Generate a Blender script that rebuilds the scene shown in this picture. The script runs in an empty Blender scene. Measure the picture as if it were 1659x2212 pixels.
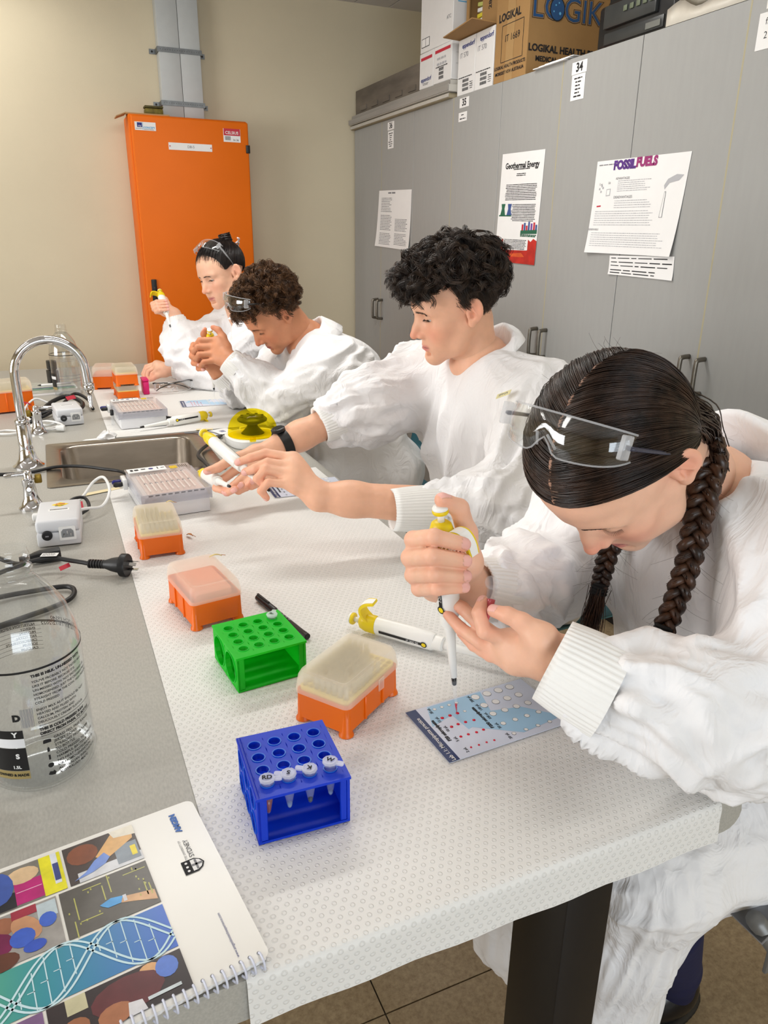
import bpy, bmesh, math, random
import numpy as np
from mathutils import Vector, Matrix

random.seed(7)
S = bpy.context.scene
C = S.collection
R = math.radians

# ------------------------------------------------------------------ camera
IW, IH, FPX = 1659, 2212, 1604.0
YAW, PITCH, ROLL = R(23.9), R(20.1), R(0.63)
CAMZ = 1.31
_fw = np.array([math.sin(YAW)*math.cos(PITCH), math.cos(YAW)*math.cos(PITCH), -math.sin(PITCH)])
_r = np.array([math.cos(YAW), -math.sin(YAW), 0.0])
_u = np.cross(_r, _fw)
_rt = math.cos(ROLL)*_r + math.sin(ROLL)*_u
_up = -math.sin(ROLL)*_r + math.cos(ROLL)*_u
cam = bpy.data.objects.new('camera', bpy.data.cameras.new('camera'))
C.objects.link(cam)
cam.matrix_world = Matrix(((_rt[0], _up[0], -_fw[0], 0), (_rt[1], _up[1], -_fw[1], 0), (_rt[2], _up[2], -_fw[2], CAMZ), (0, 0, 0, 1)))
cam.data.sensor_fit = 'HORIZONTAL'
cam.data.sensor_width = 36.0
cam.data.lens = 36.0*FPX/IW
cam.data.clip_start = 0.02
S.camera = cam

def U(px, py, depth):
    """the world point that stands `depth` metres ahead of the photographer in the direction of (px, py)"""
    return np.array([0, 0, CAMZ]) + depth*(_fw + _rt*(px-IW/2)/FPX + _up*(IH/2-py)/FPX)

# ------------------------------------------------------------------ light
S.view_settings.view_transform = 'Standard'
S.view_settings.look = 'None'
S.view_settings.gamma = 1.0
S.view_settings.use_curve_mapping = False
S.view_settings.exposure = 0.34
wld = bpy.data.worlds.new('daylight'); S.world = wld; wld.use_nodes = True
wld.node_tree.nodes['Background'].inputs[0].default_value = (0.80, 0.88, 1.0, 1)
wld.node_tree.nodes['Background'].inputs[1].default_value = 1.0

def area(name, loc, target, sx, sy, power, col, spread=180):
    l = bpy.data.lights.new(name, 'AREA'); l.shape = 'RECTANGLE'; l.size = sx; l.size_y = sy
    l.energy = power; l.color = col; l.spread = R(spread)
    o = bpy.data.objects.new(name, l); C.objects.link(o)
    o.location = loc
    o.rotation_euler = (Vector(target)-Vector(loc)).to_track_quat('-Z', 'Y').to_euler()
    return o
WARM = (1.0, 0.975, 0.93)
DAY = (0.98, 0.99, 1.0)
SKY = (0.80, 0.90, 1.0)
# two rows of ceiling fluorescents, a last lamp added to brighten the back wall, and the daylight of the windows in the left wall and behind the photographer
for x, y, p in ((0.55, 0.75, 5.0), (0.55, 2.30, 17.0), (-1.6, 0.75, 5.0), (-1.6, 2.30, 7.0), (-0.55, 3.95, 6.0)):
    area('fluorescent_lamp', (x, y, 2.44), (x, y, 0), 1.25, 0.16, p, WARM)
area('window_daylight', (-3.0, 1.5, 1.32), (0, 1.5, 1.0), 2.0, 1.1, 58, DAY)
area('rear_window_daylight', (0.1, -2.6, 1.25), (0.5, 1.5, 0.7), 2.4, 1.2, 50, SKY)

# ------------------------------------------------------------------ helpers
MATS = {}
def new_mat(name):
    m = bpy.data.materials.new(name); m.use_nodes = True
    MATS[name] = m
    return m, m.node_tree, m.node_tree.nodes['Principled BSDF']

def lin(c):
    """sRGB 0-255 to linear"""
    return tuple(((v/255)/12.92 if v <= 10 else (((v/255)+0.055)/1.055)**2.4) for v in c)

def mat(name, col, rough=0.5, metal=0.0, var=0.04, scale=30.0, bump=0.0, bscale=200.0, spec=0.5, trans=0.0, ior=1.45,
        sss=0.0, sheen=0.0, coat=0.0, stretch=None, emit=0.0, alpha=1.0):
    if name in MATS: return MATS[name]
    m, nt, p = new_mat(name)
    c = lin(col)
    N = nt.nodes; L = nt.links
    p.inputs['Base Color'].default_value = (*c, 1)
    p.inputs['Roughness'].default_value = rough
    p.inputs['Metallic'].default_value = metal
    p.inputs['Specular IOR Level'].default_value = spec
    p.inputs['IOR'].default_value = ior
    p.inputs['Transmission Weight'].default_value = trans
    p.inputs['Coat Weight'].default_value = coat
    p.inputs['Sheen Weight'].default_value = sheen
    p.inputs['Alpha'].default_value = alpha
    if sss:
        p.inputs['Subsurface Weight'].default_value = sss
        p.inputs['Subsurface Radius'].default_value = (0.012, 0.005, 0.003)
        p.inputs['Subsurface Scale'].default_value = 1.0
    if emit:
        p.inputs['Emission Color'].default_value = (*c, 1); p.inputs['Emission Strength'].default_value = emit
    tc = N.new('ShaderNodeTexCoord')
    src = tc.outputs['Object']
    if stretch:
        mp = N.new('ShaderNodeMapping'); mp.inputs['Scale'].default_value = stretch
        L.new(src, mp.inputs[0]); src = mp.outputs[0]
    if var:
        n = N.new('ShaderNodeTexNoise'); n.inputs['Scale'].default_value = scale; n.inputs['Detail'].default_value = 4
        L.new(src, n.inputs['Vector'])
        r = N.new('ShaderNodeValToRGB')
        r.color_ramp.elements[0].position = 0.3; r.color_ramp.elements[1].position = 0.7
        r.color_ramp.elements[0].color = (*[max(0, v*(1-var)) for v in c], 1)
        r.color_ramp.elements[1].color = (*[min(1, v*(1+var)) for v in c], 1)
        L.new(n.outputs[0], r.inputs[0]); L.new(r.outputs[0], p.inputs['Base Color'])
    if bump:
        n2 = N.new('ShaderNodeTexNoise'); n2.inputs['Scale'].default_value = bscale; n2.inputs['Detail'].default_value = 3
        L.new(src, n2.inputs['Vector'])
        b = N.new('ShaderNodeBump'); b.inputs['Strength'].default_value = bump; b.inputs['Distance'].default_value = 0.002
        L.new(n2.outputs[0], b.inputs['Height']); L.new(b.outputs[0], p.inputs['Normal'])
    return m

def props(o, label=None, cat=None, group=None, kind=None):
    if label: o['label'] = label
    if cat: o['category'] = cat
    if group: o['group'] = group
    if kind: o['kind'] = kind
    return o

def thing(name, label, cat, loc=(0, 0, 0), rotz=0.0, group=None, kind=None, rot=None):
    o = bpy.data.objects.new(name, None); C.objects.link(o)
    o.location = loc; o.rotation_euler = rot if rot else (0, 0, rotz)
    o.empty_display_size = 0.05
    return props(o, label, cat, group, kind)

def obj(name, vf, m=None, parent=None, smooth=False, loc=None, rot=None, auto=None):
    v, f = vf
    me = bpy.data.meshes.new(name)
    me.from_pydata([tuple(map(float, q)) for q in v] if not isinstance(v, np.ndarray) else v.tolist(), [], f if isinstance(f, list) else f.tolist())
    return link(name, me, m, parent, smooth, loc, rot, auto)

def link(name, me, m=None, parent=None, smooth=False, loc=None, rot=None, auto=None):
    o = bpy.data.objects.new(name, me); C.objects.link(o)
    if m: me.materials.append(m)
    if smooth or auto is not None:
        me.polygons.foreach_set('use_smooth', [True]*len(me.polygons))
    if auto is not None:
        me.set_sharp_from_angle(angle=R(auto))
    if parent: o.parent = parent
    if loc is not None: o.location = loc
    if rot is not None: o.rotation_euler = rot
    return o

def clone(o, parent=None):
    c = o.copy(); C.objects.link(c)
    if parent is not None: c.parent = parent
    return c

def copy_tree(root, loc, rotz=0.0, label=None):
    r = root.copy(); C.objects.link(r); r.location = loc; r.rotation_euler = (0, 0, rotz)
    if label: r['label'] = label
    for ch in list(root.children):
        c = clone(ch, r)
        for g in list(ch.children): clone(g, c)
    return r

def bm_mesh(bm, name='m'):
    me = bpy.data.meshes.new(name); bm.to_mesh(me); bm.free(); return me

def boxm(sx, sy, sz, bev=0.0, seg=2, c=(0, 0, 0), taper=None):
    """box mesh centred at c; taper=(tx,ty) scales the top face"""
    bm = bmesh.new()
    bmesh.ops.create_cube(bm, size=1.0)
    for v in bm.verts:
        t = taper if (taper and v.co.z > 0) else (1, 1)
        v.co = Vector((v.co.x*sx*t[0]+c[0], v.co.y*sy*t[1]+c[1], v.co.z*sz+c[2]))
    if bev > 0:
        bmesh.ops.bevel(bm, geom=bm.edges[:], offset=bev, segments=seg, profile=0.5, affect='EDGES')
    return bm_mesh(bm, 'box')

def box(name, sx, sy, sz, m, parent=None, c=(0, 0, 0), bev=0.0, seg=2, loc=None, rot=None, taper=None):
    me = boxm(sx, sy, sz, bev, seg, c, taper); me.name = name
    return link(name, me, m, parent, loc=loc, rot=rot, auto=40 if bev > 0 else None)

def box2(name, a, b, m, parent=None, bev=0.0, seg=2, **k):
    """box from corner a to corner b"""
    s = [abs(b[i]-a[i]) for i in range(3)]
    return box(name, s[0], s[1], s[2], m, parent, [(a[i]+b[i])/2 for i in range(3)], bev, seg, **k)

def join_vf(parts):
    V = []; F = []
    for v, f in parts:
        n = len(V); V += [tuple(q) for q in v]; F += [[i+n for i in q] for q in f]
    return V, F

def frames(P):
    """parallel-transport frames along a polyline"""
    P = np.asarray(P, float); n = len(P)
    T = np.zeros_like(P); T[1:-1] = P[2:]-P[:-2]; T[0] = P[1]-P[0]; T[-1] = P[-1]-P[-2]
    T /= np.linalg.norm(T, axis=1)[:, None]+1e-12
    a = np.array([0, 0, 1.0]) if abs(T[0][2]) < 0.9 else np.array([1.0, 0, 0])
    A = np.zeros_like(P); A[0] = np.cross(T[0], a); A[0] /= np.linalg.norm(A[0])
    for i in range(1, n):
        v = A[i-1]-T[i]*(A[i-1]@T[i]); A[i] = v/(np.linalg.norm(v)+1e-12)
    return T, A, np.cross(T, A)

def spline(P, n=8):
    """Catmull-Rom through the points"""
    P = [np.asarray(p, float) for p in P]
    Q = [2*P[0]-P[1]]+P+[2*P[-1]-P[-2]]
    out = []
    for i in range(1, len(Q)-2):
        for k in range(n):
            t = k/n; a, b, c, d = Q[i-1], Q[i], Q[i+1], Q[i+2]
            out.append(0.5*((2*b)+(-a+c)*t+(2*a-5*b+4*c-d)*t*t+(-a+3*b-3*c+d)*t**3))
    out.append(P[-1])
    return np.array(out)

def tube(P, r, n=10, cap=True, flat=1.0):
    P = np.asarray(P, float); r = np.full(len(P), r) if np.isscalar(r) else np.asarray(r, float)
    T, A, B = frames(P)
    V = []; F = []
    for i in range(len(P)):
        for k in range(n):
            a = 2*math.pi*k/n
            V.append(P[i]+r[i]*(math.cos(a)*A[i]+flat*math.sin(a)*B[i]))
    for i in range(len(P)-1):
        for k in range(n):
            k2 = (k+1) % n
            F.append([i*n+k, i*n+k2, (i+1)*n+k2, (i+1)*n+k])
    if cap:
        F.append(list(range(n))[::-1]); F.append([(len(P)-1)*n+k for k in range(n)])
    return V, F

def lathe(prof, n=32, cap0=True, cap1=True, sq=None):
    """revolve (r,z) profile about z; sq=(exponent per ring or scalar) makes rounded-square sections"""
    V = []; F = []
    for i, (r, z) in enumerate(prof):
        for k in range(n):
            a = 2*math.pi*k/n
            q = r
            if sq:
                e = sq[i] if isinstance(sq, (list, tuple)) else sq
                q = r/((abs(math.cos(a))**e+abs(math.sin(a))**e)**(1/e))
            V.append((q*math.cos(a), q*math.sin(a), z))
    for i in range(len(prof)-1):
        for k in range(n):
            k2 = (k+1) % n
            F.append([i*n+k, i*n+k2, (i+1)*n+k2, (i+1)*n+k])
    if cap0: F.append(list(range(n))[::-1])
    if cap1: F.append([(len(prof)-1)*n+k for k in range(n)])
    return V, F

def prism(poly, z0, z1):
    """extrude a 2D polygon (counter-clockwise) from z0 to z1"""
    n = len(poly)
    V = [(x, y, z0) for x, y in poly]+[(x, y, z1) for x, y in poly]
    F = [list(range(n))[::-1], [n+i for i in range(n)]]+[[i, (i+1) % n, n+(i+1) % n, n+i] for i in range(n)]
    return V, F

def rrect(sx, sy, r, n=4, cx=0, cy=0):
    out = []
    for (qx, qy, a0) in ((1, 1, 0), (-1, 1, 90), (-1, -1, 180), (1, -1, 270)):
        for k in range(n+1):
            a = R(a0+90*k/n)
            out.append((cx+qx*(sx/2-r)+r*math.cos(a), cy+qy*(sy/2-r)+r*math.sin(a)))
    return out

def xf(vf, M):
    v, f = vf
    return [tuple(M @ Vector(q)) for q in v], f

def shell(outer, inner, zb, zt):
    """walls between an outer and an inner loop (same count) with a rim at zt, open below at zb"""
    n = len(outer)
    V = [(x, y, zb) for x, y in outer]+[(x, y, zt) for x, y in outer]+[(x, y, zt) for x, y in inner]+[(x, y, zb) for x, y in inner]
    F = []
    for k in range(3):
        for i in range(n):
            j = (i+1) % n
            F.append([k*n+i, k*n+j, (k+1)*n+j, (k+1)*n+i])
    for i in range(n):
        j = (i+1) % n
        F.append([3*n+i, 3*n+j, j, i])
    return V, F

_TXT = {}
def text_mesh(s, size=0.02, align='CENTER', bold=0.0, space=1.0):
    k = (s, round(size, 5), align, bold, space)
    if k in _TXT: return _TXT[k]
    cu = bpy.data.curves.new('lettering', 'FONT'); cu.body = s; cu.size = size; cu.align_x = align; cu.align_y = 'CENTER'
    cu.offset = bold; cu.resolution_u = 3; cu.space_character = space
    o = bpy.data.objects.new('lettering_tmp', cu)
    me = bpy.data.meshes.new_from_object(o)
    bpy.data.objects.remove(o); bpy.data.curves.remove(cu)
    _TXT[k] = me
    return me

def text(name, s, size, m, parent, M, align='CENTER', bold=0.0, space=1.0):
    """flat lettering; M maps the text plane (x right, y up, z out) into the parent's space"""
    me = text_mesh(s, size, align, bold, space).copy()
    me.transform(M); me.materials.clear()
    return link(name, me, m, parent)

def plane_M(o, x, y):
    """matrix with origin o, text-right x, text-up y"""
    x = Vector(x).normalized(); y = Vector(y); y = (y-x*(x@y) if False else y-x*x.dot(y)).normalized(); z = x.cross(y)
    return Matrix(((x.x, y.x, z.x, o[0]), (x.y, y.y, z.y, o[1]), (x.z, y.z, z.z, o[2]), (0, 0, 0, 1)))

def poly(name, pts2, M, m, parent, lift=0.0):
    v = [tuple(M @ Vector((p[0], p[1], lift))) for p in pts2]
    return obj(name, (v, [list(range(len(v)))]), m, parent)

def rect(x0, y0, x1, y1):
    return [(x0, y0), (x1, y0), (x1, y1), (x0, y1)]

def lines_mesh(name, rows, M, m, parent, lift=0.0003):
    """many little print strokes (x0,x1,y,h) as one flat mesh"""
    V = []; F = []
    for x0, x1, y, h in rows:
        n = len(V)
        V += [tuple(M @ Vector(q)) for q in ((x0, y-h/2, lift), (x1, y-h/2, lift), (x1, y+h/2, lift), (x0, y+h/2, lift))]
        F.append([n, n+1, n+2, n+3])
    o = obj(name, (V, F), m, parent); o['kind'] = 'stuff'
    return o

def para(x0, x1, y0, y1, n, h, seed=0, ragged=0.15, centre=False, words=True):
    """rows of broken word strokes, like small print"""
    rg = random.Random(seed); rows = []
    for i in range(n):
        y = y1-(y1-y0)*(i+0.5)/n
        w = (x1-x0)*(1-ragged*rg.random())
        a = (x0+x1)/2-w/2 if centre else x0
        x = a
        while x < a+w-h:
            l = min(h*rg.uniform(1.2, 5.0), a+w-x) if words else w
            rows.append((x, x+l, y, h*rg.uniform(.75, 1.0))); x += l+h*0.6
    return rows
# ------------------------------------------------------------------ the room
XC, YW, ZC = 1.695, 4.30, 2.49          # cupboard fronts, back wall, ceiling
M_wall = mat('cream_wall_paint', (207, 196, 170), 0.75, var=0.025, scale=3, bump=0.15, bscale=160)
M_wall2 = mat('cream_side_wall_paint', (222, 210, 182), 0.8, var=0.02, scale=3)
M_ceil = mat('grey_white_ceiling', (196, 192, 188), 0.8, var=0.03, scale=5)
M_floor_gap = mat('dark_floor_seam', (70, 58, 44), 0.9, var=0)

def speckled(name, col, col2, scale, rough, amt=0.5):
    m, nt, p = new_mat(name); N = nt.nodes; L = nt.links
    tc = N.new('ShaderNodeTexCoord')
    n = N.new('ShaderNodeTexNoise'); n.inputs['Scale'].default_value = scale; n.inputs['Detail'].default_value = 6; n.inputs['Roughness'].default_value = 0.75
    L.new(tc.outputs['Object'], n.inputs['Vector'])
    r = N.new('ShaderNodeValToRGB')
    r.color_ramp.elements[0].position = 0.5-amt*0.25; r.color_ramp.elements[1].position = 0.5+amt*0.25
    r.color_ramp.elements[0].color = (*lin(col), 1); r.color_ramp.elements[1].color = (*lin(col2), 1)
    L.new(n.outputs[0], r.inputs[0]); L.new(r.outputs[0], p.inputs['Base Color'])
    p.inputs['Roughness'].default_value = rough
    return m
M_vinyl = speckled('brown_speckled_vinyl', (138, 117, 88), (168, 147, 114), 90, 0.45)

fl = props(box2('floor', (-3.3, -2.8, -0.06), (2.3, YW+0.1, -0.004), M_floor_gap), kind='structure')
k = 0
for y0 in np.arange(-2.8, YW, 1.83):
    for x0 in (-3.3, -1.45, 0.395, 1.245):
        x1 = {-3.3: -1.45, -1.45: 0.395, 0.395: 1.245, 1.245: 2.3}[x0]
        box2('vinyl_sheet', (x0+.0015, y0+.0015, -0.004), (x1-.0015, min(y0+1.83, YW)-.0015, 0.0), M_vinyl, fl)
props(box2('wall_back', (-3.3, YW, 0), (2.3, YW+0.1, ZC+0.1), M_wall), kind='structure')
props(box2('wall_right', (2.2, -2.8, 0), (2.3, YW, ZC+0.1), M_wall2), kind='structure')
props(box2('wall_rear', (-3.3, -2.9, 0), (2.3, -2.8, ZC+0.1), M_wall2), kind='structure')
wl = props(box2('wall_left', (-3.4, -2.8, 0), (-3.3, YW, ZC+0.1), M_wall2), kind='structure')
ce = props(box2('ceiling', (-3.3, -2.8, ZC+0.02), (2.3, YW, ZC+0.1), mat('dark_ceiling_gap', (60, 58, 56), 0.9, var=0)), kind='structure')
for i, x0 in enumerate(np.arange(-3.3, 2.3, 0.20)):
    box2('ceiling_board', (x0+.004, -2.8, ZC), (min(x0+.196, 2.3), YW, ZC+.02), M_ceil, ce)

# cable duct above the orange cabinet
M_duct = mat('grey_duct_paint', (186, 190, 190), 0.5, var=0.02)
M_zinc = mat('galvanised_strap', (118, 122, 124), 0.45, 0.8, var=0.15, scale=60)
M_blk = mat('black_plastic', (22, 22, 24), 0.4, var=0.1)
M_white = mat('white_plastic', (226, 226, 224), 0.38, var=0.015)
M_paper = mat('white_paper', (232, 231, 230), 0.8, var=0.012, scale=20)
M_ink = mat('black_print_ink', (26, 26, 30), 0.7, var=0)
M_inkgrey = mat('grey_pencil_ink', (128, 128, 132), 0.8, var=0)
d = thing('cable_duct', 'pale grey vertical cable duct strapped to wall above orange cabinet', 'duct', (0.755, YW, 1.86))
box2('duct_half', (-0.10, -0.075, 0), (0.0, 0, 0.64), M_duct, d, bev=.002)
box2('duct_half', (0.002, -0.075, 0), (0.10, 0, 0.64), M_duct, d, bev=.002)
for z in (0.065, 0.295):
    st = box2('strap', (-0.103, -0.079, z), (0.103, -0.0755, z+.022), M_zinc, d)
    for s in (-1, 1):
        box2('strap_foot', (min(s*.103, s*.107), -0.079, z), (max(s*.103, s*.107), -0.0, z+.022), M_zinc, st)
        box2('strap_foot', (min(s*.103, s*.135), -0.004, z), (max(s*.103, s*.135), -0.0005, z+.022), M_zinc, st)
        sc = obj('screw', lathe([(.005, 0), (.005, .002), (.002, .003)], 8), M_blk, st); sc.matrix_local = Matrix.Translation((s*.122, -.004, z+.011)) @ Matrix.Rotation(R(90), 4, 'X')
    V = []
    for i in range(17):
        a = xf(lathe([(.0016, 0), (.0016, .0005)], 6), Matrix.Translation((-.092+i*.0115, -.079, z+.011)) @ Matrix.Rotation(R(90), 4, 'X')); V.append(a)
    h = obj('strap_holes', join_vf(V), M_blk, st); h['kind'] = 'stuff'

# orange switchboard cabinet
M_orange = mat('orange_enamel', (224, 106, 0), 0.5, spec=.3, var=0.03, scale=4, bump=.08, bscale=350)
oc = thing('switchboard_cabinet', 'tall orange metal switchboard cabinet against cream wall', 'cabinet', (0.755, YW, 0.0))
box2('cabinet_body', (-0.285, -0.195, 0.05), (0.285, 0, 1.862), M_orange, oc, bev=.006)
dr = box2('door', (-0.278, -0.222, 0.09), (0.285, -0.197, 1.855), M_orange, oc, bev=.008, seg=3)
box2('plinth', (-0.27, -0.18, 0.0), (0.27, -0.01, 0.05), M_blk, oc)
hd = box2('latch_handle', (-0.253, -0.232, 0.955), (-0.227, -0.2225, 1.112), M_blk, dr, bev=.004)
box2('latch_lever', (-0.248, -0.238, 0.975), (-0.232, -0.2322, 1.075), M_blk, dr, bev=.003)
box2('hinge', (0.268, -0.228, 1.715), (0.289, -0.2222, 1.752), M_blk, dr, bev=.002)
MF = plane_M((0, -0.2225, 0), (1, 0, 0), (0, 0, 1))
def sticker(nm, x0, z0, x1, z1, m, parent=dr, M=MF, t=.0006):
    v, f = prism(rect(x0, z0, x1, z1), 0.0002, t)
    return obj(nm, ([tuple(M @ Vector(q)) for q in v], f), m, parent)
ML = MF @ Matrix.Translation((0, 0, .0009))
s1 = sticker('maker_sticker', -0.262, 1.79, -0.165, 1.826, M_paper)
M_navy = mat('navy_print', (24, 40, 120), 0.6, var=0)
M_sky = mat('light_blue_print', (96, 170, 214), 0.6, var=0)
poly('sticker_print', rect(-0.251, 1.803, -0.228, 1.823), ML, M_navy, s1)
text('lettering', 'nhp', .010, M_paper, s1, ML @ Matrix.Translation((-0.2395, 1.809, .0004)))
text('lettering', 'CONCEPT', .0115, M_sky, s1, ML @ Matrix.Translation((-0.196, 1.802, .0003)), bold=.0004)
poly('sticker_print', rect(-0.226, 1.793, -0.224, 1.824), ML, M_sky, s1)
lines_mesh('sticker_print', [(-.258, -.228, 1.797, .002), (-.221, -.175, 1.794, .002)], ML, M_inkgrey, s1)
s2 = sticker('price_sticker', 0.158, 1.762, 0.243, 1.822, M_paper)
M_red = mat('red_print', (190, 44, 62), 0.6, var=0)
poly('sticker_print', rect(0.16, 1.791, 0.242, 1.822), ML, M_red, s2)
text('lettering', 'CELSIUS', .0185, M_paper, s2, ML @ Matrix.Translation((0.2005, 1.803, .0003)), bold=.0003)
lines_mesh('barcode', [(0.166+i*.0032, 0.1675+i*.0032, 1.779, .018) for i in range(9)], ML, M_ink, s2)
text('lettering', '16 36', .013, M_ink, s2, ML @ Matrix.Translation((0.219, 1.772, .0003)))
s3 = sticker('name_plate', -0.112, 1.713, 0.098, 1.745, M_paper)
text('lettering', 'DB-5', .016, M_inkgrey, s3, ML @ Matrix.Translation((-0.005, 1.729, .0003)))
for x in (-.106, .092):
    obj('screw', xf(lathe([(.003, 0), (.003, .001)], 8), MF @ Matrix.Translation((x, 1.729, .0006))), M_red, s3)

# things lying on the orange cabinet
M_card = mat('tan_cardboard', (176, 140, 96), 0.85, var=0.06, scale=12, bump=.1, bscale=90)
cb = thing('cardboard_offcut', 'torn tan cardboard offcut lying on orange cabinet', 'cardboard', (0.535, YW-.13, 1.862))
obj('cardboard_sheet', prism([(-.075, -.055), (.13, -.06), (.135, .05), (-.06, .055)], 0, .006), M_card, cb)
obj('flap', xf(prism([(-.05, -.055), (.0, -.055), (.0, .05), (-.05, .045)], 0, .004), Matrix.Translation((-.07, 0, .004)) @ Matrix.Rotation(R(-22), 4, 'Y')), M_card, cb)
M_olive = mat('olive_camouflage', (104, 92, 34), 0.7, var=0.5, scale=45)
tin = thing('camouflage_tin', 'small olive camouflage tin on cardboard atop orange cabinet', 'tin', (0.60, YW-.12, 1.8685))
box('tin_body', .085, .06, .030, M_olive, tin, c=(0, 0, .0152), bev=.008)
box('lid', .088, .063, .010, mat('dark_olive', (74, 68, 30), .6, var=.3, scale=50), tin, c=(0, 0, .0355), bev=.004)
# ------------------------------------------------------------------ cupboards along the right wall
M_cup = mat('grey_laminate', (156, 156, 154), 0.5, var=0.02, scale=60, stretch=(1, 1, .15))
M_edge = mat('cream_edge_band', (176, 168, 140), 0.6, var=0.03)
M_carc = mat('cupboard_carcass', (150, 149, 146), 0.6, var=0.02)
M_nickel = mat('brushed_nickel', (120, 114, 104), 0.34, 0.9, var=0.08, scale=80)
DW, ZT = 0.382, 1.88
def hdl(parent, y, s):
    P = [(-.002, 0, .905-.002), (-.026, 0, .905), (-.034, 0, .915), (-.034, 0, .99), (-.026, 0, 1.0), (-.002, 0, 1.002)]
    P = spline([(p[0], p[1], p[2]) for p in P], 5)
    return obj('handle', tube([(q[0], y, q[2]) for q in P], .0055, 8, flat=1.3), M_nickel, parent, smooth=True)
units = []
names = {0: 'grey two-door cupboard at the far wall, numbered 36', 1: 'grey two-door cupboard numbered 35, geothermal energy poster on its neighbour door',
         2: 'grey two-door cupboard numbered 34 with fossil fuels poster', 3: 'grey two-door cupboard nearest the photographer, partly out of frame', }
for i, yc in enumerate((3.904, 3.140, 2.376, 1.612)):
    lab = ['grey two-door cupboard numbered 36 in the corner by the cream wall', 'grey two-door cupboard numbered 35, second from the back wall',
           'grey two-door cupboard numbered 34, third from the back wall', 'grey two-door cupboard at the right edge, nearest the camera'][i]
    u = thing('storage_cupboard', lab, 'cupboard', (XC, yc, 0), group='grey laminate cupboards along the right wall')
    box2('carcass', (0.021, -DW+.001, 0.09), (0.5, DW-.001, ZT-.004), M_carc, u)
    box2('kickboard', (0.05, -DW+.001, 0.0), (0.49, DW-.001, 0.09), M_blk, u)
    for s in (-1, 1):
        a, b = (0.0012, DW-.0012) if s > 0 else (-DW+.0012, -0.0012)
        dd = box2('door', (0, a, 0.10), (0.018, b, ZT), M_cup, u, bev=.0012, seg=1)
        box2('edge_band', (-.0003, (a if s > 0 else b)-.0014, 0.10), (0.018, (a if s > 0 else b)+.0014, ZT-.001), M_edge, dd)
        hdl(dd, s*0.030, s)
    units.append(u)
# plate that carries on beyond the frame
def label_card(nm, u, y, z, w, h, lab=None):
    M = plane_M((-0.0006, y-u.location.y, z), (0, -1, 0), (0, 0, 1))
    o = obj(nm, ([tuple(M @ Vector(q)) for q in prism(rect(-w/2, -h/2, w/2, h/2), 0, .0006)[0]], prism(rect(0, 0, 1, 1), 0, 1)[1]), M_paper, u)
    return o, M @ Matrix.Translation((0, 0, .0008))
for (u, num, y, z) in ((units[0], '36', 3.790, 1.848), (units[1], '35', 3.048, 1.850), (units[2], '34', 2.287, 1.847)):
    o, M = label_card('number_card', u, y, z, .078, .036)
    text('lettering', num, .036, M_ink, o, M, bold=.0012)
for (u, y, z, h, n, sd) in ((units[0], 3.79, 1.785, .08, 7, 1), (units[1], 3.056, 1.798, .034, 2, 2), (units[2], 2.287, 1.79, .075, 6, 3)):
    o, M = label_card('contents_card', u, y, z, .07, h)
    lines_mesh('small_print', para(-.025, .025, -h*.42, h*.42, n, .0045, sd, .5, True), M, M_ink, o)
o, M = label_card('contents_card', units[3], 1.525, 1.80, .11, .08); text('lettering', 'from', .022, M_ink, o, M @ Matrix.Translation((-.035, .02, 0)), 'LEFT'); text('lettering', '2', .022, M_ink, o, M @ Matrix.Translation((-.035, -.01, 0)), 'LEFT')
o, M = label_card('number_card', units[3], 1.525, 1.862, .078, .03)
text('lettering', '33', .036, M_ink, o, M, bold=.0012)

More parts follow.
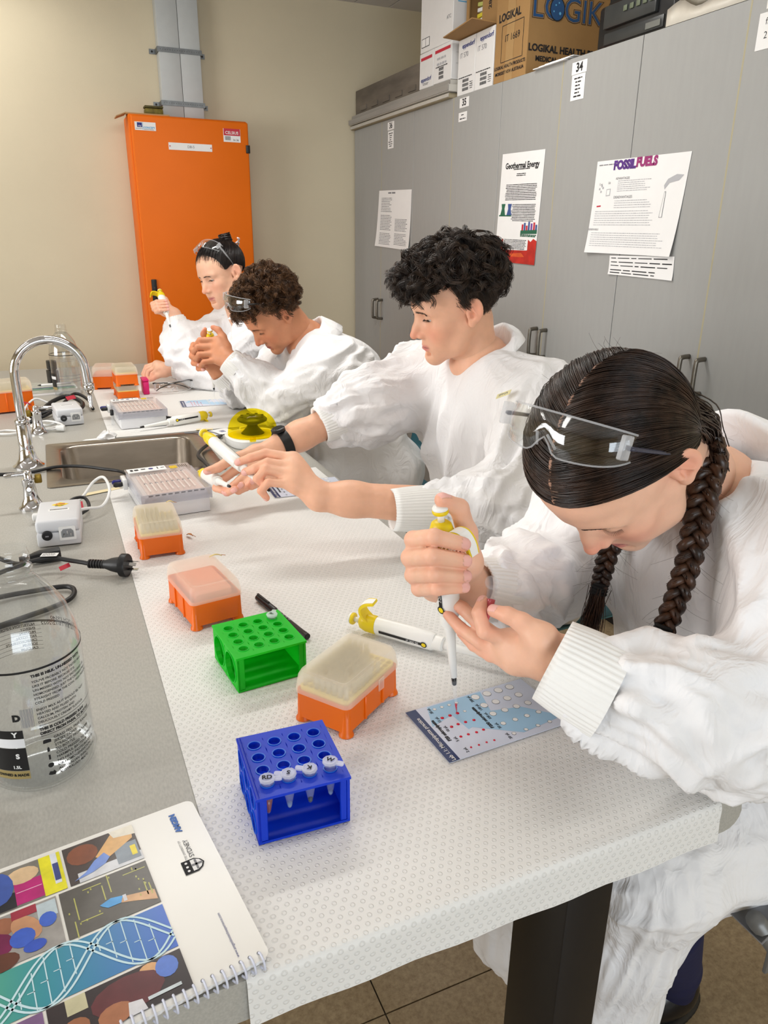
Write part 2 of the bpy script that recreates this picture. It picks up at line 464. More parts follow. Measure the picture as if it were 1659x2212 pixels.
# ---- posters (their own flat things stuck on the doors)
def poster(name, label, P, curl=0.004, seed=0):
    """P: corners TL,TR,BR,BL as (y,z) on the cupboard plane; a thin curled sheet"""
    TL, TR, BR, BL = [np.array(p, float) for p in P]
    cy, cz = (TL[0]+TR[0])/2, BL[1]
    t = thing(name, label, 'poster', (XC, cy, cz))
    n = 8; V = []; F = []
    for j in range(n+1):
        for i in range(n+1):
            a, b = i/n, j/n
            q = (TL*(1-a)+TR*a)*(1-b)+(BL*(1-a)+BR*a)*b
            off = 0.0014+curl*((abs(a-.5)*2)**4*(b**3)+.4*(b**6))
            V.append((-off, q[0]-cy, q[1]-cz))
    for j in range(n):
        for i in range(n):
            k = j*(n+1)+i; F.append([k, k+n+1, k+n+2, k+1])
    m = len(V); V += [(x+.0004, y, z) for x, y, z in V]; F += [[q+m for q in reversed(f)] for f in F]
    obj('sheet', (V, F), M_paper, t, smooth=True)
    w = np.linalg.norm(TR-TL); h = np.linalg.norm(TL-BL)
    o = Vector((-0.0056-0*curl, BL[0]-cy, BL[1]-cz))
    xv = Vector((0, BR[0]-BL[0], BR[1]-BL[1])); yv = Vector((0, TL[0]-BL[0], TL[1]-BL[1]))
    # print follows the sheet: map unit coords with the same curl
    def place(u, v, lift=.0004):
        q = (TL*(1-u)+TR*u)*v+(BL*(1-u)+BR*u)*(1-v); b = 1-v
        off = 0.0014+curl*((abs(u-.5)*2)**4*(b**3)+.4*(b**6))+lift
        return (-off, q[0]-cy, q[1]-cz)
    def pr(nm, pts, m, lift=.0006): return obj(nm, ([place(u, v, lift) for u, v in pts], [list(range(len(pts)))]), m, t)
    def rows(nm, rws, m, lift=.0006):
        V = []; F = []
        for x0, x1, y, hh in rws:
            k = len(V); V += [place(*q, lift) for q in ((x0, y-hh/2), (x1, y-hh/2), (x1, y+hh/2), (x0, y+hh/2))]; F.append([k, k+1, k+2, k+3])
        o = obj(nm, (V, F), m, t); o['kind'] = 'stuff'; return o
    def tx(s, u, v, size, m, bold=0.0, align='CENTER'):
        me = text_mesh(s, size, align, bold).copy()
        for vv in me.vertices: vv.co = Vector(place(u+vv.co.x/w, v+vv.co.y/h, .0008))
        me.materials.clear()
        return link('lettering', me, m, t)
    return t, pr, rows, tx
t, pr, rows, tx = poster('printed_article', 'white printed two-column article sheet on the far cupboard doors', ((3.929, 1.556), (3.532, 1.543), (3.544, 1.262), (3.968, 1.281)), .006)
rows('heading_print', para(.30, .56, .935, .975, 1, .03, 3, .1), M_inkgrey)
rows('small_print', [(a, b, y, h) for a, b, y, h in para(.1, .45, .62, .88, 9, .012, 4, .3)]+para(.1, .46, .30, .58, 10, .012, 5, .2)+para(.1, .46, .04, .26, 8, .012, 6, .2)+para(.55, .92, .30, .52, 9, .012, 7, .2)+para(.55, .92, .06, .27, 8, .012, 8, .3), M_inkgrey)
t, pr, rows, tx = poster('geothermal_poster', 'tall geothermal energy poster with red lava border at the bottom', ((2.724, 1.627), (2.442, 1.620), (2.456, 1.228), (2.739, 1.236)), .0008)
tx('Geothermal Energy', .5, .885, .0285, M_ink, .0008)
rows('small_print', para(.30, .70, .846, .860, 1, .010, 9, .1, True)+para(.38, .62, .790, .820, 2, .008, 10, .2, True), M_ink)
rows('small_print', para(.14, .90, .575, .725, 10, .0075, 11, .1, True)+para(.33, .92, .385, .545, 11, .0075, 12, .15, True), M_ink)
M_lava = mat('red_lava_print', (178, 40, 30), 0.7, var=0.35, scale=18)
M_lava2 = mat('orange_lava_print', (206, 86, 40), 0.7, var=0.25, scale=25)
pr('lava_print', [(.0, .0), (1, .0), (1, .215), (.92, .235), (.86, .205), (.80, .225), (.78, .125), (.22, .115), (.20, .225), (.12, .205), (.06, .245), (0, .235)], M_lava)
pr('lava_print', [(.12, .01), (.88, .01), (.66, .10), (.40, .085)], M_lava2, .0009)
pr('lava_panel', [(.19, .118), (.80, .128), (.80, .232), (.19, .222)], M_paper, .0011)
rows('small_print', para(.22, .77, .128, .222, 7, .0075, 13, .08), M_ink, .0014)
M_leaf = mat('dark_green_print', (40, 96, 72), .7, var=.1)
M_bl = mat('slate_blue_print', (60, 84, 140), .7, var=.1)
for x0 in (.055, .215):
    pr('cooling_tower_print', [(x0, .435), (x0+.13, .435), (x0+.10, .50), (x0+.12, .545), (x0+.02, .545), (x0+.035, .50)], M_leaf if x0 < .1 else M_bl)
pr('ground_print', [(.03, .430), (.34, .430), (.34, .442), (.03, .442)], M_leaf)
for i, (x, hh, m) in enumerate(((.62, .06, M_red), (.67, .075, M_bl), (.72, .05, M_red), (.77, .085, M_bl), (.83, .07, mat('purple_print', (110, 70, 150), .7, var=.1)), (.89, .08, M_red), (.94, .06, M_bl))):
    pr('city_print', [(x, .30), (x+.04, .30), (x+.04, .30+hh), (x, .30+hh)], m)
pr('ground_print', [(.60, .272), (.985, .280), (.985, .315), (.60, .305)], M_leaf)
rows('small_print', para(.60, .98, .248, .272, 2, .012, 14, .05), M_leaf)
t, pr, rows, tx = poster('fossil_fuels_poster', 'landscape hand-drawn fossil fuels poster with purple bubble lettering', ((2.146, 1.556), (1.742, 1.551), (1.764, 1.273), (2.157, 1.279)), .008)
M_purple = mat('purple_marker', (88, 50, 128), .7, var=.2, scale=60); M_pink = mat('magenta_marker', (150, 52, 110), .7, var=.2, scale=60)
tx('FOSSIL', .33, .935, .034, M_purple, .0022); tx('FUELS', .57, .945, .034, M_pink, .0022)
rows('handwriting', para(.03, .27, .945, .965, 1, .012, 20, .1), M_inkgrey); tx('Coal', .08, .75, .009, M_inkgrey); tx('Oil', .18, .76, .009, M_inkgrey)
tx('ADVANTAGES', .33, .80, .010, M_inkgrey); tx('DISADVANTAGES', .36, .605, .011, M_inkgrey); tx('RENEWABLE', .06, .26, .009, M_inkgrey)
M_pencil = mat('light_pencil', (176, 176, 180), .8, var=0)
rows('small_print', para(.28, .66, .66, .785, 6, .0075, 21, .2)+para(.27, .72, .485, .58, 4, .0075, 22, .2)+para(.05, .74, .30, .47, 7, .0075, 23, .1)+para(.04, .90, .07, .235, 7, .0075, 24, .1), M_pencil)
pr('drum_drawing', [(.155, .62), (.205, .625), (.205, .70), (.155, .695)], M_pencil); pr('drum_drawing', [(.162, .63), (.198, .634), (.198, .69), (.162, .686)], M_paper, .0009)
for x, y in ((.06, .69), (.08, .66), (.10, .70), (.085, .72)): pr('coal_drawing', [(x, y), (x+.018, y), (x+.02, y+.02), (x+.004, y+.025)], M_pencil)
pr('pipeline_drawing', [(.06, .505), (.11, .51), (.11, .525), (.06, .52)], M_red)
pr('chimney_drawing', [(.79, .385), (.825, .385), (.822, .64), (.806, .64)], M_inkgrey); pr('chimney_drawing', [(.795, .39), (.82, .39), (.818, .635), (.809, .635)], M_paper, .0009)
pr('smoke_drawing', [(.80, .66), (.84, .72), (.93, .74), (.97, .79), (.90, .80), (.82, .76), (.79, .70)], M_pencil)
t, pr, rows, tx = poster('handwritten_note', 'small handwritten note strip pinned under the fossil fuels poster', ((2.038, 1.271), (1.754, 1.274), (1.748, 1.207), (2.034, 1.214)), .003)
rows('handwriting', para(.03, .98, .80, .95, 1, .05, 31, .05)+para(.03, .98, .40, .76, 2, .05, 32, .08)+para(.03, .96, .05, .33, 2, .05, 33, .4), M_ink)

# ---- things stored on top of the cupboards
ZB = ZT
M_board = mat('grey_weathered_board', (150, 146, 140), 0.8, var=0.12, scale=14, stretch=(1, .15, 1))
M_board2 = mat('pale_grey_panel', (184, 180, 172), 0.6, var=0.05, scale=14)
for i, (z, th, x0, y0, lab) in enumerate(((0.0, .022, 1.675, 3.15, 'tan-edged grey panel at the bottom of the stack on the cupboards'), (.022, .030, 1.665, 3.135, 'thick pale grey panel in the middle of the stack on the cupboards'), (.052, .022, 1.685, 3.16, 'thin grey panel on top of the stack under the timber trough'))):
    t = thing('flat_panel', lab, 'panel', (x0, 3.72, ZB+z), group='flat panels stacked on the cupboards')
    box2('board', (0, y0-3.72, .0006), (.30, .57, th-.002), mat('tan_panel_edge', (150, 138, 112), .7, var=.08) if i == 0 else M_board2, t, bev=.002)
    box2('edge_strip', (-.004, y0-3.72, .0006+.003), (-.0004, .57, th-.005), M_board2 if i == 0 else M_board, t)
M_timber = mat('weathered_grey_timber', (106, 98, 88), 0.9, var=0.3, scale=16, bump=.4, bscale=60, stretch=(1, .2, 1))
tr = thing('timber_trough', 'weathered grey timber trough lying on the stacked panels', 'trough', (1.70, 3.88, ZB+.0745))
box2('side_board', (0, -.40, 0), (.018, .40, .118), M_timber, tr, bev=.002)
box2('side_board', (.14, -.40, 0), (.158, .40, .118), M_timber, tr, bev=.002)
box2('end_board', (.0185, -.40, 0), (.1395, -.382, .112), M_timber, tr)
box2('end_board', (.0185, .382, 0), (.1395, .40, .112), M_timber, tr)
for i in range(5): box2('bottom_slat', (-.006, -.36+i*.15, .012), (-.0005, -.28+i*.15, .034), M_timber, tr)
M_wcard = mat('white_carton', (224, 223, 222), 0.6, var=0.015)
M_bluec = mat('cyan_carton_side', (120, 186, 208), 0.6, var=0.02)
def carton(name, label, x, y0, y1, z, dx, h, m, group=None):
    t = thing(name, label, 'box', (x, (y0+y1)/2, z), group=group)
    w = y1-y0
    box2('carton_body', (0, -w/2, 0.0004), (dx, w/2, h), m, t, bev=.002, seg=1)
    MFr = plane_M((-.0006, 0, 0), (0, -1, 0), (0, 0, 1))      # front face (towards the room)
    MSd = plane_M((0, -w/2-.0006, 0), (1, 0, 0), (0, 0, 1))   # side face
    return t, MFr, MSd, w
G = 'white pipette cartons on the cupboards'
zb = ZB+.0745
t, F1, S1, w = carton('pipette_carton', 'small white carton with red stripe, left one under the tall white box', 1.69, 3.333, 3.468, zb, .20, .142, M_wcard, G)
poly('stripe', rect(-w*.4, .112, w*.4, .124), F1, M_red, t); text('lettering', 'eppendorf', .024, M_navy, t, F1 @ Matrix.Translation((0, .035, .0002)), bold=.0004)
lines_mesh('small_print', para(-.03, .03, .012, .022, 2, .003, 41, .3), F1, M_inkgrey, t)
t, F1, S1, w = carton('pipette_carton', 'small white carton with red stripe, right one under the tall white box', 1.69, 3.165, 3.330, zb, .20, .142, M_wcard, G)
poly('stripe', rect(-w*.42, .116, w*.42, .128), F1, M_red, t)
lines_mesh('handwriting', para(-.05, .04, .062, .104, 2, .010, 45, .3), F1, M_pencil, t)
lines_mesh('barcode', [(-.03+i*.004, -.028+i*.004, y, .012) for i in range(11) for y in (.02, .036, .052)]+para(-.06, .06, .058, .066, 1, .004, 42), F1, M_ink, t)
lines_mesh('side_print', [(.02, .16, .10, .0008), (.02, .16, .06, .0008)], S1, M_inkgrey, t)
t, F1, S1, w = carton('white_carton', 'tall white carton standing on two small pipette cartons', 1.69, 3.165, 3.465, zb+.1425, .24, .265, M_wcard)
poly('symbol', rect(-w*.46, .02, -w*.20, .055), F1, M_ink, t); poly('symbol', rect(-w*.45, .0225, -w*.33, .0525), F1, M_paper, t, .0003); poly('symbol', rect(-w*.32, .0225, -w*.21, .0525), F1, M_paper, t, .0003)
text('lettering', 'ATC', .02, M_inkgrey, t, F1 @ Matrix.Translation((w*.38, .09, .0002)))
lines_mesh('side_print', [(.02, .10, .20, .006), (.02, .10, .17, .006), (.02, .06, .14, .004)], S1, M_sky, t)
for (y0, y1, lab, nm) in ((2.985, 3.125, 'white pipette carton marked IT 570, left of the open brown box flap', 'IT 570'), (2.842, 2.982, 'white pipette carton marked IT 570 with cyan side, beside large brown carton', 'IT 570')):
    t, F1, S1, w = carton('pipette_carton', lab, 1.70, y0, y1, ZB, .24, .205, M_wcard, G)
    text('lettering', 'eppendorf', .024, M_navy, t, F1 @ Matrix.Translation((.012, .178, .0002)), bold=.0005)
    text('lettering', nm, .026, M_inkgrey, t, F1 @ Matrix.Translation((-.02, .145, .0002)))
    lines_mesh('barcode', [(-.025+i*.0042, -.0228+i*.0042, y, .011) for i in range(12) for y in (.020, .036, .052)]+para(-.06, .05, .06, .07, 1, .004, 43)+para(.035, .06, .015, .045, 4, .003, 44), F1, M_ink, t)
    poly('cyan_side', rect(.03, .004, .235, .175), S1, M_bluec, t)
# open carton with papers behind
M_brown = mat('brown_cardboard', (158, 122, 76), 0.85, var=0.05, scale=8, bump=.12, bscale=120)
t = thing('open_carton', 'open brown carton of papers above the white cartons', 'box', (1.735, 2.99, ZB+.2060))
w = .144
box2('base', (0, -w, 0), (.26, w, .005), M_brown, t)
for a, b in (((0, -w, 0.0052), (.005, -w+.16, .30)), ((0, w-.02, 0.0052), (.005, w, .30)), ((.255, -w, .0052), (.26, w, .30)), ((.0052, -w, .0052), (.2548, -w+.005, .30)), ((.0052, w-.005, .0052), (.2548, w, .30))):
    box2('carton_wall', a, b, M_brown, t)
obj('flap', xf(prism([(-.15, -.012), (.15, 0), (.14, .135), (-.155, .10)], 0, .004), Matrix(((0, -.99, .05, 0.0), (-1, 0, 0, 0), (0, .05, -.99, .006), (0, 0, 0, 1)))), M_brown, t)
text('lettering', '28SGJS', .030, M_ink, t, plane_M((-.0006, -.045, .12), (0, 0, 1), (0, 1, 0)), bold=.0006)
pm = [M_paper, mat('green_paper', (190, 196, 110), .7), mat('manila_paper', (206, 196, 160), .7), M_paper, mat('yellow_paper', (224, 206, 60), .7)]
for i in range(7):
    pp = thing('paper_folder', ['white folder at the very bottom of the open carton', 'green folder second from the bottom of the open carton', 'manila folder third from the bottom of the open carton', 'white folder in the middle of the open carton', 'yellow folder above the middle of the open carton', 'white folder second from the top of the open carton', 'green folder on top of the pile in the open carton'][i], 'folder', (1.76, 3.045, ZB+.2115+i*.018), group='papers in the open carton')
    ob = box2('sheet_bundle', (0, -.045, 0), (.20, .045, .014), pm[i % 5], pp, bev=.002); ob.rotation_euler = (R(-14+i*3.5), 0, 0)
# LOGIKAL carton
t, F1, S1, w = carton('logikal_carton', 'large brown cardboard carton with blue LOGIKAL lettering', 1.70, 2.615, 2.836, ZB, .42, .36, M_brown)
poly('tape', rect(-.030, .0, .022, .36), F1, mat('parcel_tape', (168, 134, 88), .35, var=.03), t, .0001)
text('lettering', 'LOGIKAL', .036, M_ink, t, F1 @ Matrix.Translation((-.015, .212, .0005)), bold=.0012)
fr = [(-.062, .082, .186, .002), (-.062, .082, .066, .002)]
lines_mesh('frame_print', fr+[(-.063, -.061, .126, .12), (.081, .083, .126, .12)], F1, M_ink, t, .0005)
text('lettering', 'IT 1669', .032, M_ink, t, F1 @ Matrix.Translation((.01, .14, .0005)))
text('lettering', 'LOGIKAL HEALTH PRODUCTS', .0155, M_ink, t, F1 @ Matrix.Translation((0, .05, .0005)), bold=.0004); text('lettering', 'MORISSET NSW AUSTRALIA', .0155, M_ink, t, F1 @ Matrix.Translation((0, .03, .0005)), bold=.0004)
text('lettering', 'LOGIKAL', .105, M_ink, t, S1 @ Matrix.Translation((.225, .215, .0003)), bold=.0042)
M_logo = mat('logo_blue', (30, 74, 122), .6, var=.05)
text('lettering', 'LOGIKAL', .105, M_brown, t, S1 @ Matrix.Translation((.225, .215, .0006)), bold=.0022)
text('lettering', 'LOGIKAL', .105, M_logo, t, S1 @ Matrix.Translation((.225, .215, .0009)), bold=.0002)
poly('globe_print', [(.118+.033*math.cos(a), .215+.038*math.sin(a)) for a in np.linspace(0, 2*math.pi, 20, endpoint=False)], S1, M_ink, t, .0012)
poly('globe_print', [(.118+.029*math.cos(a), .215+.034*math.sin(a)) for a in np.linspace(0, 2*math.pi, 20, endpoint=False)], S1, M_logo, t, .0015)
for a, b, r_ in ((.012, -.012, .005), (-.008, .012, .003), (.005, .02, .003), (-.015, -.008, .003)):
    poly('globe_star', [(.118+a+r_*math.cos(q), .215+b+r_*math.sin(q)) for q in np.linspace(0, 2*math.pi, 7, endpoint=False)], S1, M_sky, t, .0018)
text('lettering', 'LOGIKAL HEALTH PRODUCTS', .031, M_ink, t, S1 @ Matrix.Translation((.215, .088, .0005)), bold=.0012); text('lettering', 'MEDICAL AND FIRST AID SUPPLIES', .023, M_ink, t, S1 @ Matrix.Translation((.215, .055, .0005)), bold=.0009)
pg = thing('loose_papers', 'loose white papers sticking out under the brown carton corner', 'paper', (1.69, 2.46, ZB))
for i in range(3): box2('sheet', (-.008+i*.004, -.10-.02*i, .0004+.003*i), (.2, .08-.03*i, .0028+.003*i), M_paper, pg)
# printer
M_pb = mat('printer_black', (18, 18, 20), 0.28, var=0.1); M_pg = mat('printer_dark_grey', (48, 50, 50), 0.35, var=0.1)
t = thing('printer', 'black desktop printer lying on the cupboards beside brown carton', 'printer', (1.72, 2.075, ZB))
box2('printer_body', (0, -.17, .0005), (.40, .17, .125), M_pb, t, bev=.012, seg=3)
box2('scanner_lid', (.03, -.165, .127), (.40, .165, .165), M_pb, t, bev=.010, seg=3)
box2('control_panel', (-.012, -.10, .055), (.004, .13, .118), M_pg, t, bev=.004)
box2('paper_slot', (-.004, -.13, .012), (.006, .13, .045), M_pg, t, bev=.003)
for i in range(5): box2('button', (-.016, .02-.028*i, .085), (-.0125, .036-.028*i, .100), mat('button_grey', (96, 104, 84), .5), t, bev=.001)
box2('badge', (-.0065, -.12, .018), (-.0042, -.06, .034), mat('silver_badge', (120, 122, 118), .4, .5), t)
box2('rear_tray', (.20, -.12, .167), (.24, .12, .23), M_pb, t, bev=.006)
# white cover cloth
t = thing('plastic_cover', 'crumpled off-white plastic cover at the right end of the cupboard top', 'cover', (1.70, 1.75, ZB))
V = []; F = []
n, mm = 14, 8
for j in range(mm+1):
    for i in range(n+1):
        a, b = i/n, j/mm
        y = -.14+.30*a; x = -.004+.26*b
        z = .055*math.sin(math.pi*min(1, b*1.3+.18))**.5*(.62+.5*a)+.008*math.sin(9*a+5*b)+.006*math.sin(17*a-11*b)
        V.append((x, y, max(.004, z)))
for j in range(mm):
    for i in range(n): k = j*(n+1)+i; F.append([k, k+1, k+n+2, k+n+1])
m0 = len(V); V += [(x, y, .001) for x, y, z in V]; F += [[q+m0 for q in reversed(f)] for f in F]
rim = [i for i in range(n+1)]+[j*(n+1)+n for j in range(1, mm+1)]+[mm*(n+1)+i for i in range(n-1, -1, -1)]+[j*(n+1) for j in range(mm-1, 0, -1)]
F += [[rim[i], rim[(i+1) % len(rim)], rim[(i+1) % len(rim)]+m0, rim[i]+m0] for i in range(len(rim))]
obj('cover_sheet', (V, F), mat('off_white_plastic', (206, 200, 188), .45, var=.04), t, smooth=True)
# ------------------------------------------------------------------ bench
BZ = 0.75
M_bench = mat('grey_bench_laminate', (166, 164, 157), 0.42, var=0.10, scale=420, stretch=(1, .35, 1))
M_legm = mat('black_steel_leg', (16, 16, 19), 0.35, var=0.1)
bt = thing('lab_bench', 'long grey laminate lab bench on black steel legs', 'bench', (0.0, 2.0, 0.0))
X0, X1, Y0, Y1 = -0.95, 0.626, 0.437, 3.70
# worktop with a sink cut-out and a bullnose right edge
hx0, hx1, hy0, hy1 = -0.025, 0.345, 1.875, 2.235
prof = [(X1-.022+.022*math.sin(a), BZ-.022+.022*math.cos(a)) for a in np.linspace(0, math.pi, 9)]
prof = [(X1-.15, BZ)]+prof+[(X1-.15, BZ-.044)]
def extr_y(pr, y0, y1):
    n = len(pr)
    V = [(x, y0-2.0, z) for x, z in pr]+[(x, y1-2.0, z) for x, z in pr]
    F = [list(range(n)), [n+i for i in range(n)][::-1]]+[[i, n+i, n+(i+1) % n, (i+1) % n] for i in range(n)]
    return V, F
def rb(x0, y0, x1, y1):
    return xf(prism(rect(x0, y0-2.0, x1, y1-2.0), BZ-.044, BZ), Matrix.Identity(4))
xs = X1-.15
wt = obj('worktop', join_vf([extr_y(prof, Y0, Y1), rb(X0, Y0, xs, hy0), rb(X0, hy1, xs, Y1), rb(X0, hy0, hx0, hy1), rb(hx1, hy0, xs, hy1)]), M_bench, bt, auto=35)
# steel underframe and legs
for (x, y) in ((0.445, 0.500), (0.445, 2.05), (0.445, 3.55), (-0.85, 0.500), (-0.85, 3.55)):
    box2('leg', (x-.030, y-.045-2.0, 0.0), (x+.030, y+.045-2.0, BZ-.0445), M_legm, bt, bev=.003)
box2('frame_rail', (.425, .55-2.0, .655), (.465, 3.5-2.0, .70), M_legm, bt)
box2('frame_rail', (-.87, .55-2.0, .655), (-.83, 3.5-2.0, .70), M_legm, bt)
box2('frame_rail', (-.82, .52-2.0, .655), (.41, .56-2.0, .70), M_legm, bt)

# ---- sink
M_steel = mat('brushed_stainless', (150, 140, 128), 0.28, 0.95, var=0.12, scale=30, stretch=(.3, 8, 1))
M_chrome = mat('chrome', (214, 214, 216), 0.06, 1.0, var=0.0)
sk = thing('sink', 'stainless steel sink let into the grey bench', 'sink', (0.16, 2.055, BZ))
def rr(sx, sy, r): return rrect(sx, sy, r, 5)
outer = rr(.427, .426, .012); inner = rr(.350, .335, .045)
n = len(outer)
V = [(x, y, .0012) for x, y in outer]+[(x, y, .003) for x, y in outer]
for (sx, sy, r, z) in ((.362, .347, .05, .003), (.350, .335, .045, -.003), (.340, .325, .05, -.10), (.30, .285, .06, -.125)):
    V += [(x, y, z) for x, y in rr(sx, sy, r)]
V += [(0, 0, -.13)]
F = []
for k in range(5):
    for i in range(n): j = (i+1) % n; F.append([k*n+i, k*n+j, (k+1)*n+j, (k+1)*n+i])
F += [[5*n+i, 5*n+(i+1) % n, 6*n] for i in range(n)]
obj('sink_bowl', (V, F), M_steel, sk, auto=50)
obj('drain', xf(lathe([(.032, .0), (.032, .004), (.026, .005), (.02, .001)], 20), Matrix.Translation((0, 0, -.1295))), M_chrome, sk, smooth=True)
# ---- swan-neck laboratory tap
fc = thing('swan_neck_tap', 'tall chrome swan-neck laboratory tap with serrated nozzle behind sink', 'tap', (-0.095, 2.065, BZ))
obj('base_flange', lathe([(.038, 0), (.038, .003), (.030, .008), (.022, .022), (.017, .05), (.0165, .11), (.015, .112)], 28), M_chrome, fc, auto=50)
obj('collar', lathe([(.0155, .111), (.0175, .114), (.0175, .121), (.0155, .124)], 24), M_chrome, fc, auto=50)
P = [(0, 0, .12), (.0, 0, .18), (.0, 0, .235)]
for a in np.linspace(180, 0, 13)[1:]: P.append((.083+.083*math.cos(R(a)), -.0, .235+.083*math.sin(R(a))))
P += [(.168, 0, .200)]
obj('spout', tube(spline(P, 4), .0112, 16), M_chrome, fc, smooth=True)
pf = [(.0115, .205), (.0145, .203), (.0145, .188), (.0125, .186), (.009, .18)]
for i in range(5): pf += [(.0078-.0006*i, .177-.008*i), (.0056-.0005*i, .171-.008*i)]
obj('nozzle', xf(lathe(pf[::-1], 18), Matrix.Translation((.168, 0, 0))), M_chrome, fc, auto=60)
def cock(loc, label, rz=0, sc=1.0):
    t = thing('turret_tap', label, 'tap', loc, rz, group='small chrome turret taps on the bench')
    obj('base_flange', lathe([(.027*sc, 0), (.027*sc, .003), (.022*sc, .007), (.015*sc, .025), (.0125*sc, .05), (.014*sc, .054), (.014*sc, .066), (.010*sc, .068)], 24), M_chrome, t, auto=50)
    obj('valve_stem', lathe([(.0085, .066*sc), (.0085, .082*sc), (.005, .085*sc)], 16), M_chrome, t, auto=50)
    obj('lever', tube([(.006, 0, .077*sc), (-.02, 0, .078*sc), (-.042, 0, .077*sc), (-.046, 0, .077*sc)], [.004, .0048, .0052, .0035], 12), M_chrome, t, auto=60)
    obj('outlet', xf(lathe([(.007, 0), (.0075, .012), (.0045, .014), (.004, .028)], 12), Matrix.Translation((0, -.008, .045*sc)) @ Matrix.Rotation(R(75), 4, 'X')), M_chrome, t, auto=60)
    box('gas_tag', .014, .012, .020, mat('brass_tag', (128, 104, 40), .4, .8), t, c=(.020, .004, .064*sc), bev=.003)
    return t
cock((-0.085, 1.715, BZ), 'small chrome turret tap in front of sink, beside white power supply')
cock((-0.070, 2.425, BZ), 'small chrome turret tap behind the swan-neck tap', R(180), 1.0)

# ---- embossed bench paper
def emboss(name):
    m, nt, p = new_mat(name); N = nt.nodes; L = nt.links
    p.inputs['Base Color'].default_value = (*lin((226, 225, 222)), 1); p.inputs['Roughness'].default_value = 0.55
    tc = N.new('ShaderNodeTexCoord')
    sep = N.new('ShaderNodeSeparateXYZ'); L.new(tc.outputs['UV'], sep.inputs[0])
    def math_(op, a, b=None, c=None):
        q = N.new('ShaderNodeMath'); q.operation = op
        for i, v in enumerate((a, b, c)):
            if v is None: continue
            if isinstance(v, (int, float)): q.inputs[i].default_value = v
            else: L.new(v, q.inputs[i])
        return q.outputs[0]
    # staggered grid of small cups, 9 x 7.5 mm
    u = math_('MULTIPLY', sep.outputs[0], 1/.0098); v = math_('MULTIPLY', sep.outputs[1], 1/.0078)
    row = math_('FLOOR', v)
    us = math_('ADD', u, math_('MULTIPLY', math_('MODULO', row, 2.0), .5))
    fu = math_('SUBTRACT', math_('FRACT', us), .5); fv = math_('SUBTRACT', math_('FRACT', v), .5)
    d = math_('SQRT', math_('ADD', math_('MULTIPLY', fu, fu), math_('MULTIPLY', math_('MULTIPLY', fv, fv), .7)))
    ramp = N.new('ShaderNodeValToRGB'); L.new(d, ramp.inputs[0])
    e = ramp.color_ramp.elements; e[0].position = .10; e[0].color = (.25, .25, .25, 1); e[1].position = .30; e[1].color = (0.0, 0.0, 0.0, 1)
    q = e.new(.20); q.color = (1, 1, 1, 1)
    b = N.new('ShaderNodeBump'); b.inputs['Strength'].default_value = .5; b.inputs['Distance'].default_value = .0016
    L.new(ramp.outputs[0], b.inputs['Height'])
    n = N.new('ShaderNodeTexNoise'); n.inputs['Scale'].default_value = 9; L.new(tc.outputs['UV'], n.inputs['Vector'])
    b2 = N.new('ShaderNodeBump'); b2.inputs['Strength'].default_value = .25; b2.inputs['Distance'].default_value = .006
    L.new(n.outputs[0], b2.inputs['Height']); L.new(b2.outputs[0], b.inputs['Normal']); L.new(b.outputs[0], p.inputs['Normal'])
    return m
M_emb = emboss('embossed_paper')
def bench_paper(name, label, x0, x1, y0, y1, flap):
    """thin sheet on the bench; flap = length hanging down over the near edge"""
    t = thing(name, label, 'paper sheet', ((x0+x1)/2, (y0+y1)/2, BZ))
    cx, cy = (x0+x1)/2, (y0+y1)/2
    sec = []
    if flap:
        s = 0.0
        sec = [(y0-.0045, -flap, 0), (y0-.0030, -flap*.45, 0), (y0-.0030, -.006, 0), (y0-.0015, -.0005, 0), (y0+.002, .0012, 0)]
    else: sec = [(y0, .0010, 0)]
    ys = np.linspace(y0+.01, y1, 40)
    sec += [(y, .0012, 0) for y in ys]
    d = [0.0]
    for a, b in zip(sec, sec[1:]): d.append(d[-1]+math.hypot(b[0]-a[0], b[1]-a[1]))
    nx = 24; V = []; UVs = []; F = []
    for j, (y, z, _) in enumerate(sec):
        for i in range(nx+1):
            x = x0+(x1-x0)*i/nx
            wob = (.0012*math.sin(37*x+3)*math.sin(23*x) if (flap and j == 0) else 0)
            V.append((x-cx, y-cy+(0.0008*math.sin(60*x) if flap and j == 0 else 0), z+wob+.0002*(1+math.sin(21*x+13*y)))); UVs.append((x, d[j]))
    for j in range(len(sec)-1):
        for i in range(nx):
            k = j*(nx+1)+i; F.append([k, k+1, k+nx+2, k+nx+1])
    m0 = len(V); V2 = V+[(x, y+(.0006 if z < -.0008 else 0), z-(.0006 if z >= -.0008 else 0)) for x, y, z in V]; F2 = F+[[q+m0 for q in reversed(f)] for f in F]
    o = obj('sheet', (V2, F2), M_emb, t, smooth=True)
    uv = o.data.uv_layers.new(name='UVMap'); UVs = UVs+UVs
    for l in o.data.loops: uv.data[l.index].uv = UVs[l.vertex_index]
    return t
bench_paper('bench_paper', 'white embossed bench paper under the racks, folded over the near edge', .077, .590, .4365, 1.776, .047)
bench_paper('bench_paper', 'white embossed bench paper at the far end beyond the sink', .122, .600, 2.285, 3.36, 0)
PZ = BZ+.0022       # top of the paper
# masking tape holding the sheets
M_tape = mat('masking_tape', (222, 208, 168), .7, var=.03, alpha=1)
for (x, y, rz, l, lab, zz) in ((.062, 1.772, R(18), .085, 'strip of cream masking tape at the sink corner of the near paper', BZ), (.40, 2.284, R(-12), .05, 'small piece of masking tape on the front edge of the far paper', PZ-.0004)):
    t = thing('tape_strip', lab, 'tape', (x, y, zz), rz)
    box2('tape', (-l/2, -.009, .0016), (l/2, .009, .0021), M_tape, t)

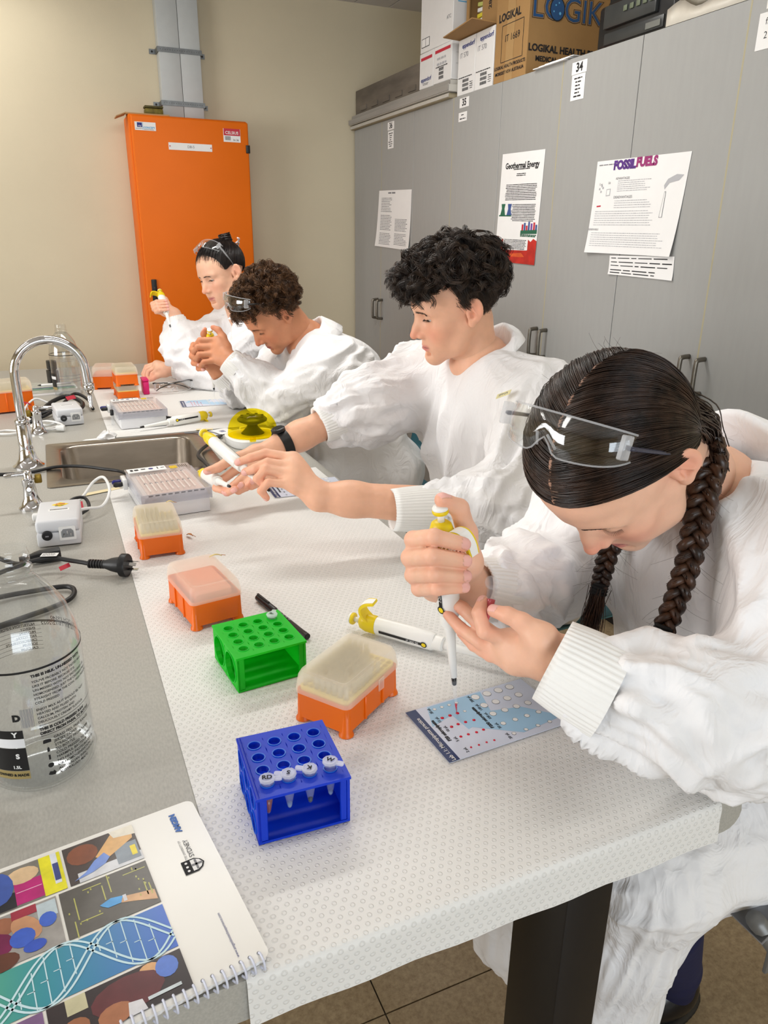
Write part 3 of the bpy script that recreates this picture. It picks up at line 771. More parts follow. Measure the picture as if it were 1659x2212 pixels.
# ------------------------------------------------------------------ plastics
def translucent(name, col, opac=0.35, rough=0.35, tint=(1, 1, 1), trl=0.4):
    """frosted plastic: part of the light passes straight through, the rest is scattered"""
    m, nt, p = new_mat(name); N = nt.nodes; L = nt.links
    out = N['Material Output']
    c = (*lin(col), 1)
    p.inputs['Base Color'].default_value = c; p.inputs['Roughness'].default_value = rough
    tl = N.new('ShaderNodeBsdfTranslucent'); tl.inputs[0].default_value = c
    mx = N.new('ShaderNodeMixShader'); mx.inputs[0].default_value = trl
    L.new(p.outputs[0], mx.inputs[1]); L.new(tl.outputs[0], mx.inputs[2])
    tr = N.new('ShaderNodeBsdfTransparent'); tr.inputs[0].default_value = (*tint, 1)
    m2 = N.new('ShaderNodeMixShader'); m2.inputs[0].default_value = opac
    L.new(tr.outputs[0], m2.inputs[1]); L.new(mx.outputs[0], m2.inputs[2]); L.new(m2.outputs[0], out.inputs[0])
    return m
def clear_plastic(name, tint=(.96, .97, .97), rough=.04, ior=1.5, boost=1.0, haze=0.0):
    m, nt, p = new_mat(name); N = nt.nodes; L = nt.links
    out = N['Material Output']; N.remove(p)
    lw = N.new('ShaderNodeLayerWeight'); lw.inputs[0].default_value = .5
    pw = N.new('ShaderNodeMath'); pw.operation = 'POWER'; pw.inputs[1].default_value = 4.0; L.new(lw.outputs['Facing'], pw.inputs[0])
    mu = N.new('ShaderNodeMath'); mu.operation = 'MULTIPLY_ADD'; mu.inputs[1].default_value = .55*boost; mu.inputs[2].default_value = .035+haze; mu.use_clamp = True
    L.new(pw.outputs[0], mu.inputs[0])
    gl = N.new('ShaderNodeBsdfGlossy'); gl.inputs['Roughness'].default_value = rough; gl.inputs[0].default_value = (.95, .95, .95, 1)
    tr = N.new('ShaderNodeBsdfTransparent'); tr.inputs[0].default_value = (*tint, 1)
    mx = N.new('ShaderNodeMixShader')
    L.new(mu.outputs[0], mx.inputs[0]); L.new(tr.outputs[0], mx.inputs[1]); L.new(gl.outputs[0], mx.inputs[2]); L.new(mx.outputs[0], out.inputs[0])
    return m
M_lid = translucent('frosted_lid', (252, 246, 234), .34, .3, trl=.55)
M_obox = translucent('orange_box_plastic', (248, 120, 6), .97, .35, (1, .5, .1), .30)
M_yins = mat('yellow_tip_insert', (240, 216, 110), .45, var=.03)
M_tipp = translucent('pipette_tip_plastic', (242, 234, 200), .35, .3, trl=.5)
M_clear = clear_plastic('clear_plastic')
M_hole = mat('dark_hole', (188, 160, 70), .8, var=0)

def tip_box_parts(t, insert=True, L=.121, W=.081, hb=.043, ht=.068, tips=True, inner=None, lid=True):
    """pipette tip box: x is the long side. base with corner feet, insert tray with holes and tips, frosted lid with skirt and latch"""
    n = 4
    o = rrect(L-.004, W-.004, .007, n); i_ = rrect(L-.008, W-.008, .005, n)
    V, F = shell(o, i_, .006, hb)
    obj('box_base', (V, F), M_obox, t, auto=40)
    obj('base_floor', prism(rrect(L-.0085, W-.0085, .005, n), .0075, .0095), M_obox, t)
    for sx in (-1, 1):
        for sy in (-1, 1):
            f = xf(lathe([(.0095, 0), (.0088, .003), (.0070, .006), (.0062, hb-.006), (.0055, hb-.005)], 12), Matrix.Translation((sx*(L/2-.0085), sy*(W/2-.0085), 0)))
            obj('foot', f, M_obox, t, auto=50)
    for sx in range(-2, 3):      # stiffening ribs on the long sides
        for sy in (-1, 1):
            if sx in (-1, 1): box('rib', .004, .003, hb-.010, M_obox, t, c=(sx*.02, sy*(W/2-.0012), hb/2+.001), bev=.001, seg=1)
    if insert:
        ins = obj('insert_tray', prism(rrect(L-.010, W-.010, .006, n), hb-.012, hb+.004), M_yins, t, auto=40)
        V = []; T = []
        tip = lathe([(.0026, .0045), (.0032, .008), (.0034, .0195), (.0026, .0195), (.0024, .0045)], 7, False, False)
        for a in range(12):
            for b in range(8):
                M = Matrix.Translation(((a-5.5)*.0088, (b-3.5)*.0086, hb))
                V.append(xf(([(.0034*math.cos(q), .0034*math.sin(q), .0043) for q in np.linspace(0, 2*math.pi, 10, endpoint=False)], [list(range(10))]), M))
                if tips and not (a > 8 and b < 3) and random.random() > .06: T.append(xf(tip, M))
        h = obj('insert_holes', join_vf(V), M_hole, ins); h['kind'] = 'stuff'
        if T: q = obj('pipette_tips', join_vf(T), M_tipp, t, smooth=True); q['kind'] = 'stuff'
    elif inner:
        obj('insert_tray', prism(rrect(L-.03, W-.024, .004, n), hb-.012, hb+.006), inner, t, auto=40)
    if not lid: return
    o2 = rrect(L, W, .009, n); o1 = rrect(L-.004, W-.004, .010, n); i1 = rrect(L-.0068, W-.0068, .009, n); i2 = rrect(L-.0025, W-.0025, .008, n)
    zs = ht-.006
    V = []; rings = [(o2, hb-.003), (o2, hb+.003), (o1, zs), (rrect(L-.010, W-.010, .009, n), ht), (rrect(L-.02, W-.02, .008, n), ht+.0003), (rrect(L-.021, W-.021, .008, n), ht-.0012), (rrect(L-.012, W-.012, .008, n), ht-.0016), (i1, zs), (i2, hb+.003), (i2, hb-.003)]
    m = len(o2)
    for rg, z in rings:
        # scalloped skirt
        for j, (x, y) in enumerate(rg):
            dz = 0
            if z < hb: dz = -.003 if (abs(x) < .026 or abs(y) < .018) else 0
            V.append((x, y, z+dz))
    F = []
    for k in range(len(rings)-1):
        for j in range(m): q = (j+1) % m; F.append([k*m+j, k*m+q, (k+1)*m+q, (k+1)*m+j])
    F += [[(len(rings)-1)*m+j, (len(rings)-1)*m+(j+1) % m, (j+1) % m, j] for j in range(m)]
    F += [[4*m+j for j in range(m)], [5*m+j for j in range(m)][::-1]]
    ld = obj('lid', (V, F), M_lid, t, auto=35)
    box('latch', .012, .002, .017, M_lid, ld, c=(.012, -W/2-.0012, hb-.004), bev=.0008, seg=1)
def tip_box(label, loc, rz, **k):
    t = thing('tip_box', label, 'tip box', loc, rz, group='orange pipette tip boxes')
    tip_box_parts(t, **k)
    return t
tip_box('nearest orange tip box with yellow insert and frosted lid, behind the blue rack', (.2875, .7545, PZ), R(35))
tip_box('orange tip box with pinkish frosted lid, next to the green rack', (.1705, 1.087, PZ), R(99), insert=False, inner=mat('salmon_insert', (232, 130, 90), .5), hb=.045, L=.125, W=.083)
tip_box('small orange tip box with yellow insert in front of the near gel box', (.140, 1.385, PZ), R(89))
tip_box('lower orange tip box of the far two-box stack', (.232, 2.905, PZ), R(92), lid=False, hb=.028)
tb = tip_box('upper orange tip box with yellow tips on the far stack', (.232, 2.905, PZ+.0495), R(92))
obj('clear_band', shell(rrect(.117, .077, .007), rrect(.113, .073, .006), -.0185, -.0003), M_lid, tb)
tip_box('orange tip box at the back with a red stud, left of the stack', (.175, 3.14, PZ), R(80), insert=False, inner=mat('salmon_insert', (232, 130, 90), .5), hb=.052, ht=.085)
tip_box('tall orange tip box behind the swan-neck tap at the left edge', (-.150, 2.80, BZ), R(10), insert=True, hb=.072, ht=.105, L=.13, W=.09)
t = thing('magenta_box', 'small magenta plastic box standing behind the far tip box stack', 'box', (.305, 2.95, PZ))
box('box_body', .022, .07, .048, mat('magenta_plastic', (214, 20, 110), .4), t, c=(0, 0, .0242), bev=.003)
box('box_cap', .024, .072, .008, mat('magenta_plastic', (214, 20, 110), .4), t, c=(0, 0, .0525), bev=.003)

# ---- tube racks
def holed_plate(nx, ny, px, py, r, x0, y0, x1, y1, z0, z1, seg=16):
    """plate spanning x0..x1,y0..y1 with nx*ny round holes on a px,py pitch about its centre"""
    cx, cy = (x0+x1)/2, (y0+y1)/2
    ex = [x0]+[cx+(i-nx/2)*px for i in range(nx+1)]+[x1]; ey = [y0]+[cy+(j-ny/2)*py for j in range(ny+1)]+[y1]
    V = []; F = []
    for z, flip in ((z1, False), (z0, True)):
        for i in range(nx+2):
            for j in range(ny+2):
                a, b, c, d = ex[i], ey[j], ex[i+1], ey[j+1]
                if 0 < i < nx+1 and 0 < j < ny+1:
                    mx, my = (a+c)/2, (b+d)/2; k = len(V)
                    for s in range(seg):
                        q = 2*math.pi*s/seg; co, si = math.cos(q), math.sin(q)
                        V.append((mx+r*co, my+r*si, z))
                        e = min((px/2)/max(abs(co), 1e-9), (py/2)/max(abs(si), 1e-9)); V.append((mx+e*co, my+e*si, z))
                    # square corners get their own triangles
                    for s in range(seg):
                        s2 = (s+1) % seg; f = [k+2*s, k+2*s+1, k+2*s2+1, k+2*s2]
                        F.append(f[::-1] if flip else f)
                else:
                    k = len(V); V += [(a, b, z), (c, b, z), (c, d, z), (a, d, z)]; F.append([k, k+1, k+2, k+3] if not flip else [k+3, k+2, k+1, k])
    # hole walls
    for i in range(nx):
        for j in range(ny):
            mx, my = cx+(i-nx/2+.5)*px, cy+(j-ny/2+.5)*py; k = len(V)
            for s in range(seg):
                q = 2*math.pi*s/seg; V += [(mx+r*math.cos(q), my+r*math.sin(q), z0-.003), (mx+r*math.cos(q), my+r*math.sin(q), z1+.0004)]
            for s in range(seg):
                s2 = (s+1) % seg; F.append([k+2*s, k+2*s+1, k+2*s2+1, k+2*s2])
    k = len(V); V += [(x0, y0, z0), (x1, y0, z0), (x1, y1, z0), (x0, y1, z0), (x0, y0, z1), (x1, y0, z1), (x1, y1, z1), (x0, y1, z1)]
    for a, b in ((0, 1), (1, 2), (2, 3), (3, 0)): F.append([k+a, k+b, k+b+4, k+a+4])
    return V, F
def ring(r0, r1, h, n=24):
    V = []; F = []
    for r, z in ((r0, 0), (r0, h), (r1, h), (r1, 0)):
        V += [(r*math.cos(2*math.pi*k/n), r*math.sin(2*math.pi*k/n), z) for k in range(n)]
    for k in range(4):
        for i in range(n): j = (i+1) % n; a = k*n; b = ((k+1) % 4)*n; F.append([a+i, a+j, b+j, b+i])
    return V, F
def rack(label, loc, rz, col, rings, h=.052, s=.0965, d=.100, ring_col=None):
    m = translucent('rack_plastic_%02x%02x%02x' % col, col, .93, .42, tuple(min(1, v/255+.02) for v in col), .35)
    m2 = translucent('rack_rim_%02x%02x%02x' % ring_col, ring_col, .9, .3, (.6, .7, .9), .4)
    t = thing('tube_rack', label, 'tube rack', loc, rz)
    obj('top_plate', holed_plate(4, 4, .0215, .0205, .0062, -s/2-.001, -d/2-.001, s/2+.001, d/2+.001, h-.003, h, 16), m, t)
    for i in range(4):
        for j in range(4):
            obj('hole_rim', xf(ring(.0062, .0074, .0008, 20), Matrix.Translation(((i-1.5)*.0215, (j-1.5)*.0205, h))), m2, t)
    box2('bottom_plate', (-s/2, -d/2, 0.0003), (s/2, d/2, .003), m, t)
    box2('back_wall', (-s/2+.0032, d/2-.003, .0032), (s/2-.0032, d/2, h-.0064), m, t)
    for sx in (-1, 1):
        # side wall pierced by round openings with proud rims
        nx, ny, pr_, rr_ = rings
        if sx > 0:
            box2('side_wall', (s/2-.003, -d/2, .0032), (s/2, d/2, h-.0032), m, t)
            box2('front_post', (s/2-.010, -d/2, .0032), (s/2-.0032, -d/2+.0035, h-.0032), m, t, bev=.0008, seg=1)
            continue
        V, F = holed_plate(nx, ny, pr_, pr_ if ny > 1 else (h-.0075)*.98, rr_, -d/2, .0032, d/2, h-.0032, 0, .003, 24)
        M = Matrix(((0, 0, sx, sx*(s/2-.003)), (1, 0, 0, 0), (0, 1, 0, 0), (0, 0, 0, 1)))
        w = obj('side_wall', xf((V, F), M), m, t)
        for i in range(nx):
            for j in range(ny):
                y = (i-(nx-1)/2)*pr_; z = h/2+(j-(ny-1)/2)*pr_
                obj('opening_rim', xf(ring(rr_, rr_+.0012, .0012, 28), Matrix(((0, 0, sx, sx*(s/2)), (1, 0, 0, y), (0, 1, 0, z), (0, 0, 0, 1)))), m2, w, smooth=False)
        box2('front_post', (sx*(s/2)-(.010 if sx > 0 else 0), -d/2, .0032), (sx*(s/2)+(.010 if sx < 0 else 0), -d/2+.0035, h-.0032), m, t, bev=.0008, seg=1)
    return t
rg = rack('green four-by-four tube rack beside the black marker', (.2075, .888, PZ), R(6), (0, 214, 30), (2, 1, .046, .0205), ring_col=(40, 225, 70))
rbk = rack('blue four-by-four tube rack holding four microtubes, nearest the camera', (.1715, .616, PZ), R(-2.5), (0, 66, 222), (3, 2, .030, .0105), ring_col=(30, 120, 240), h=.056, s=.094, d=.098)
M_tube = translucent('microtube_plastic', (230, 236, 242), .16, .2, trl=.4)
M_cap = translucent('microtube_cap_plastic', (236, 238, 244), .55, .2, trl=.4)
M_redliq = mat('red_dye_liquid', (120, 8, 22), .15, var=.05)
M_paleliq = translucent('clear_blue_liquid', (170, 200, 226), .5, .1)
def microtube(label, base, m_liq, fill, rz, mark, rackloc, rackrz, i, j, h, lift=0.0):
    x, y = (i-1.5)*.0215, (j-1.5)*.0205
    p = Matrix.Translation(rackloc) @ Matrix.Rotation(rackrz, 4, 'Z') @ Vector((x, y, h))
    t = thing('microtube', label, 'tube', (p.x, p.y, p.z-.036+lift), rz, group='microtubes in the racks')
    obj('tube_wall', lathe([(.0010, 0), (.0022, .002), (.0048, .017), (.0054, .020), (.0056, .0385), (.0074, .0388), (.0074, .0402)], 18, True, False), M_tube, t, smooth=True)
    if m_liq: obj('liquid', lathe([(.0010, .0008), (.0021, .0024), (.0021+.0026*min(1, (fill-.0026)/.0145), fill)], 14), m_liq, t, smooth=True)
    l = obj('cap', join_vf([lathe([(.0050, .0385), (.0076, .0405), (.0080, .0412), (.0080, .0428), (.0072, .0434), (.0060, .0434), (.0058, .0428)], 10), xf(prism(rrect(.008, .006, .002), .0405, .0422), Matrix.Translation((.0105, 0, 0)))]), M_cap, t, auto=40)
    rows = []
    rg_ = random.Random(hash(label) % 97)
    text('marker_writing', mark, .0075, M_ink, l, Matrix.Translation((0, 0, .0437)), bold=.0003)
    return t
L_ = (.1715, .616, PZ); A_ = R(-2.5)
microtube('microtube with dark red dye at the left of the blue rack', None, M_redliq, .019, R(-15), 'RD', L_, A_, 0, 0, .056)
microtube('clear microtube second from the left in the blue rack', None, M_paleliq, .006, R(155), 'S', L_, A_, 1, 0, .056)
microtube('clear microtube third from the left in the blue rack', None, mat('dark_dye', (24, 30, 40), .3), .005, R(150), 'K', L_, A_, 2, 0, .056)
microtube('clear microtube at the right of the blue rack', None, M_paleliq, .004, R(-40), 'W', L_, A_, 3, 0, .056, .003)
microtube('single capped microtube in the far corner of the green rack', None, M_paleliq, .006, R(60), 'P', (.2075, .888, PZ), R(6), 3, 3, .052)

# ---- marker pen
def tube_thing(name, label, cat, a, b): pass
def axis_frame(a, b, roll=0.0):
    a, b = Vector(a), Vector(b); z = (b-a).normalized()
    x = Vector((0, 0, 1)).cross(z)
    if x.length < 1e-3: x = Vector((1, 0, 0))
    x.normalize(); y = z.cross(x)
    M = Matrix(((x.x, y.x, z.x, a.x), (x.y, y.y, z.y, a.y), (x.z, y.z, z.z, a.z), (0, 0, 0, 1)))
    return M @ Matrix.Rotation(roll, 4, 'Z')
def marker(label, a, b):
    t = thing('marker_pen', label, 'marker', a); t.matrix_world = axis_frame(a, b)
    l = (Vector(b)-Vector(a)).length
    obj('barrel', lathe([(.0040, .060), (.0046, .061), (.0046, l-.010), (.0050, l-.0095), (.0050, l-.001), (.0038, l)], 16), M_blk, t, auto=40)
    obj('cap', lathe([(.0040, 0), (.0054, .0015), (.0056, .058), (.0048, .0605)], 16), M_blk, t, auto=40)
    box2('pocket_clip', (-.002, .0052, .001), (.002, .0075, .040), M_blk, t, bev=.0008, seg=1)
    lines_mesh('barrel_print', [(.066+i*.009, .071+i*.009, 0, .002) for i in range(5)], Matrix(((0, 1, 0, 0), (0, 0, 1, .0049), (1, 0, 0, 0), (0, 0, 0, 1))), M_inkgrey, t)
    return t
marker('black marker pen lying between the orange box and the green rack', (.2555, 1.085, PZ+.006), (.291, .930, PZ+.0052))
marker('black marker pen poking out behind the far gel box', (.29, 2.50, PZ+.006), (.352, 2.42, PZ+.0052))

# ---- pipettes: local z runs from the nozzle (0) to the plunger button (.245); +y is the finger-rest side
M_pip = mat('pipette_white', (236, 235, 230), .32, var=.01)
M_yel = mat('pipette_yellow', (232, 204, 24), .38, var=.03)
M_cream = mat('pipette_cream', (238, 232, 214), .35, var=.01)
def pipette(label, a, b, roll=0.0, tip=0.0, tipfill=None, vol='2-20 µl', body=None, hook=None):
    if hook is not None:      # turn the finger rest towards this direction
        M0 = axis_frame(a, b); hv = Vector(hook); roll = math.atan2(-hv.dot(Vector(M0.col[0][:3])), hv.dot(Vector(M0.col[1][:3])))
    t = thing('micropipette', label, 'pipette', a, group='yellow and white micropipettes'); t.matrix_world = axis_frame(a, b, roll)
    m = body or M_pip
    obj('shaft', lathe([(.0031, .012), (.0042, .013), (.0052, .05), (.0068, .085), (.0072, .092)], 20), m, t, smooth=True)
    obj('nozzle', lathe([(.0022, 0), (.0027, .001), (.0033, .0125)], 16), M_blk, t, smooth=True)
    obj('collar', lathe([(.0072, .091), (.0108, .093), (.0112, .104), (.0105, .107)], 24), m, t, auto=50)
    # ergonomic body, flattened section
    prof = [(.0100, .0130, .106), (.0118, .0150, .110), (.0122, .0156, .14), (.0120, .0150, .175), (.0118, .0150, .198), (.0114, .0144, .2000)]
    def ell(pf, n=24, cy=None):
        V = []; F = []
        for k, (rx, ry, z) in enumerate(pf):
            c0 = cy[k] if cy else 0
            V += [(rx*math.cos(2*math.pi*i/n), c0+ry*math.sin(2*math.pi*i/n), z) for i in range(n)]
        for k in range(len(pf)-1):
            for i in range(n): j = (i+1) % n; F.append([k*n+i, k*n+j, (k+1)*n+j, (k+1)*n+i])
        F += [list(range(n))[::-1], [(len(pf)-1)*n+i for i in range(n)]]
        return V, F
    obj('body', ell(prof), m, t, auto=45)
    hd = obj('head', ell([(.0116, .0147, .2002), (.0122, .0154, .203), (.0118, .0150, .218), (.0098, .0120, .226), (.0070, .0080, .2285)]), M_yel, t, auto=45)
    # hooked finger rest
    P = spline([(0, .008, .212), (0, .018, .221), (0, .030, .222), (0, .039, .213), (0, .043, .200)], 4)
    V = []; F = []; n = len(P)
    for k, q in enumerate(P):
        T = (P[min(k+1, n-1)]-P[max(k-1, 0)]); T /= np.linalg.norm(T); Nn = np.array([0, -T[2], T[1]])
        w = .0095*(1-.25*(k/(n-1))**3); th = .0020
        for sx, sn in ((-1, -1), (1, -1), (1, 1), (-1, 1)): V.append(q+np.array([sx*w, 0, 0])+Nn*th*sn)
    for k in range(n-1):
        for i in range(4): j = (i+1) % 4; F.append([4*k+i, 4*k+j, 4*k+4+j, 4*k+4+i])
    F += [[0, 1, 2, 3][::-1], [4*n-4, 4*n-3, 4*n-2, 4*n-1]]
    hk = obj('finger_rest', (V, F), M_yel, t, auto=50)
    V2 = []; F2 = []
    for k, q in enumerate(P[3:]):
        k2 = k+3; T = (P[min(k2+1, n-1)]-P[max(k2-1, 0)]); T /= np.linalg.norm(T); Nn = np.array([0, -T[2], T[1]])
        w = .0070*(1-.25*(k2/(n-1))**3)
        V2 += [q-np.array([w, 0, 0])+Nn*.0024, q+np.array([w, 0, 0])+Nn*.0024]
    if np.cross(np.array([1, 0, 0]), P[4]-P[3])@np.array([0, 0, 1]) < 0: pass
    F2 = [[2*k, 2*k+1, 2*k+3, 2*k+2] for k in range(len(V2)//2-1)]
    obj('finger_pad', (V2, F2), m, hk)
    pl = obj('plunger', lathe([(.0040, .2285), (.0040, .240)], 14), m, t, smooth=True)
    obj('button_ring', lathe([(.0085, .2385), (.0092, .2395), (.0092, .2425), (.0085, .2432)], 22), M_yel, pl, auto=50)
    obj('button_cap', lathe([(.0088, .2433), (.0090, .2445), (.0080, .2465), (.004, .2475)], 22), m, pl, auto=50)
    # volume strip
    st = [(-.0024, -.038), (.0024, -.038), (.0024, .033), (-.0024, .033)]
    M = Matrix(((0, 0, 1, .0125), (1, 0, 0, 0), (0, 1, 0, .158), (0, 0, 0, 1)))
    s_ = poly('volume_strip', st, M, M_blk, t)
    poly('volume_dot', [(.005*math.cos(q), -.040+.005*math.sin(q)) for q in np.linspace(0, 2*math.pi, 16, endpoint=False)], M, M_blk, s_, .0001)
    poly('volume_dot', [(.0034*math.cos(q), -.040+.0034*math.sin(q)) for q in np.linspace(0, 2*math.pi, 16, endpoint=False)], M, M_yel, s_, .0003)
    text('lettering', vol, .0052, M_white, s_, M @ Matrix.Translation((0, -.022, .0004)) @ Matrix.Rotation(R(90), 4, 'Z'))
    if tip:
        obj('disposable_tip', lathe([(.0005, -tip), (.0008, -tip+.002), (.0026, -.010), (.0040, .004), (.0042, .008), (.0036, .008)], 14, True, False), M_tube, t, smooth=True)
        if tipfill: obj('tip_liquid', lathe([(.0004, -tip+.0006), (.0016, -tip+tipfill)], 10), mat('red_dye_drop', (196, 10, 44), .2, var=0), t, smooth=True)
    return t
pipette('micropipette lying on the paper behind the nearest tip box, nozzle under the hand', (.515, .745, PZ+.014), (.399, .890, PZ+.018), R(-12), vol='20-200 µl')
pipette('micropipette lying on the far paper in front of the gel box', (.215, 2.335, PZ+.012), (.445, 2.410, PZ+.019), R(165))

# ---- laminated practice cards
M_cardb = mat('card_pale_lilac', (206, 212, 228), .3, var=.02)
M_cardl = mat('card_light_blue', (158, 196, 224), .3, var=.04, scale=20)
M_cardn = mat('card_navy', (14, 40, 92), .3, var=.03)
M_lam = translucent('lamination_film', (235, 235, 238), .12, .15)
M_dot = mat('red_dye_drop', (196, 10, 44), .2, var=0)
def practice_card(label, loc, rz, filled=True, detail=True, W=.106, H=.178):
    """u runs along the header text, v down the card from the header; local x = v, local y = u"""
    t = thing('practice_card', label, 'card', loc, rz, group='laminated micropipette practice cards')
    obj('lamination', prism(rrect(H+.010, W+.010, .004), 0.0003, .0007), M_lam, t).location = (H/2, 0, 0)
    Mx = Matrix.Translation((0, -W/2, .0010))
    obj('card', prism(rect(0, -W/2, H, W/2), .0004, .0010), M_cardb, t)
    poly('header_band', rect(0, 0, .0145, W), Mx, M_cardn, t, .0001)
    poly('blue_field', [(.016, W*.62), (.030, W*.98), (H*.62, W*.98), (H*.55, W*.55), (H*.30, W*.40), (H*.28, W*.72)], Mx, M_cardl, t, .0001)
    poly('blue_field', [(.085, W*.62), (H*.78, W*.50), (H*.98, W*.14), (H*.62, W*.08), (.055, W*.45)], Mx, M_cardl, t, .00015)
    TM = lambda x, y: Matrix(((0, -1, 0, x), (1, 0, 0, y-W/2), (0, 0, 1, .0014), (0, 0, 0, 1)))
    text('lettering', 'Lab 1.1: Micropipette practice', .0072, M_paper, t, TM(.0075, W*.42), bold=.00012)
    rows_ = [.906, .717, .529, .321, .112]
    drops = []; rings_ = []; whites = []
    circ = lambda cx, cy, r, n=16: [(cx+r*math.cos(q), cy+r*math.sin(q)) for q in np.linspace(0, 2*math.pi, n, endpoint=False)]
    vols = ['20 µL', '15 µL', '10 µL', '5 µL', '2 µL']; vol2 = ['200 µL', '150 µL', '100 µL', '50 µL', '20 µL']
    for k, y in enumerate(rows_):
        r = (.0021, .0019, .0017, .0015, .0011)[k]
        r2 = (.0058, .0052, .0046, .0036, .0028)[k]
        if detail:
            text('lettering', vols[k], .0052, M_ink, t, TM(.0295, y*W-.001), bold=.0001)
            text('lettering', vol2[k], .0052, M_ink, t, TM(.0895, y*W-.001), bold=.0001)
        for c in range(4):
            x = .0365+c*.0108
            on = filled and k > 0 and not (k == 1 and c > 2)
            if on:
                d = obj('dye_drop', xf(lathe([(r*1.25, 0), (r*1.1, .0006), (r*.5, .0011), (.0001, .0012)], 12, False), Matrix.Translation((x+random.uniform(-.0008, .0008), y*W-W/2+random.uniform(-.0008, .0008), .0011))), M_dot, t, smooth=True)
            else:
                poly('target_ring', circ(x, y*W, r*1.15), Mx, M_ink, t, .0002); poly('target_spot', circ(x, y*W, r), Mx, M_paper, t, .0003)
            if not (k == 0 and False):
                x2 = .098+c*.018
                poly('target_ring', circ(x2, y*W, r2, 20), Mx, M_ink, t, .0002); poly('target_spot', circ(x2, y*W, r2-.0004, 20), Mx, M_paper, t, .0003)
    if detail:
        text('lettering', 'P20 micropipette', .0062, M_ink, t, TM(.0215, W*.52), bold=.0003)
        text('lettering', 'P200 micropipette', .0062, M_ink, t, TM(.0815, W*.52), bold=.0003)
    return t
practice_card('laminated micropipette practice card with red drops under the held pipette tip', (.3495, .6565, PZ), R(3))
practice_card('laminated practice card under the far bent-over boy\'s pipette', (.395, 2.69, PZ), R(-4), detail=False)
practice_card('laminated practice card beside the folded safety glasses at the far end', (.46, 3.20, PZ), R(10), detail=False)
practice_card('laminated practice card under the hands of the boy with the wristwatch', (.425, 1.625, PZ), R(-2), filled=False)
# ------------------------------------------------------------------ gel boxes (white tanks under clear lids with lanes)
M_gelw = mat('gel_tank_white', (222, 222, 224), .35, var=.01)
M_gelclear = translucent('gel_lid_clear', (236, 226, 222), .30, .12, trl=.4)
M_gel_frame = translucent('gel_lid_rim', (206, 206, 214), .45, .12, trl=.3)
M_lane = translucent('gel_lane_ridge', (240, 236, 232), .8, .1, trl=.2)
M_deepblue = mat('deep_blue_plug', (20, 24, 110), .4)
def gel_box(label, loc, rz):
    t = thing('gel_tank', label, 'gel tank', loc, rz, group='gel electrophoresis tanks')
    W, D, H = .138, .205, .052
    box2('tank', (0, 0, .0004), (W, D, H-.014), M_gelw, t, bev=.002)
    box2('tank_step', (.003, .003, H-.0138), (W-.003, D-.003, H-.004), M_gelw, t, bev=.001, seg=1)
    box2('gel_bed', (.012, .012, H-.0038), (W-.012, D-.05, H-.001), mat('gel_pinkish_grey', (228, 212, 206), .4, var=.06, scale=60), t)
    ld = box2('lid', (-.004, -.004, H), (W+.004, D, H+.003), M_gelclear, t, bev=.0008, seg=1)
    for a, b in (((-.005, -.005, H-.020), (W+.005, -.0025, H+.0032)), ((-.0055, -.0024, H-.022), (-.003, D-.03, H+.0032)), ((W+.003, -.0024, H-.022), (W+.0055, D-.03, H+.0032))):
        box2('lid_rim', a, b, M_gel_frame, t)
    for r in range(2):
        for i in range(9):
            x = .018+i*.0118; y = .016+r*.068
            box2('lane', (x, y, H+.0032), (x+.0024, y+.056, H+.0046), M_lane, ld)
            box2('lane_well', (x-.002, y+.057, H+.0032), (x+.004, y+.061, H+.0040), M_inkgrey, ld)
    for i in range(9): box2('rim_mark', (.010+i*.0135, -.0056, H-.001), (.019+i*.0135, -.0051, H+.0018), mat('mark_grey', (120, 120, 126), .5), ld)
    sp = box2('label_strip', (.0, D-.038, H+.0032), (W*.62, D-.006, H+.0046), M_paper, ld)
    Mt = Matrix.Translation((0, D-.022, H+.0050))
    for x, r_ in ((.052, .0055),): poly('printed_dot', [(x+r_*math.cos(q), r_*math.sin(q)) for q in np.linspace(0, 6.28, 14, endpoint=False)], Mt, M_navy, sp)
    lines_mesh('strip_print', [(.006, .012, 0, .012), (.015, .024, 0, .009), (.030, .040, .002, .005), (.066, .068, 0, .014), (.074, .082, 0, .003)], Mt, M_ink, sp, .0002)
    y_ = box2('warning_sticker', (W*.68, D-.036, H+.0032), (W*.80, D-.016, H+.0042), mat('warning_yellow', (214, 180, 40), .5, var=.2, scale=200), ld)
    lines_mesh('vent_slots', [(W*.83+i*.0042, W*.83+.0018+i*.0042, D-.024, .024) for i in range(5)], Matrix.Translation((0, 0, H+.0036)), mat('slot_brown', (96, 80, 70), .6), ld)
    box2('terminal_block', (-.016, D-.050, H-.030), (-.0058, D-.010, H-.006), M_white, t, bev=.002)
    for k, (y, m) in enumerate(((D-.040, M_blk), (D-.020, M_deepblue))):
        obj('terminal_plug', xf(lathe([(.0045, 0), (.006, .003), (.006, .016), (.0035, .020)], 10), Matrix.Translation((-.016, y, H-.018)) @ Matrix.Rotation(R(-90), 4, 'Y')), m, t, auto=50)
    return t
gel_box('white gel tank with clear ridged lid beside the sink, near pipette hands', (.133, 1.535, PZ), R(4))
gel_box('white gel tank with clear ridged lid on the far paper beyond the sink', (.163, 2.375, PZ), R(3))

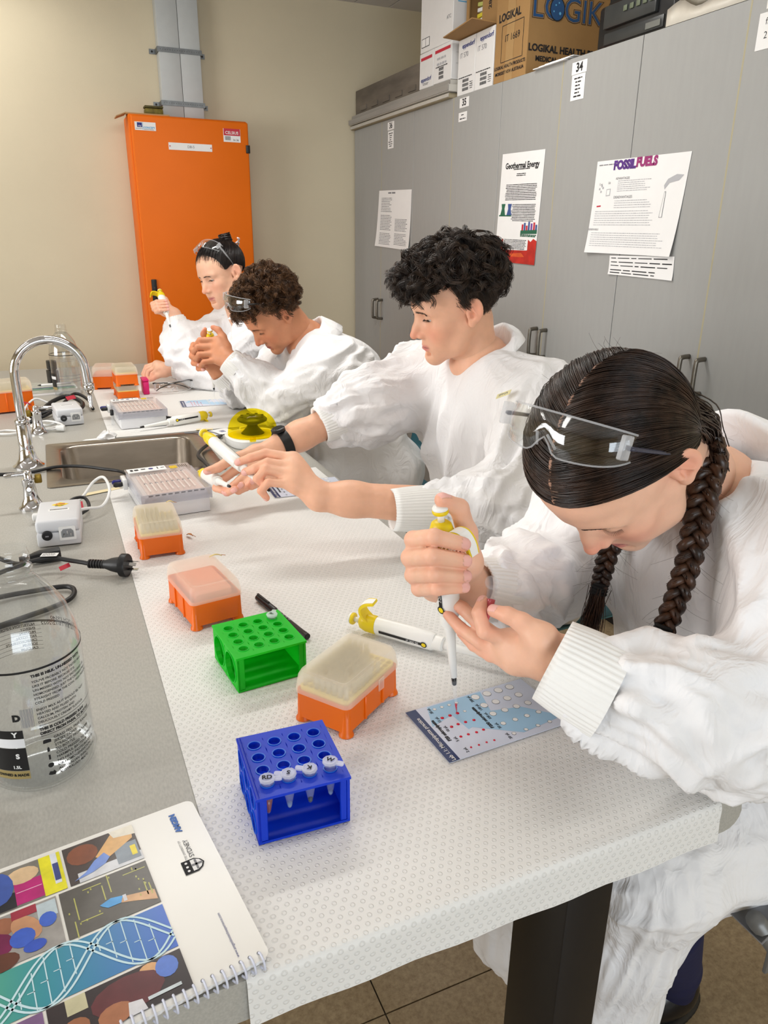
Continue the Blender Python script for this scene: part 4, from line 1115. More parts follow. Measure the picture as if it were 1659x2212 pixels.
# ------------------------------------------------------------------ power supplies
M_psu = mat('psu_white_plastic', (208, 209, 212), .4, var=.01)
def psu(label, loc, rz, sticker_=True):
    t = thing('power_supply', label, 'power supply', loc, rz, group='small white power supplies')
    W, D, H = .078, .125, .054
    box2('lower_case', (-W/2, 0, .002), (W/2, D, H*.55), M_psu, t, bev=.004)
    box2('upper_case', (-W/2, 0, H*.55+.0002), (W/2, D, H), M_psu, t, bev=.006, seg=3)
    for sx in (-1, 1):
        for y in (.015, D-.015): obj('rubber_foot', xf(lathe([(.005, 0), (.005, .004)], 10), Matrix.Translation((sx*.028, y, 0))), M_blk, t)
    # power inlet with a recessed three-pin socket
    Mi = plane_M((.016, -.0004, .027), (1, 0, 0), (0, 0, 1))
    inl = obj('power_inlet', xf(prism(rrect(.030, .027, .002), 0, .0022), Mi), M_white, t)
    obj('inlet_recess', xf(prism([(-.011, -.008), (.011, -.008), (.011, .004), (.007, .009), (-.007, .009), (-.011, .004)], 0.0022, .0026), Mi), mat('inlet_grey', (128, 130, 132), .5), inl)
    for x, y in ((-.006, -.002), (0, .003), (.006, -.002)): obj('inlet_pin', xf(prism(rect(x-.001, y-.003, x+.001, y+.003), .0026, .0048), Mi), M_chrome, inl)
    Mf = plane_M((-.020, -.0004, .026), (1, 0, 0), (0, 0, 1))
    f = obj('fuse_holder', xf(lathe([(.0095, 0), (.0095, .004), (.0085, .006), (.0065, .0062)], 20), Mf), M_blk, t, auto=40)
    obj('fuse_slot', xf(prism(rect(-.003, -.0012, .003, .0012), .0063, .0066), Mf), M_inkgrey, f)
    if sticker_:
        y_ = obj('warning_label', xf(prism([(-.016, 0), (0, -.013), (.016, 0), (0, .013)], 0, .0004), Matrix.Translation((.002, D-.030, H))), mat('warning_yellow2', (232, 202, 30), .5, var=.05), t)
        text('lettering', '4700', .009, M_red, y_, Matrix.Translation((.002, D-.028, H+.0006)), bold=.0004); lines_mesh('small_print', para(-.007, .011, D-.040, D-.034, 2, .0018, 51), Matrix.Translation((0, 0, H)), M_ink, y_, .0006)
    b = obj('barcode_label', prism(rect(-.018, D-.068, .020, D-.056), H, H+.0004), M_paper, t)
    lines_mesh('barcode', [(-.015+i*.0025, -.0135+i*.0025, D-.0605, .006) for i in range(13)], Matrix.Translation((0, 0, H)), M_ink, b, .0006)
    return t
psu('white power supply with yellow warning label in front of the small turret tap', (-.035, 1.455, BZ), R(-4))
psu('white power supply behind the swan-neck tap among tangled cables', (.024, 2.495, BZ), R(6), False)

# ------------------------------------------------------------------ cables (each its own thing)
M_cord = mat('black_cord_rubber', (20, 20, 22), .45, var=.1)
M_wcord = mat('white_cord', (224, 224, 222), .45, var=.01)
def cord(name, label, pts, r, m, n=8, ns=8):
    P = spline(pts, ns); c = P[0].copy(); c[2] = min(P[:, 2])-r
    t = thing(name, label, 'cable', tuple(c))
    obj('cord', tube(P-c, r, n), m, t, smooth=True)
    return t, c
# mains lead with plug: connector end near the power supply, plug towards the paper
t, c = cord('mains_lead', 'black mains lead with three-pin plug lying beside the milk bottle', [(-.080, 1.385, .760), (-.105, 1.36, .765), (-.135, 1.375, .775), (-.16, 1.43, .768), (-.20, 1.45, .756), (-.26, 1.40, .756), (-.27, 1.25, .756), (-.18, 1.14, .756), (-.08, 1.165, .756), (-.025, 1.20, .757), (-.028, 1.245, .758), (-.10, 1.25, .757), (-.16, 1.24, .762), (-.16, 1.30, .766), (-.10, 1.335, .772), (-.055, 1.345, .774), (-.015, 1.325, .770), (.018, 1.300, .768)], .0042, M_cord)
hb = [(.0075, 0), (.0085, .004), (.0095, .02), (.0105, .035), (.0105, .055), (.009, .056)]
o = obj('connector_body', lathe([(.0055, -.022), (.0075, -.002), (.0095, .004), (.0115, .014), (.0115, .046), (.0105, .047)], 16, sq=3.5), M_cord, t, auto=40); o.matrix_local = Matrix.Translation((-c[0], -c[1], -c[2])) @ axis_frame((-.082, 1.385, .7625), (-.018, 1.392, .7625))
MP = Matrix.Translation((-c[0], -c[1], -c[2])) @ axis_frame((.036, 1.287, .7705), (.095, 1.253, .7715))
o = obj('plug_body', lathe([(.0060, -.020), (.0070, -.004), (.0090, .004), (.0120, .012), (.0145, .026), (.0150, .030), (.0205, .0305), (.0205, .040), (.0195, .0415)], 22), M_cord, t, auto=40); o.matrix_local = MP
rr_ = []
for i in range(6): rr_ += [(.0062, -.030+i*.005), (.0080, -.0295+i*.005), (.0080, -.0270+i*.005), (.0062, -.0265+i*.005)]
o2 = obj('strain_relief', lathe(rr_, 16), M_cord, t, auto=40); o2.matrix_local = MP
for i, (x, y, rz_) in enumerate(((-.006, .005, 30), (.006, .005, -30), (0, -.007, 0))):
    pn = box('plug_pin', .0062, .0017, .018, M_chrome, t, c=(0, 0, .0507)); MQ = MP @ Matrix.Translation((x, y, 0)) @ Matrix.Rotation(R(rz_), 4, 'Z'); pn.matrix_local = MQ
    if i: 
        pb = box('pin_sleeve', .0066, .0021, .008, M_cord, t, c=(0, 0, .0457)); pb.matrix_local = MQ
tag = obj('cable_tag', prism(rect(-.014, -.007, .014, .007), 0, .0006), M_paper, t); tag.matrix_local = Matrix.Translation((-.052-c[0], 1.346-c[1], .7795-c[2])) @ Matrix.Rotation(R(-18), 4, 'Z')
lines_mesh('small_print', para(-.012, .012, -.005, .005, 3, .0015, 52), Matrix.Identity(4), M_ink, tag, .0008)
tg = obj('red_tag', prism([(-.012, -.004), (.010, -.004), (.012, .004), (-.010, .004)], 0, .0006), M_red, t); tg.matrix_local = Matrix.Translation((-.030-c[0], 1.318-c[1], .764-c[2])) @ Matrix.Rotation(R(40), 4, 'Z') @ Matrix.Rotation(R(40), 4, 'X')
t, c = cord('power_cable', 'black cable crossing from the left edge over the sink front', [(-.42, 2.04, .7545), (-.25, 2.02, .7545), (-.11, 1.985, .7545), (-.03, 2.00, .758), (.03, 1.975, .760), (.08, 1.93, .760), (.118, 1.89, .760), (.135, 1.80, .768), (.128, 1.72, .775), (.118, 1.71, .779)], .0042, M_cord)
t, c = cord('centrifuge_cable', 'black cable from the sink edge to the yellow centrifuge', [(.42, 2.13, .768), (.40, 2.10, .765), (.365, 2.06, .762), (.335, 2.01, .760), (.32, 1.95, .762), (.325, 1.885, .762), (.318, 1.80, .770), (.272, 1.73, .775)], .0046, M_cord)
t, c = cord('white_lead', 'white looped lead rising behind the near power supply', [(-.055, 1.605, .765), (-.02, 1.645, .762), (.015, 1.685, .768), (.045, 1.725, .790), (.068, 1.715, .802), (.075, 1.665, .785), (.055, 1.612, .770), (.025, 1.588, .776), (.005, 1.580, .778)], .0032, M_wcord)
o = obj('white_connector', lathe([(.005, 0), (.0075, .006), (.008, .026), (.006, .028)], 12, sq=3), M_white, t, auto=40); o.matrix_local = Matrix.Translation((-c[0], -c[1], -c[2])) @ axis_frame((-.055, 1.605, .765), (-.085, 1.61, .763))
tg = obj('red_tag', prism([(-.018, -.008), (.016, -.010), (.018, .008), (-.014, .009)], 0, .0008), M_red, t); tg.matrix_local = Matrix.Translation((.0-c[0], 1.640-c[1], .768-c[2])) @ Matrix.Rotation(R(10), 4, 'Z') @ Matrix.Rotation(R(35), 4, 'X')
t, c = cord('black_lead', 'short black lead tangled in the white lead behind the near power supply', [(-.030, 1.585, .763), (-.022, 1.625, .768), (-.002, 1.655, .778), (.022, 1.668, .774), (.028, 1.63, .764), (.01, 1.595, .763)], .0036, M_cord)
# far tangle
t, c = cord('white_lead', 'white lead coiled beside the far power supply', [(-.03, 2.72, .780), (-.075, 2.72, .80), (-.11, 2.66, .775), (-.085, 2.56, .757), (-.045, 2.50, .757), (-.015, 2.515, .760), (-.02, 2.47, .757), (-.06, 2.455, .757), (-.09, 2.475, .765), (-.05, 2.50, .770), (-.012, 2.475, .766), (-.002, 2.445, .760), (-.035, 2.435, .757), (-.075, 2.45, .758), (-.12, 2.45, .757), (-.165, 2.47, .757), (-.19, 2.44, .757), (-.15, 2.42, .757), (-.11, 2.43, .757)], .0034, M_wcord)
o = obj('white_connector', lathe([(.005, 0), (.008, .006), (.009, .024), (.007, .026)], 12, sq=3), M_white, t, auto=40); o.matrix_local = Matrix.Translation((-c[0], -c[1], -c[2])) @ axis_frame((-.022, 2.425, .763), (.012, 2.418, .762))
t, c = cord('black_lead', 'thick bundle of black leads behind the far power supply', [(-.10, 2.62, .760), (-.06, 2.67, .770), (-.02, 2.74, .785), (.03, 2.78, .790), (.07, 2.72, .775), (.05, 2.66, .765), (-.01, 2.66, .770), (-.07, 2.63, .763), (-.09, 2.56, .758)], .0075, M_cord)
t, c = cord('black_lead', 'second black lead looping around the far milk bottle foot', [(-.12, 2.59, .757), (-.06, 2.61, .760), (0.0, 2.70, .775), (.05, 2.82, .790), (.09, 2.78, .775), (.10, 2.68, .760)], .0055, M_cord)
for k, (x, y, z, a) in enumerate(((.035, 2.70, .800, 40), (-.10, 2.70, .79, 120))):
    tg = thing('red_tag', ['red safety tag on the black leads behind the far power supply', 'red safety tag beside the swan-neck tap'][k], 'tag', (x, y, z-.02))
    o = obj('tag_sheet', prism([(-.018, -.007), (.018, -.007), (.018, .007), (-.018, .007)], 0, .0012), M_red, tg); o.matrix_local = Matrix.Translation((0, 0, .02)) @ Matrix.Rotation(R(a), 4, 'Z') @ Matrix.Rotation(R(50), 4, 'X')
    obj('tag_tie', tube([(0, 0, -.005), (0, 0, .02)], .0012, 6), M_wcord, tg)

# ------------------------------------------------------------------ milk bottles
M_bot = clear_plastic('bottle_clear_pet', (.95, .96, .965), .08, 1.5, 1.0, .015)
M_print_blk = mat('bottle_black_print', (20, 20, 22), .4, var=.05)
M_print_gold = mat('bottle_gold_print', (150, 132, 84), .45, var=.05)
def wrap(me, r, zc, a0):
    """bend flat lettering (x right, y up) round a cylinder of radius r at angle a0"""
    for v in me.vertices:
        a = a0+v.co.x/r; v.co = Vector((r*math.cos(a), r*math.sin(a), zc+v.co.y))
    return me
def wrap_text(t, s, size, m, r, zc, a0, align='LEFT', bold=0.0, tilt=0.0):
    me = text_mesh(s, size, align, bold).copy(); me.materials.clear()
    if tilt: me.transform(Matrix.Rotation(tilt, 4, 'Z'))
    return link('lettering', wrap(me, r, zc, a0), m, t)
def wrap_band(name, t, m, r, z0, z1, a0, a1, n=24):
    V = []; F = []
    for i in range(n+1):
        a = a0+(a1-a0)*i/n
        V += [(r*math.cos(a), r*math.sin(a), z0), (r*math.cos(a), r*math.sin(a), z1)]
    for i in range(n): F.append([2*i, 2*i+2, 2*i+3, 2*i+1])
    return obj(name, (V, F), m, t, smooth=True)
def bottle(label, loc, rz, full=True, r=.0575, H=.262):
    t = thing('milk_bottle', label, 'bottle', loc, rz, group='empty clear milk bottles')
    neck = [(.0185, H-.030), (.0185, H-.026), (.0215, H-.024), (.0215, H-.021), (.0185, H-.019), (.0185, H-.015), (.0200, H-.013), (.0200, H-.011), (.0185, H-.009), (.0200, H-.006), (.0185, H-.003), (.0188, H)]
    # faceted foot, straight wall, soft shoulder
    prof = [(r*.55, .006), (r*.80, .0005), (r*.93, .004), (r*1.0, .016), (r*.985, .026), (r*1.0, .034), (r*1.0, .150), (r*.985, .157), (r*.94, .175), (r*.82, .196), (r*.60, .216), (r*.42, .228), (.0205, H-.031)]+neck
    sq = [2.0, 2.3, 2.3, 2.2, 2.0, 2.0, 2.0]+[2.0]*(len(prof)-7)
    obj('bottle_wall', lathe(prof, 48, True, False, sq=sq), M_bot, t, smooth=True)
    inner = [(q[0]-.0010, q[1]+.0012) for q in prof[:-len(neck)-1]]
    obj('inner_wall', lathe(inner, 40, True, False), M_bot, t, smooth=True)
    Rr = r+.0004
    wrap_band('label_line', t, M_print_blk, Rr, .1490, .1515, 0, 2*math.pi, 64)
    # angles: 0 faces the reader's centre of the side text
    wrap_band('label_block', t, M_print_blk, Rr, .034, .062, R(-138), R(-62)); wrap_band('label_block', t, M_print_blk, Rr, .0735, .0835, R(-138), R(-62)); wrap_band('label_stripe', t, mat('bottle_white_print', (222, 222, 224), .5), Rr, .0625, .0733, R(-138), R(-62)); wrap_band('label_gold', t, M_print_gold, Rr, .0235, .0336, R(-138), R(-62))
    if not full:
        lines = [(.139, .0022), (.134, .0022), (.129, .0022)]
        for z, h in lines: wrap_band('label_line', t, M_inkgrey, Rr, z, z+.0010, R(-60), R(60), 30)
        for z in (.075, .064, .053): wrap_band('label_line', t, M_inkgrey, Rr, z, z+.0014, R(-45), R(50), 30)
        return t
    T = [(.1435, 'THIS IS MILK. UN-MESSED WITH', .0042, .0003), (.137, "YOU'VE PROBABLY NOT TASTED MILK", .0036, .0001), (.132, 'LIKE IT BEFORE. BECAUSE IT IS', .0036, .0001), (.127, 'UN-MESSED WITH. NOT PASTEURISED OR', .0036, .0001), (.122, 'HOMOGENISED. JUST THE CREAMIEST MILK', .0036, .0001), (.117, 'STRAIGHT FROM THE COW. HIGH PRESSURE', .0036, .0001), (.112, 'COLD PRESSED', .0036, .0001), (.104, 'ENJOY MILK AS IT SHOULD BE. NOT', .0036, .0001), (.099, 'HEATED AND FILLED WITH', .0036, .0001), (.094, 'CALCIUM, PROTEIN AND', .0036, .0001), (.089, 'DELICIOUSLY CREAMY FLAVOUR', .0036, .0001), (.080, 'THIS IS COLD PRESSED RAW', .0042, .0003), (.075, 'DIRECT FROM FARM, TO BOTTLE', .0042, .0003)]
    for z, s, sz, bd in T: wrap_text(t, s, sz, M_print_blk, Rr, z, R(-46), 'LEFT', bd)
    for z in (.0845, .0715): wrap_band('label_line', t, M_print_blk, Rr, z, z+.0006, R(-46), R(40))
    I = [(.064, 'GRASS-FED, FREE RANGE', 'JERSEY COWS'), (.054, 'STRAIGHT FROM FARM', 'TO BOTTLE'), (.044, 'COLD PRESSED TO REMOVE', 'HARMFUL BACTERIA'), (.034, 'NO HEAT PASTEURISATION', 'OR HOMOGENISATION'), (.024, 'AUSTRALIAN INNOVATION', 'AUSTRALIAN MADE')]
    icons = [[(-.004, -.002), (.004, -.002), (.004, .0015), (.002, .0025), (-.003, .0025), (-.004, .001)], [(-.0012, -.003), (.0012, -.003), (.0012, .001), (0, .0032), (-.0012, .001)], [(-.001, -.003), (.001, -.003), (.001, .003), (-.001, .003)], [(.003*math.cos(q), .003*math.sin(q)) for q in np.linspace(0, 6.28, 12, endpoint=False)], [(-.004, -.001), (-.001, -.0025), (.003, -.003), (.004, 0), (.002, .003), (.001, .0015), (-.002, .0025)]]
    for (z, a, b), ic in zip(I, icons):
        wrap_text(t, a, .0042, M_print_blk, Rr, z+.0022, R(-34), 'LEFT', .0001); wrap_text(t, b, .0042, M_print_blk, Rr, z-.0026, R(-34), 'LEFT', .0001)
        V = [(Rr*math.cos(R(-41)+x/Rr), Rr*math.sin(R(-41)+x/Rr), z+y) for x, y in ic]; obj('pictogram', (V, [list(range(len(V)))]), M_print_blk, t)
    wrap_text(t, 'Y', .008, M_white, Rr+.0003, .0785, R(-73), 'LEFT', .0004); wrap_text(t, 'S', .008, M_white, Rr+.0003, .052, R(-73), 'LEFT', .0004); wrap_text(t, '1.5L', .005, M_white, Rr+.0003, .0385, R(-78), 'LEFT', .0002); wrap_text(t, 'OWNED & MADE', .0042, M_print_blk, Rr+.0003, .0285, R(-96), 'LEFT', .0002); wrap_text(t, 'D', .010, M_print_blk, Rr, .098, R(-66), 'CENTER', .0008)
    # the back of the label, seen through the bottle (mirrored)
    for k, (z, s) in enumerate(((.171, 'NUTRITION INFORMATION'), (.166, 'SERVINGS PER PACKAGE 6'), (.160, 'SERVING SIZE 250 ML'))): pass
    for z, s in ((.146, 'NUTRITION INFORMATION'), (.141, 'ENERGY'), (.136, 'PROTEIN'), (.131, 'FAT TOTAL'), (.126, 'CARBOHYDRATE'), (.121, 'SODIUM'), (.116, 'CALCIUM')):
        wrap_text(t, s, .0042, M_print_blk, Rr, z, R(118), 'LEFT', .0001)
    lines_ = [(.1155+i*.005) for i in range(7)]
    for z in lines_: wrap_band('label_line', t, M_print_blk, Rr, z-.0012, z-.0008, R(112), R(165))
    wrap_text(t, 'BATCH 19540', .0062, M_print_blk, Rr-.0012, .1545, R(60), 'LEFT', .0001); wrap_text(t, 'USE BY 19/12/2022', .0062, M_print_blk, Rr-.0012, .1475, R(60), 'LEFT', .0001)
    br = []
    for i in range(14): wrap_band('barcode', t, M_inkgrey, Rr, .086, .108, R(-62)+i*.016, R(-62)+i*.016+(.009 if i % 3 else .005), 1)
    return t
bottle('large empty clear milk bottle with black printed label at the left edge', (-.069, .788, BZ), R(-38), r=.0565)
bottle('empty clear milk bottle standing far back behind the swan-neck tap', (.036, 3.04, BZ), R(-75), False, r=.052, H=.258)

# ------------------------------------------------------------------ spiral-bound booklet in the lower left corner
NBW, NBH = .211, .297
nb = thing('spiral_booklet', 'spiral-bound lab booklet with photo cover and DNA strip at the lower left', 'booklet', (.100, .4445, PZ), 0)
ud = Vector((-.028, .209, 0)).normalized(); vd = Vector((-ud.y, ud.x, 0))
Mn = Matrix(((ud.x, vd.x, 0, 0), (ud.y, vd.y, 0, 0), (0, 0, 1, 0), (0, 0, 0, 1)))
M_cov = mat('booklet_cover_white', (228, 226, 220), .28, var=.02, scale=10, bump=.1, bscale=12)
obj('pages', xf(prism(rrect(NBW-.003, NBH-.003, .006, 4, NBW/2, NBH/2), 0, .0050), Mn), M_paper, nb)
cov = obj('cover', xf(prism(rrect(NBW, NBH, .008, 5, NBW/2, NBH/2), .0051, .0056), Mn), M_cov, nb)
Mc = Mn @ Matrix.Translation((0, 0, .0059))
_lift = [0]
def im(name, pts, col, lift=.0001, rough=.3, var=.12, sc=90):
    _lift[0] += 1; lift += (_lift[0] % 40)*.00001
    return poly(name, pts, Mc, mat('print_%02x%02x%02x' % col, col, rough, var=var, scale=sc), cov, lift)
def blob(cx, cy, rx, ry, rot=0, n=14): return [(cx+rx*math.cos(q)*math.cos(rot)-ry*math.sin(q)*math.sin(rot), cy+rx*math.cos(q)*math.sin(rot)+ry*math.sin(q)*math.cos(rot)) for q in np.linspace(0, 2*math.pi, n, endpoint=False)]
# u: 0 at the spiral .. .211 ; v: 0 bottom of the page (right edge) upward
UA, UB, UC, UD_, UE, UF = .2055, .1560, .1525, .0985, .0955, .0475
def panel(u0, v0, u1, v1, col): return im('photo_panel', rect(u0, v0, u1, v1), col)
panel(UB, .0625, UA, .128, (70, 60, 56))                      # gloved hand and bottles
im('photo_detail', rect(UB, .0625, UB+.012, .120), (200, 202, 206), .0002); im('photo_detail', blob(.190, .112, .013, .014), (128, 74, 48), .0002); im('photo_detail', [(UA-.001, .064), (UA-.001, .082), (.180, .102), (.172, .094), (.188, .066)], (214, 168, 108), .0003); im('photo_detail', [(UA, .0625), (UA, .085), (.196, .082), (.192, .0625)], (222, 216, 200), .00035)
im('photo_detail', [(.182, .094), (.176, .104), (.166, .113), (.160, .124), (.163, .107), (.168, .095), (.174, .090)], (112, 140, 206), .0004); im('photo_detail', rect(.165, .066, .178, .071), (226, 206, 40), .0003); im('photo_detail', rect(.160, .064, .184, .085), (130, 140, 150), .00025)
panel(UB, .1305, UA, .197, (120, 116, 108)); im('photo_detail', rect(UB, .1305, UA, .149), (222, 214, 30), .0002); im('photo_detail', rect(.166, .1335, UA, .139), (214, 218, 226), .0003); im('photo_detail', rect(.170, .1335, .192, .1385), (60, 70, 130), .0004)
im('photo_detail', rect(.158, .149, .184, .172), (176, 24, 110), .0002); im('photo_detail', rect(.172, .150, .1728, .171), (226, 180, 200), .0003); im('photo_detail', blob(.192, .164, .010, .014), (208, 178, 140), .0002); im('photo_detail', blob(.185, .185, .020, .013), (58, 84, 160), .0003); im('photo_detail', rect(.157, .172, .175, .197), (30, 30, 36), .0002)
panel(UD_, .0625, UC, .139, (84, 80, 74))                     # chalkboard
for k, (u, v, l, w) in enumerate(((.145, .075, .001, .020), (.142, .098, .022, .001), (.134, .104, .018, .001), (.128, .128, .026, .001), (.112, .118, .001, .018), (.120, .070, .016, .001), (.118, .0665, .014, .001), (.106, .1315, .018, .001), (.146, .112, .001, .016))): im('chalk_line', rect(u-l/2, v-w/2, u+l/2, v+w/2), (178, 176, 92), .0002)
for k in range(26):
    rg_ = random.Random(k); u, v = rg_.uniform(.103, .150), rg_.choice((rg_.uniform(.064, .076), rg_.uniform(.095, .137))); im('chalk_mark', rect(u, v, u+.0022, v+.0012), (170, 168, 88), .0002)
im('photo_detail', [(.103, .064), (.115, .064), (.1215, .092), (.1165, .097), (.110, .080)], (204, 160, 118), .0003); im('photo_detail', [(.122, .090), (.1245, .100), (.121, .110), (.1185, .108), (.115, .104), (.115, .093)], (70, 150, 210), .0004); im('photo_detail', rect(.115, .0875, .1225, .0905), (200, 200, 206), .00045)
panel(UD_, .1415, UC, .215, (150, 146, 142)); im('photo_detail', blob(.140, .190, .011, .016), (150, 96, 70), .0002); im('photo_detail', blob(.122, .196, .014, .018), (110, 20, 70), .0002); im('photo_detail', blob(.130, .168, .016, .010, .5), (190, 140, 104), .0003); im('photo_detail', blob(.121, .172, .010, .010), (58, 92, 190), .0004); im('photo_detail', blob(.108, .164, .006, .009), (48, 80, 180), .0004); im('photo_detail', blob(.130, .151, .008, .007), (60, 96, 190), .0004); im('photo_detail', blob(.104, .190, .009, .014), (90, 50, 34), .0002); im('photo_detail', rect(.132, .1425, .150, .158), (176, 190, 196), .0002); im('photo_detail', rect(.143, .158, UC, .178), (150, 40, 60), .00025)
# gradient DNA strip
mD, nt, p = new_mat('dna_gradient_print'); N = nt.nodes
tc = N.new('ShaderNodeTexCoord'); sp = N.new('ShaderNodeSeparateXYZ'); nt.links.new(tc.outputs['Object'], sp.inputs[0])
mr = N.new('ShaderNodeMapRange'); mr.inputs[1].default_value = -.07; mr.inputs[2].default_value = -.30; nt.links.new(sp.outputs[0], mr.inputs[0])
cr = N.new('ShaderNodeValToRGB'); e = cr.color_ramp.elements; e[0].color = (*lin((38, 92, 190)), 1); e[1].color = (*lin((110, 190, 60)), 1); q = e.new(.45); q.color = (*lin((46, 138, 150)), 1)
nt.links.new(mr.outputs[0], cr.inputs[0]); nt.links.new(cr.outputs[0], p.inputs['Base Color']); p.inputs['Roughness'].default_value = .3
poly('dna_strip', rect(UF, .0625, UE, NBH), Mc, mD, cov, .0001)
M_dna = mat('dna_line_print', (190, 218, 226), .4, var=0)
def strand(ph, lift):
    V = []; F = []; n = 60
    for i in range(n+1):
        v = .0625+(NBH-.064)*i/n; u = .072+.026*math.sin(2*math.pi*v/.125+ph); du = .026*2*math.pi/.125*math.cos(2*math.pi*v/.125+ph); nn = np.array([1, -du]); nn /= np.linalg.norm(nn)
        for w in (-.0009, .0009): V.append(tuple(Mc @ Vector((u+nn[0]*w, v+nn[1]*w, lift))))
    for i in range(n): F.append([2*i, 2*i+1, 2*i+3, 2*i+2])
    return obj('dna_line', (V, F), M_dna, cov)
for ph in (0.3, 0.62, 0.3+2.3, .62+2.3): strand(ph, .0004)
for i in range(22):
    v = .067+i*.0103; a = .072+.026*math.sin(2*math.pi*v/.125+.45); b = .072+.026*math.sin(2*math.pi*v/.125+2.75)
    if abs(a-b) > .012:
        poly('dna_rung', rect(min(a, b), v, max(a, b), v+.0009), Mc, M_dna, cov, .0003); poly('dna_rung', rect((a+b)/2-.0004, v, (a+b)/2+.0004, v+.0055), Mc, M_dna, cov, .0003)
panel(.006, .0625, .0445, .165, (44, 34, 36)); im('photo_detail', blob(.034, .076, .010, .009), (86, 120, 200), .0003); im('photo_detail', blob(.038, .089, .006, .008), (208, 160, 110), .0002); im('photo_detail', blob(.026, .108, .016, .028), (92, 40, 44), .0002); im('photo_detail', blob(.014, .120, .009, .013), (160, 104, 72), .0003); im('photo_detail', [(.006, .098), (.016, .100), (.018, .110), (.006, .112)], (206, 206, 210), .0003); im('photo_detail', rect(.012, .070, .015, .096), (196, 206, 210), .0004); im('photo_detail', rect(.030, .137, .0445, .152), (190, 184, 150), .0002); im('photo_detail', blob(.018, .148, .008, .010), (150, 96, 64), .0003)
panel(.006, .1675, .0445, .230, (120, 90, 130))
# lettering: reads along +u, up = +v
TM = lambda u, v: Mc @ Matrix.Translation((u, v, .0003))
M_amg = mat('amgen_blue', (28, 92, 170), .4, var=0)
def fit(s, w, b=0.0):
    me = text_mesh(s, 1.0, 'CENTER'); xs_ = [q.co.x for q in me.vertices]; return w/(max(xs_)-min(xs_))
text('lettering', 'AMGEN', fit('AMGEN', .0265), M_amg, cov, TM(.185, .0240), bold=.0005)
text('lettering', 'SYDNEY', fit('SYDNEY', .0240), mat('crest_grey', (60, 62, 66), .5, var=0), cov, TM(.1465, .0228)); text('lettering', 'THE UNIVERSITY OF', .0030, M_inkgrey, cov, TM(.1465, .0285))
Mk = TM(.1235, .0255)
poly('crest', [(-.0085, .0095), (.0085, .0095), (.0085, -.003), (.005, -.008), (0, -.0105), (-.005, -.008), (-.0085, -.003)], Mk, M_ink, cov, .0001)
poly('crest_field', [(-.007, .0015), (.007, .0015), (.007, -.003), (.0045, -.0068), (0, -.009), (-.0045, -.0068), (-.007, -.003)], Mk, M_paper, cov, .0003); poly('crest_cross', rect(-.0012, -.0085, .0012, .0013), Mk, M_inkgrey, cov, .0005); poly('crest_cross', rect(-.0065, -.004, .0065, -.002), Mk, M_inkgrey, cov, .0005)
for x in (-.005, 0, .005): poly('crest_star', blob(x, .0055, .0014, .0014, 0, 6), Mk, M_paper, cov, .0003)
text('lettering', 'www.amgenbiotechexperience.com', fit('www.amgenbiotechexperience.com', .049), M_navy, cov, TM(.0365, .0235))
# plastic comb spiral along the left (near) edge
M_spir = mat('white_spiral_plastic', (206, 210, 226), .35, var=.01)
for i in range(36):
    v = .008+i*.0079
    P = [(.0065, v, .0064), (.0050, v, .0085), (.0005, v, .0100), (-.0045, v, .0085), (-.0065, v, .0040), (-.0050, v, .0010), (-.0010, v+.002, .0008)]
    obj('spiral_ring', xf(tube(spline([np.array(q) for q in P], 3), .0010, 6), Mn), M_spir, nb, smooth=True)
    obj('punch_hole', xf(([(.0072+.0016*math.cos(q), v+.0016*math.sin(q), .0060) for q in np.linspace(0, 6.28, 8, endpoint=False)], [list(range(8))]), Mn), M_inkgrey, nb)

# ------------------------------------------------------------------ mini centrifuge with yellow dome
M_dome = translucent('yellow_dome_plastic', (240, 226, 10), .13, .05, (1.0, .90, .14), .6)
M_rotor = mat('black_green_rotor', (30, 40, 22), .35, var=.1)
cf = thing('mini_centrifuge', 'white mini centrifuge under a transparent yellow dome behind the watch hand', 'centrifuge', (.503, 2.085, BZ), R(8))
ys = lathe([(.074, .001), (.076, .006), (.076, .022), (.072, .026)], 40, sq=3.0)
obj('housing', ys, M_white, cf, auto=40)
obj('chamber_floor', lathe([(.070, .026), (.066, .0275), (.030, .029), (.02, .031)], 40), mat('yellowish_chamber', (222, 206, 60), .4), cf, smooth=True)
dp = [(.0715, .0265), (.0712, .034)]+[(.0705*math.cos(a), .038+.062*math.sin(a)) for a in np.linspace(.02, 1.5, 12)]+[(.0008, .1002)]
obj('dome_lid', lathe(dp, 48, False, True), M_dome, cf, smooth=True)
obj('rotor_foot', lathe([(.034, .0295), (.030, .033), (.018, .046), (.014, .054)], 30), M_rotor, cf, smooth=True)
obj('rotor', lathe([(.013, .054), (.030, .060), (.042, .066), (.0435, .071), (.036, .078), (.022, .0800), (.010, .081), (.008, .084)], 36), M_rotor, cf, auto=40)
for i in range(8):
    a = 2*math.pi*i/8; obj('rotor_slot', xf(lathe([(.0045, 0), (.0045, .003)], 10), Matrix.Translation((.031*math.cos(a), .031*math.sin(a), .0775))), M_blk, cf)
box('hinge', .02, .010, .014, M_white, cf, c=(.0, .078, .024), bev=.002)
box('latch', .018, .008, .012, M_dome, cf, c=(-.03, -.074, .030), bev=.002)
t, c = cord('grey_wire', 'thin grey wire loop in front of the yellow dome', [(.335, 2.26, .7535), (.37, 2.24, .757), (.40, 2.225, .760), (.425, 2.19, .757), (.428, 2.16, .7535), (.40, 2.16, .7535), (.37, 2.21, .7535), (.385, 2.25, .757)], .0022, mat('grey_wire_pvc', (120, 122, 126), .4))
t = thing('torn_label', 'printed white label sheet in front of the yellow dome', 'paper', (.43, 2.235, PZ+.0002), R(20))
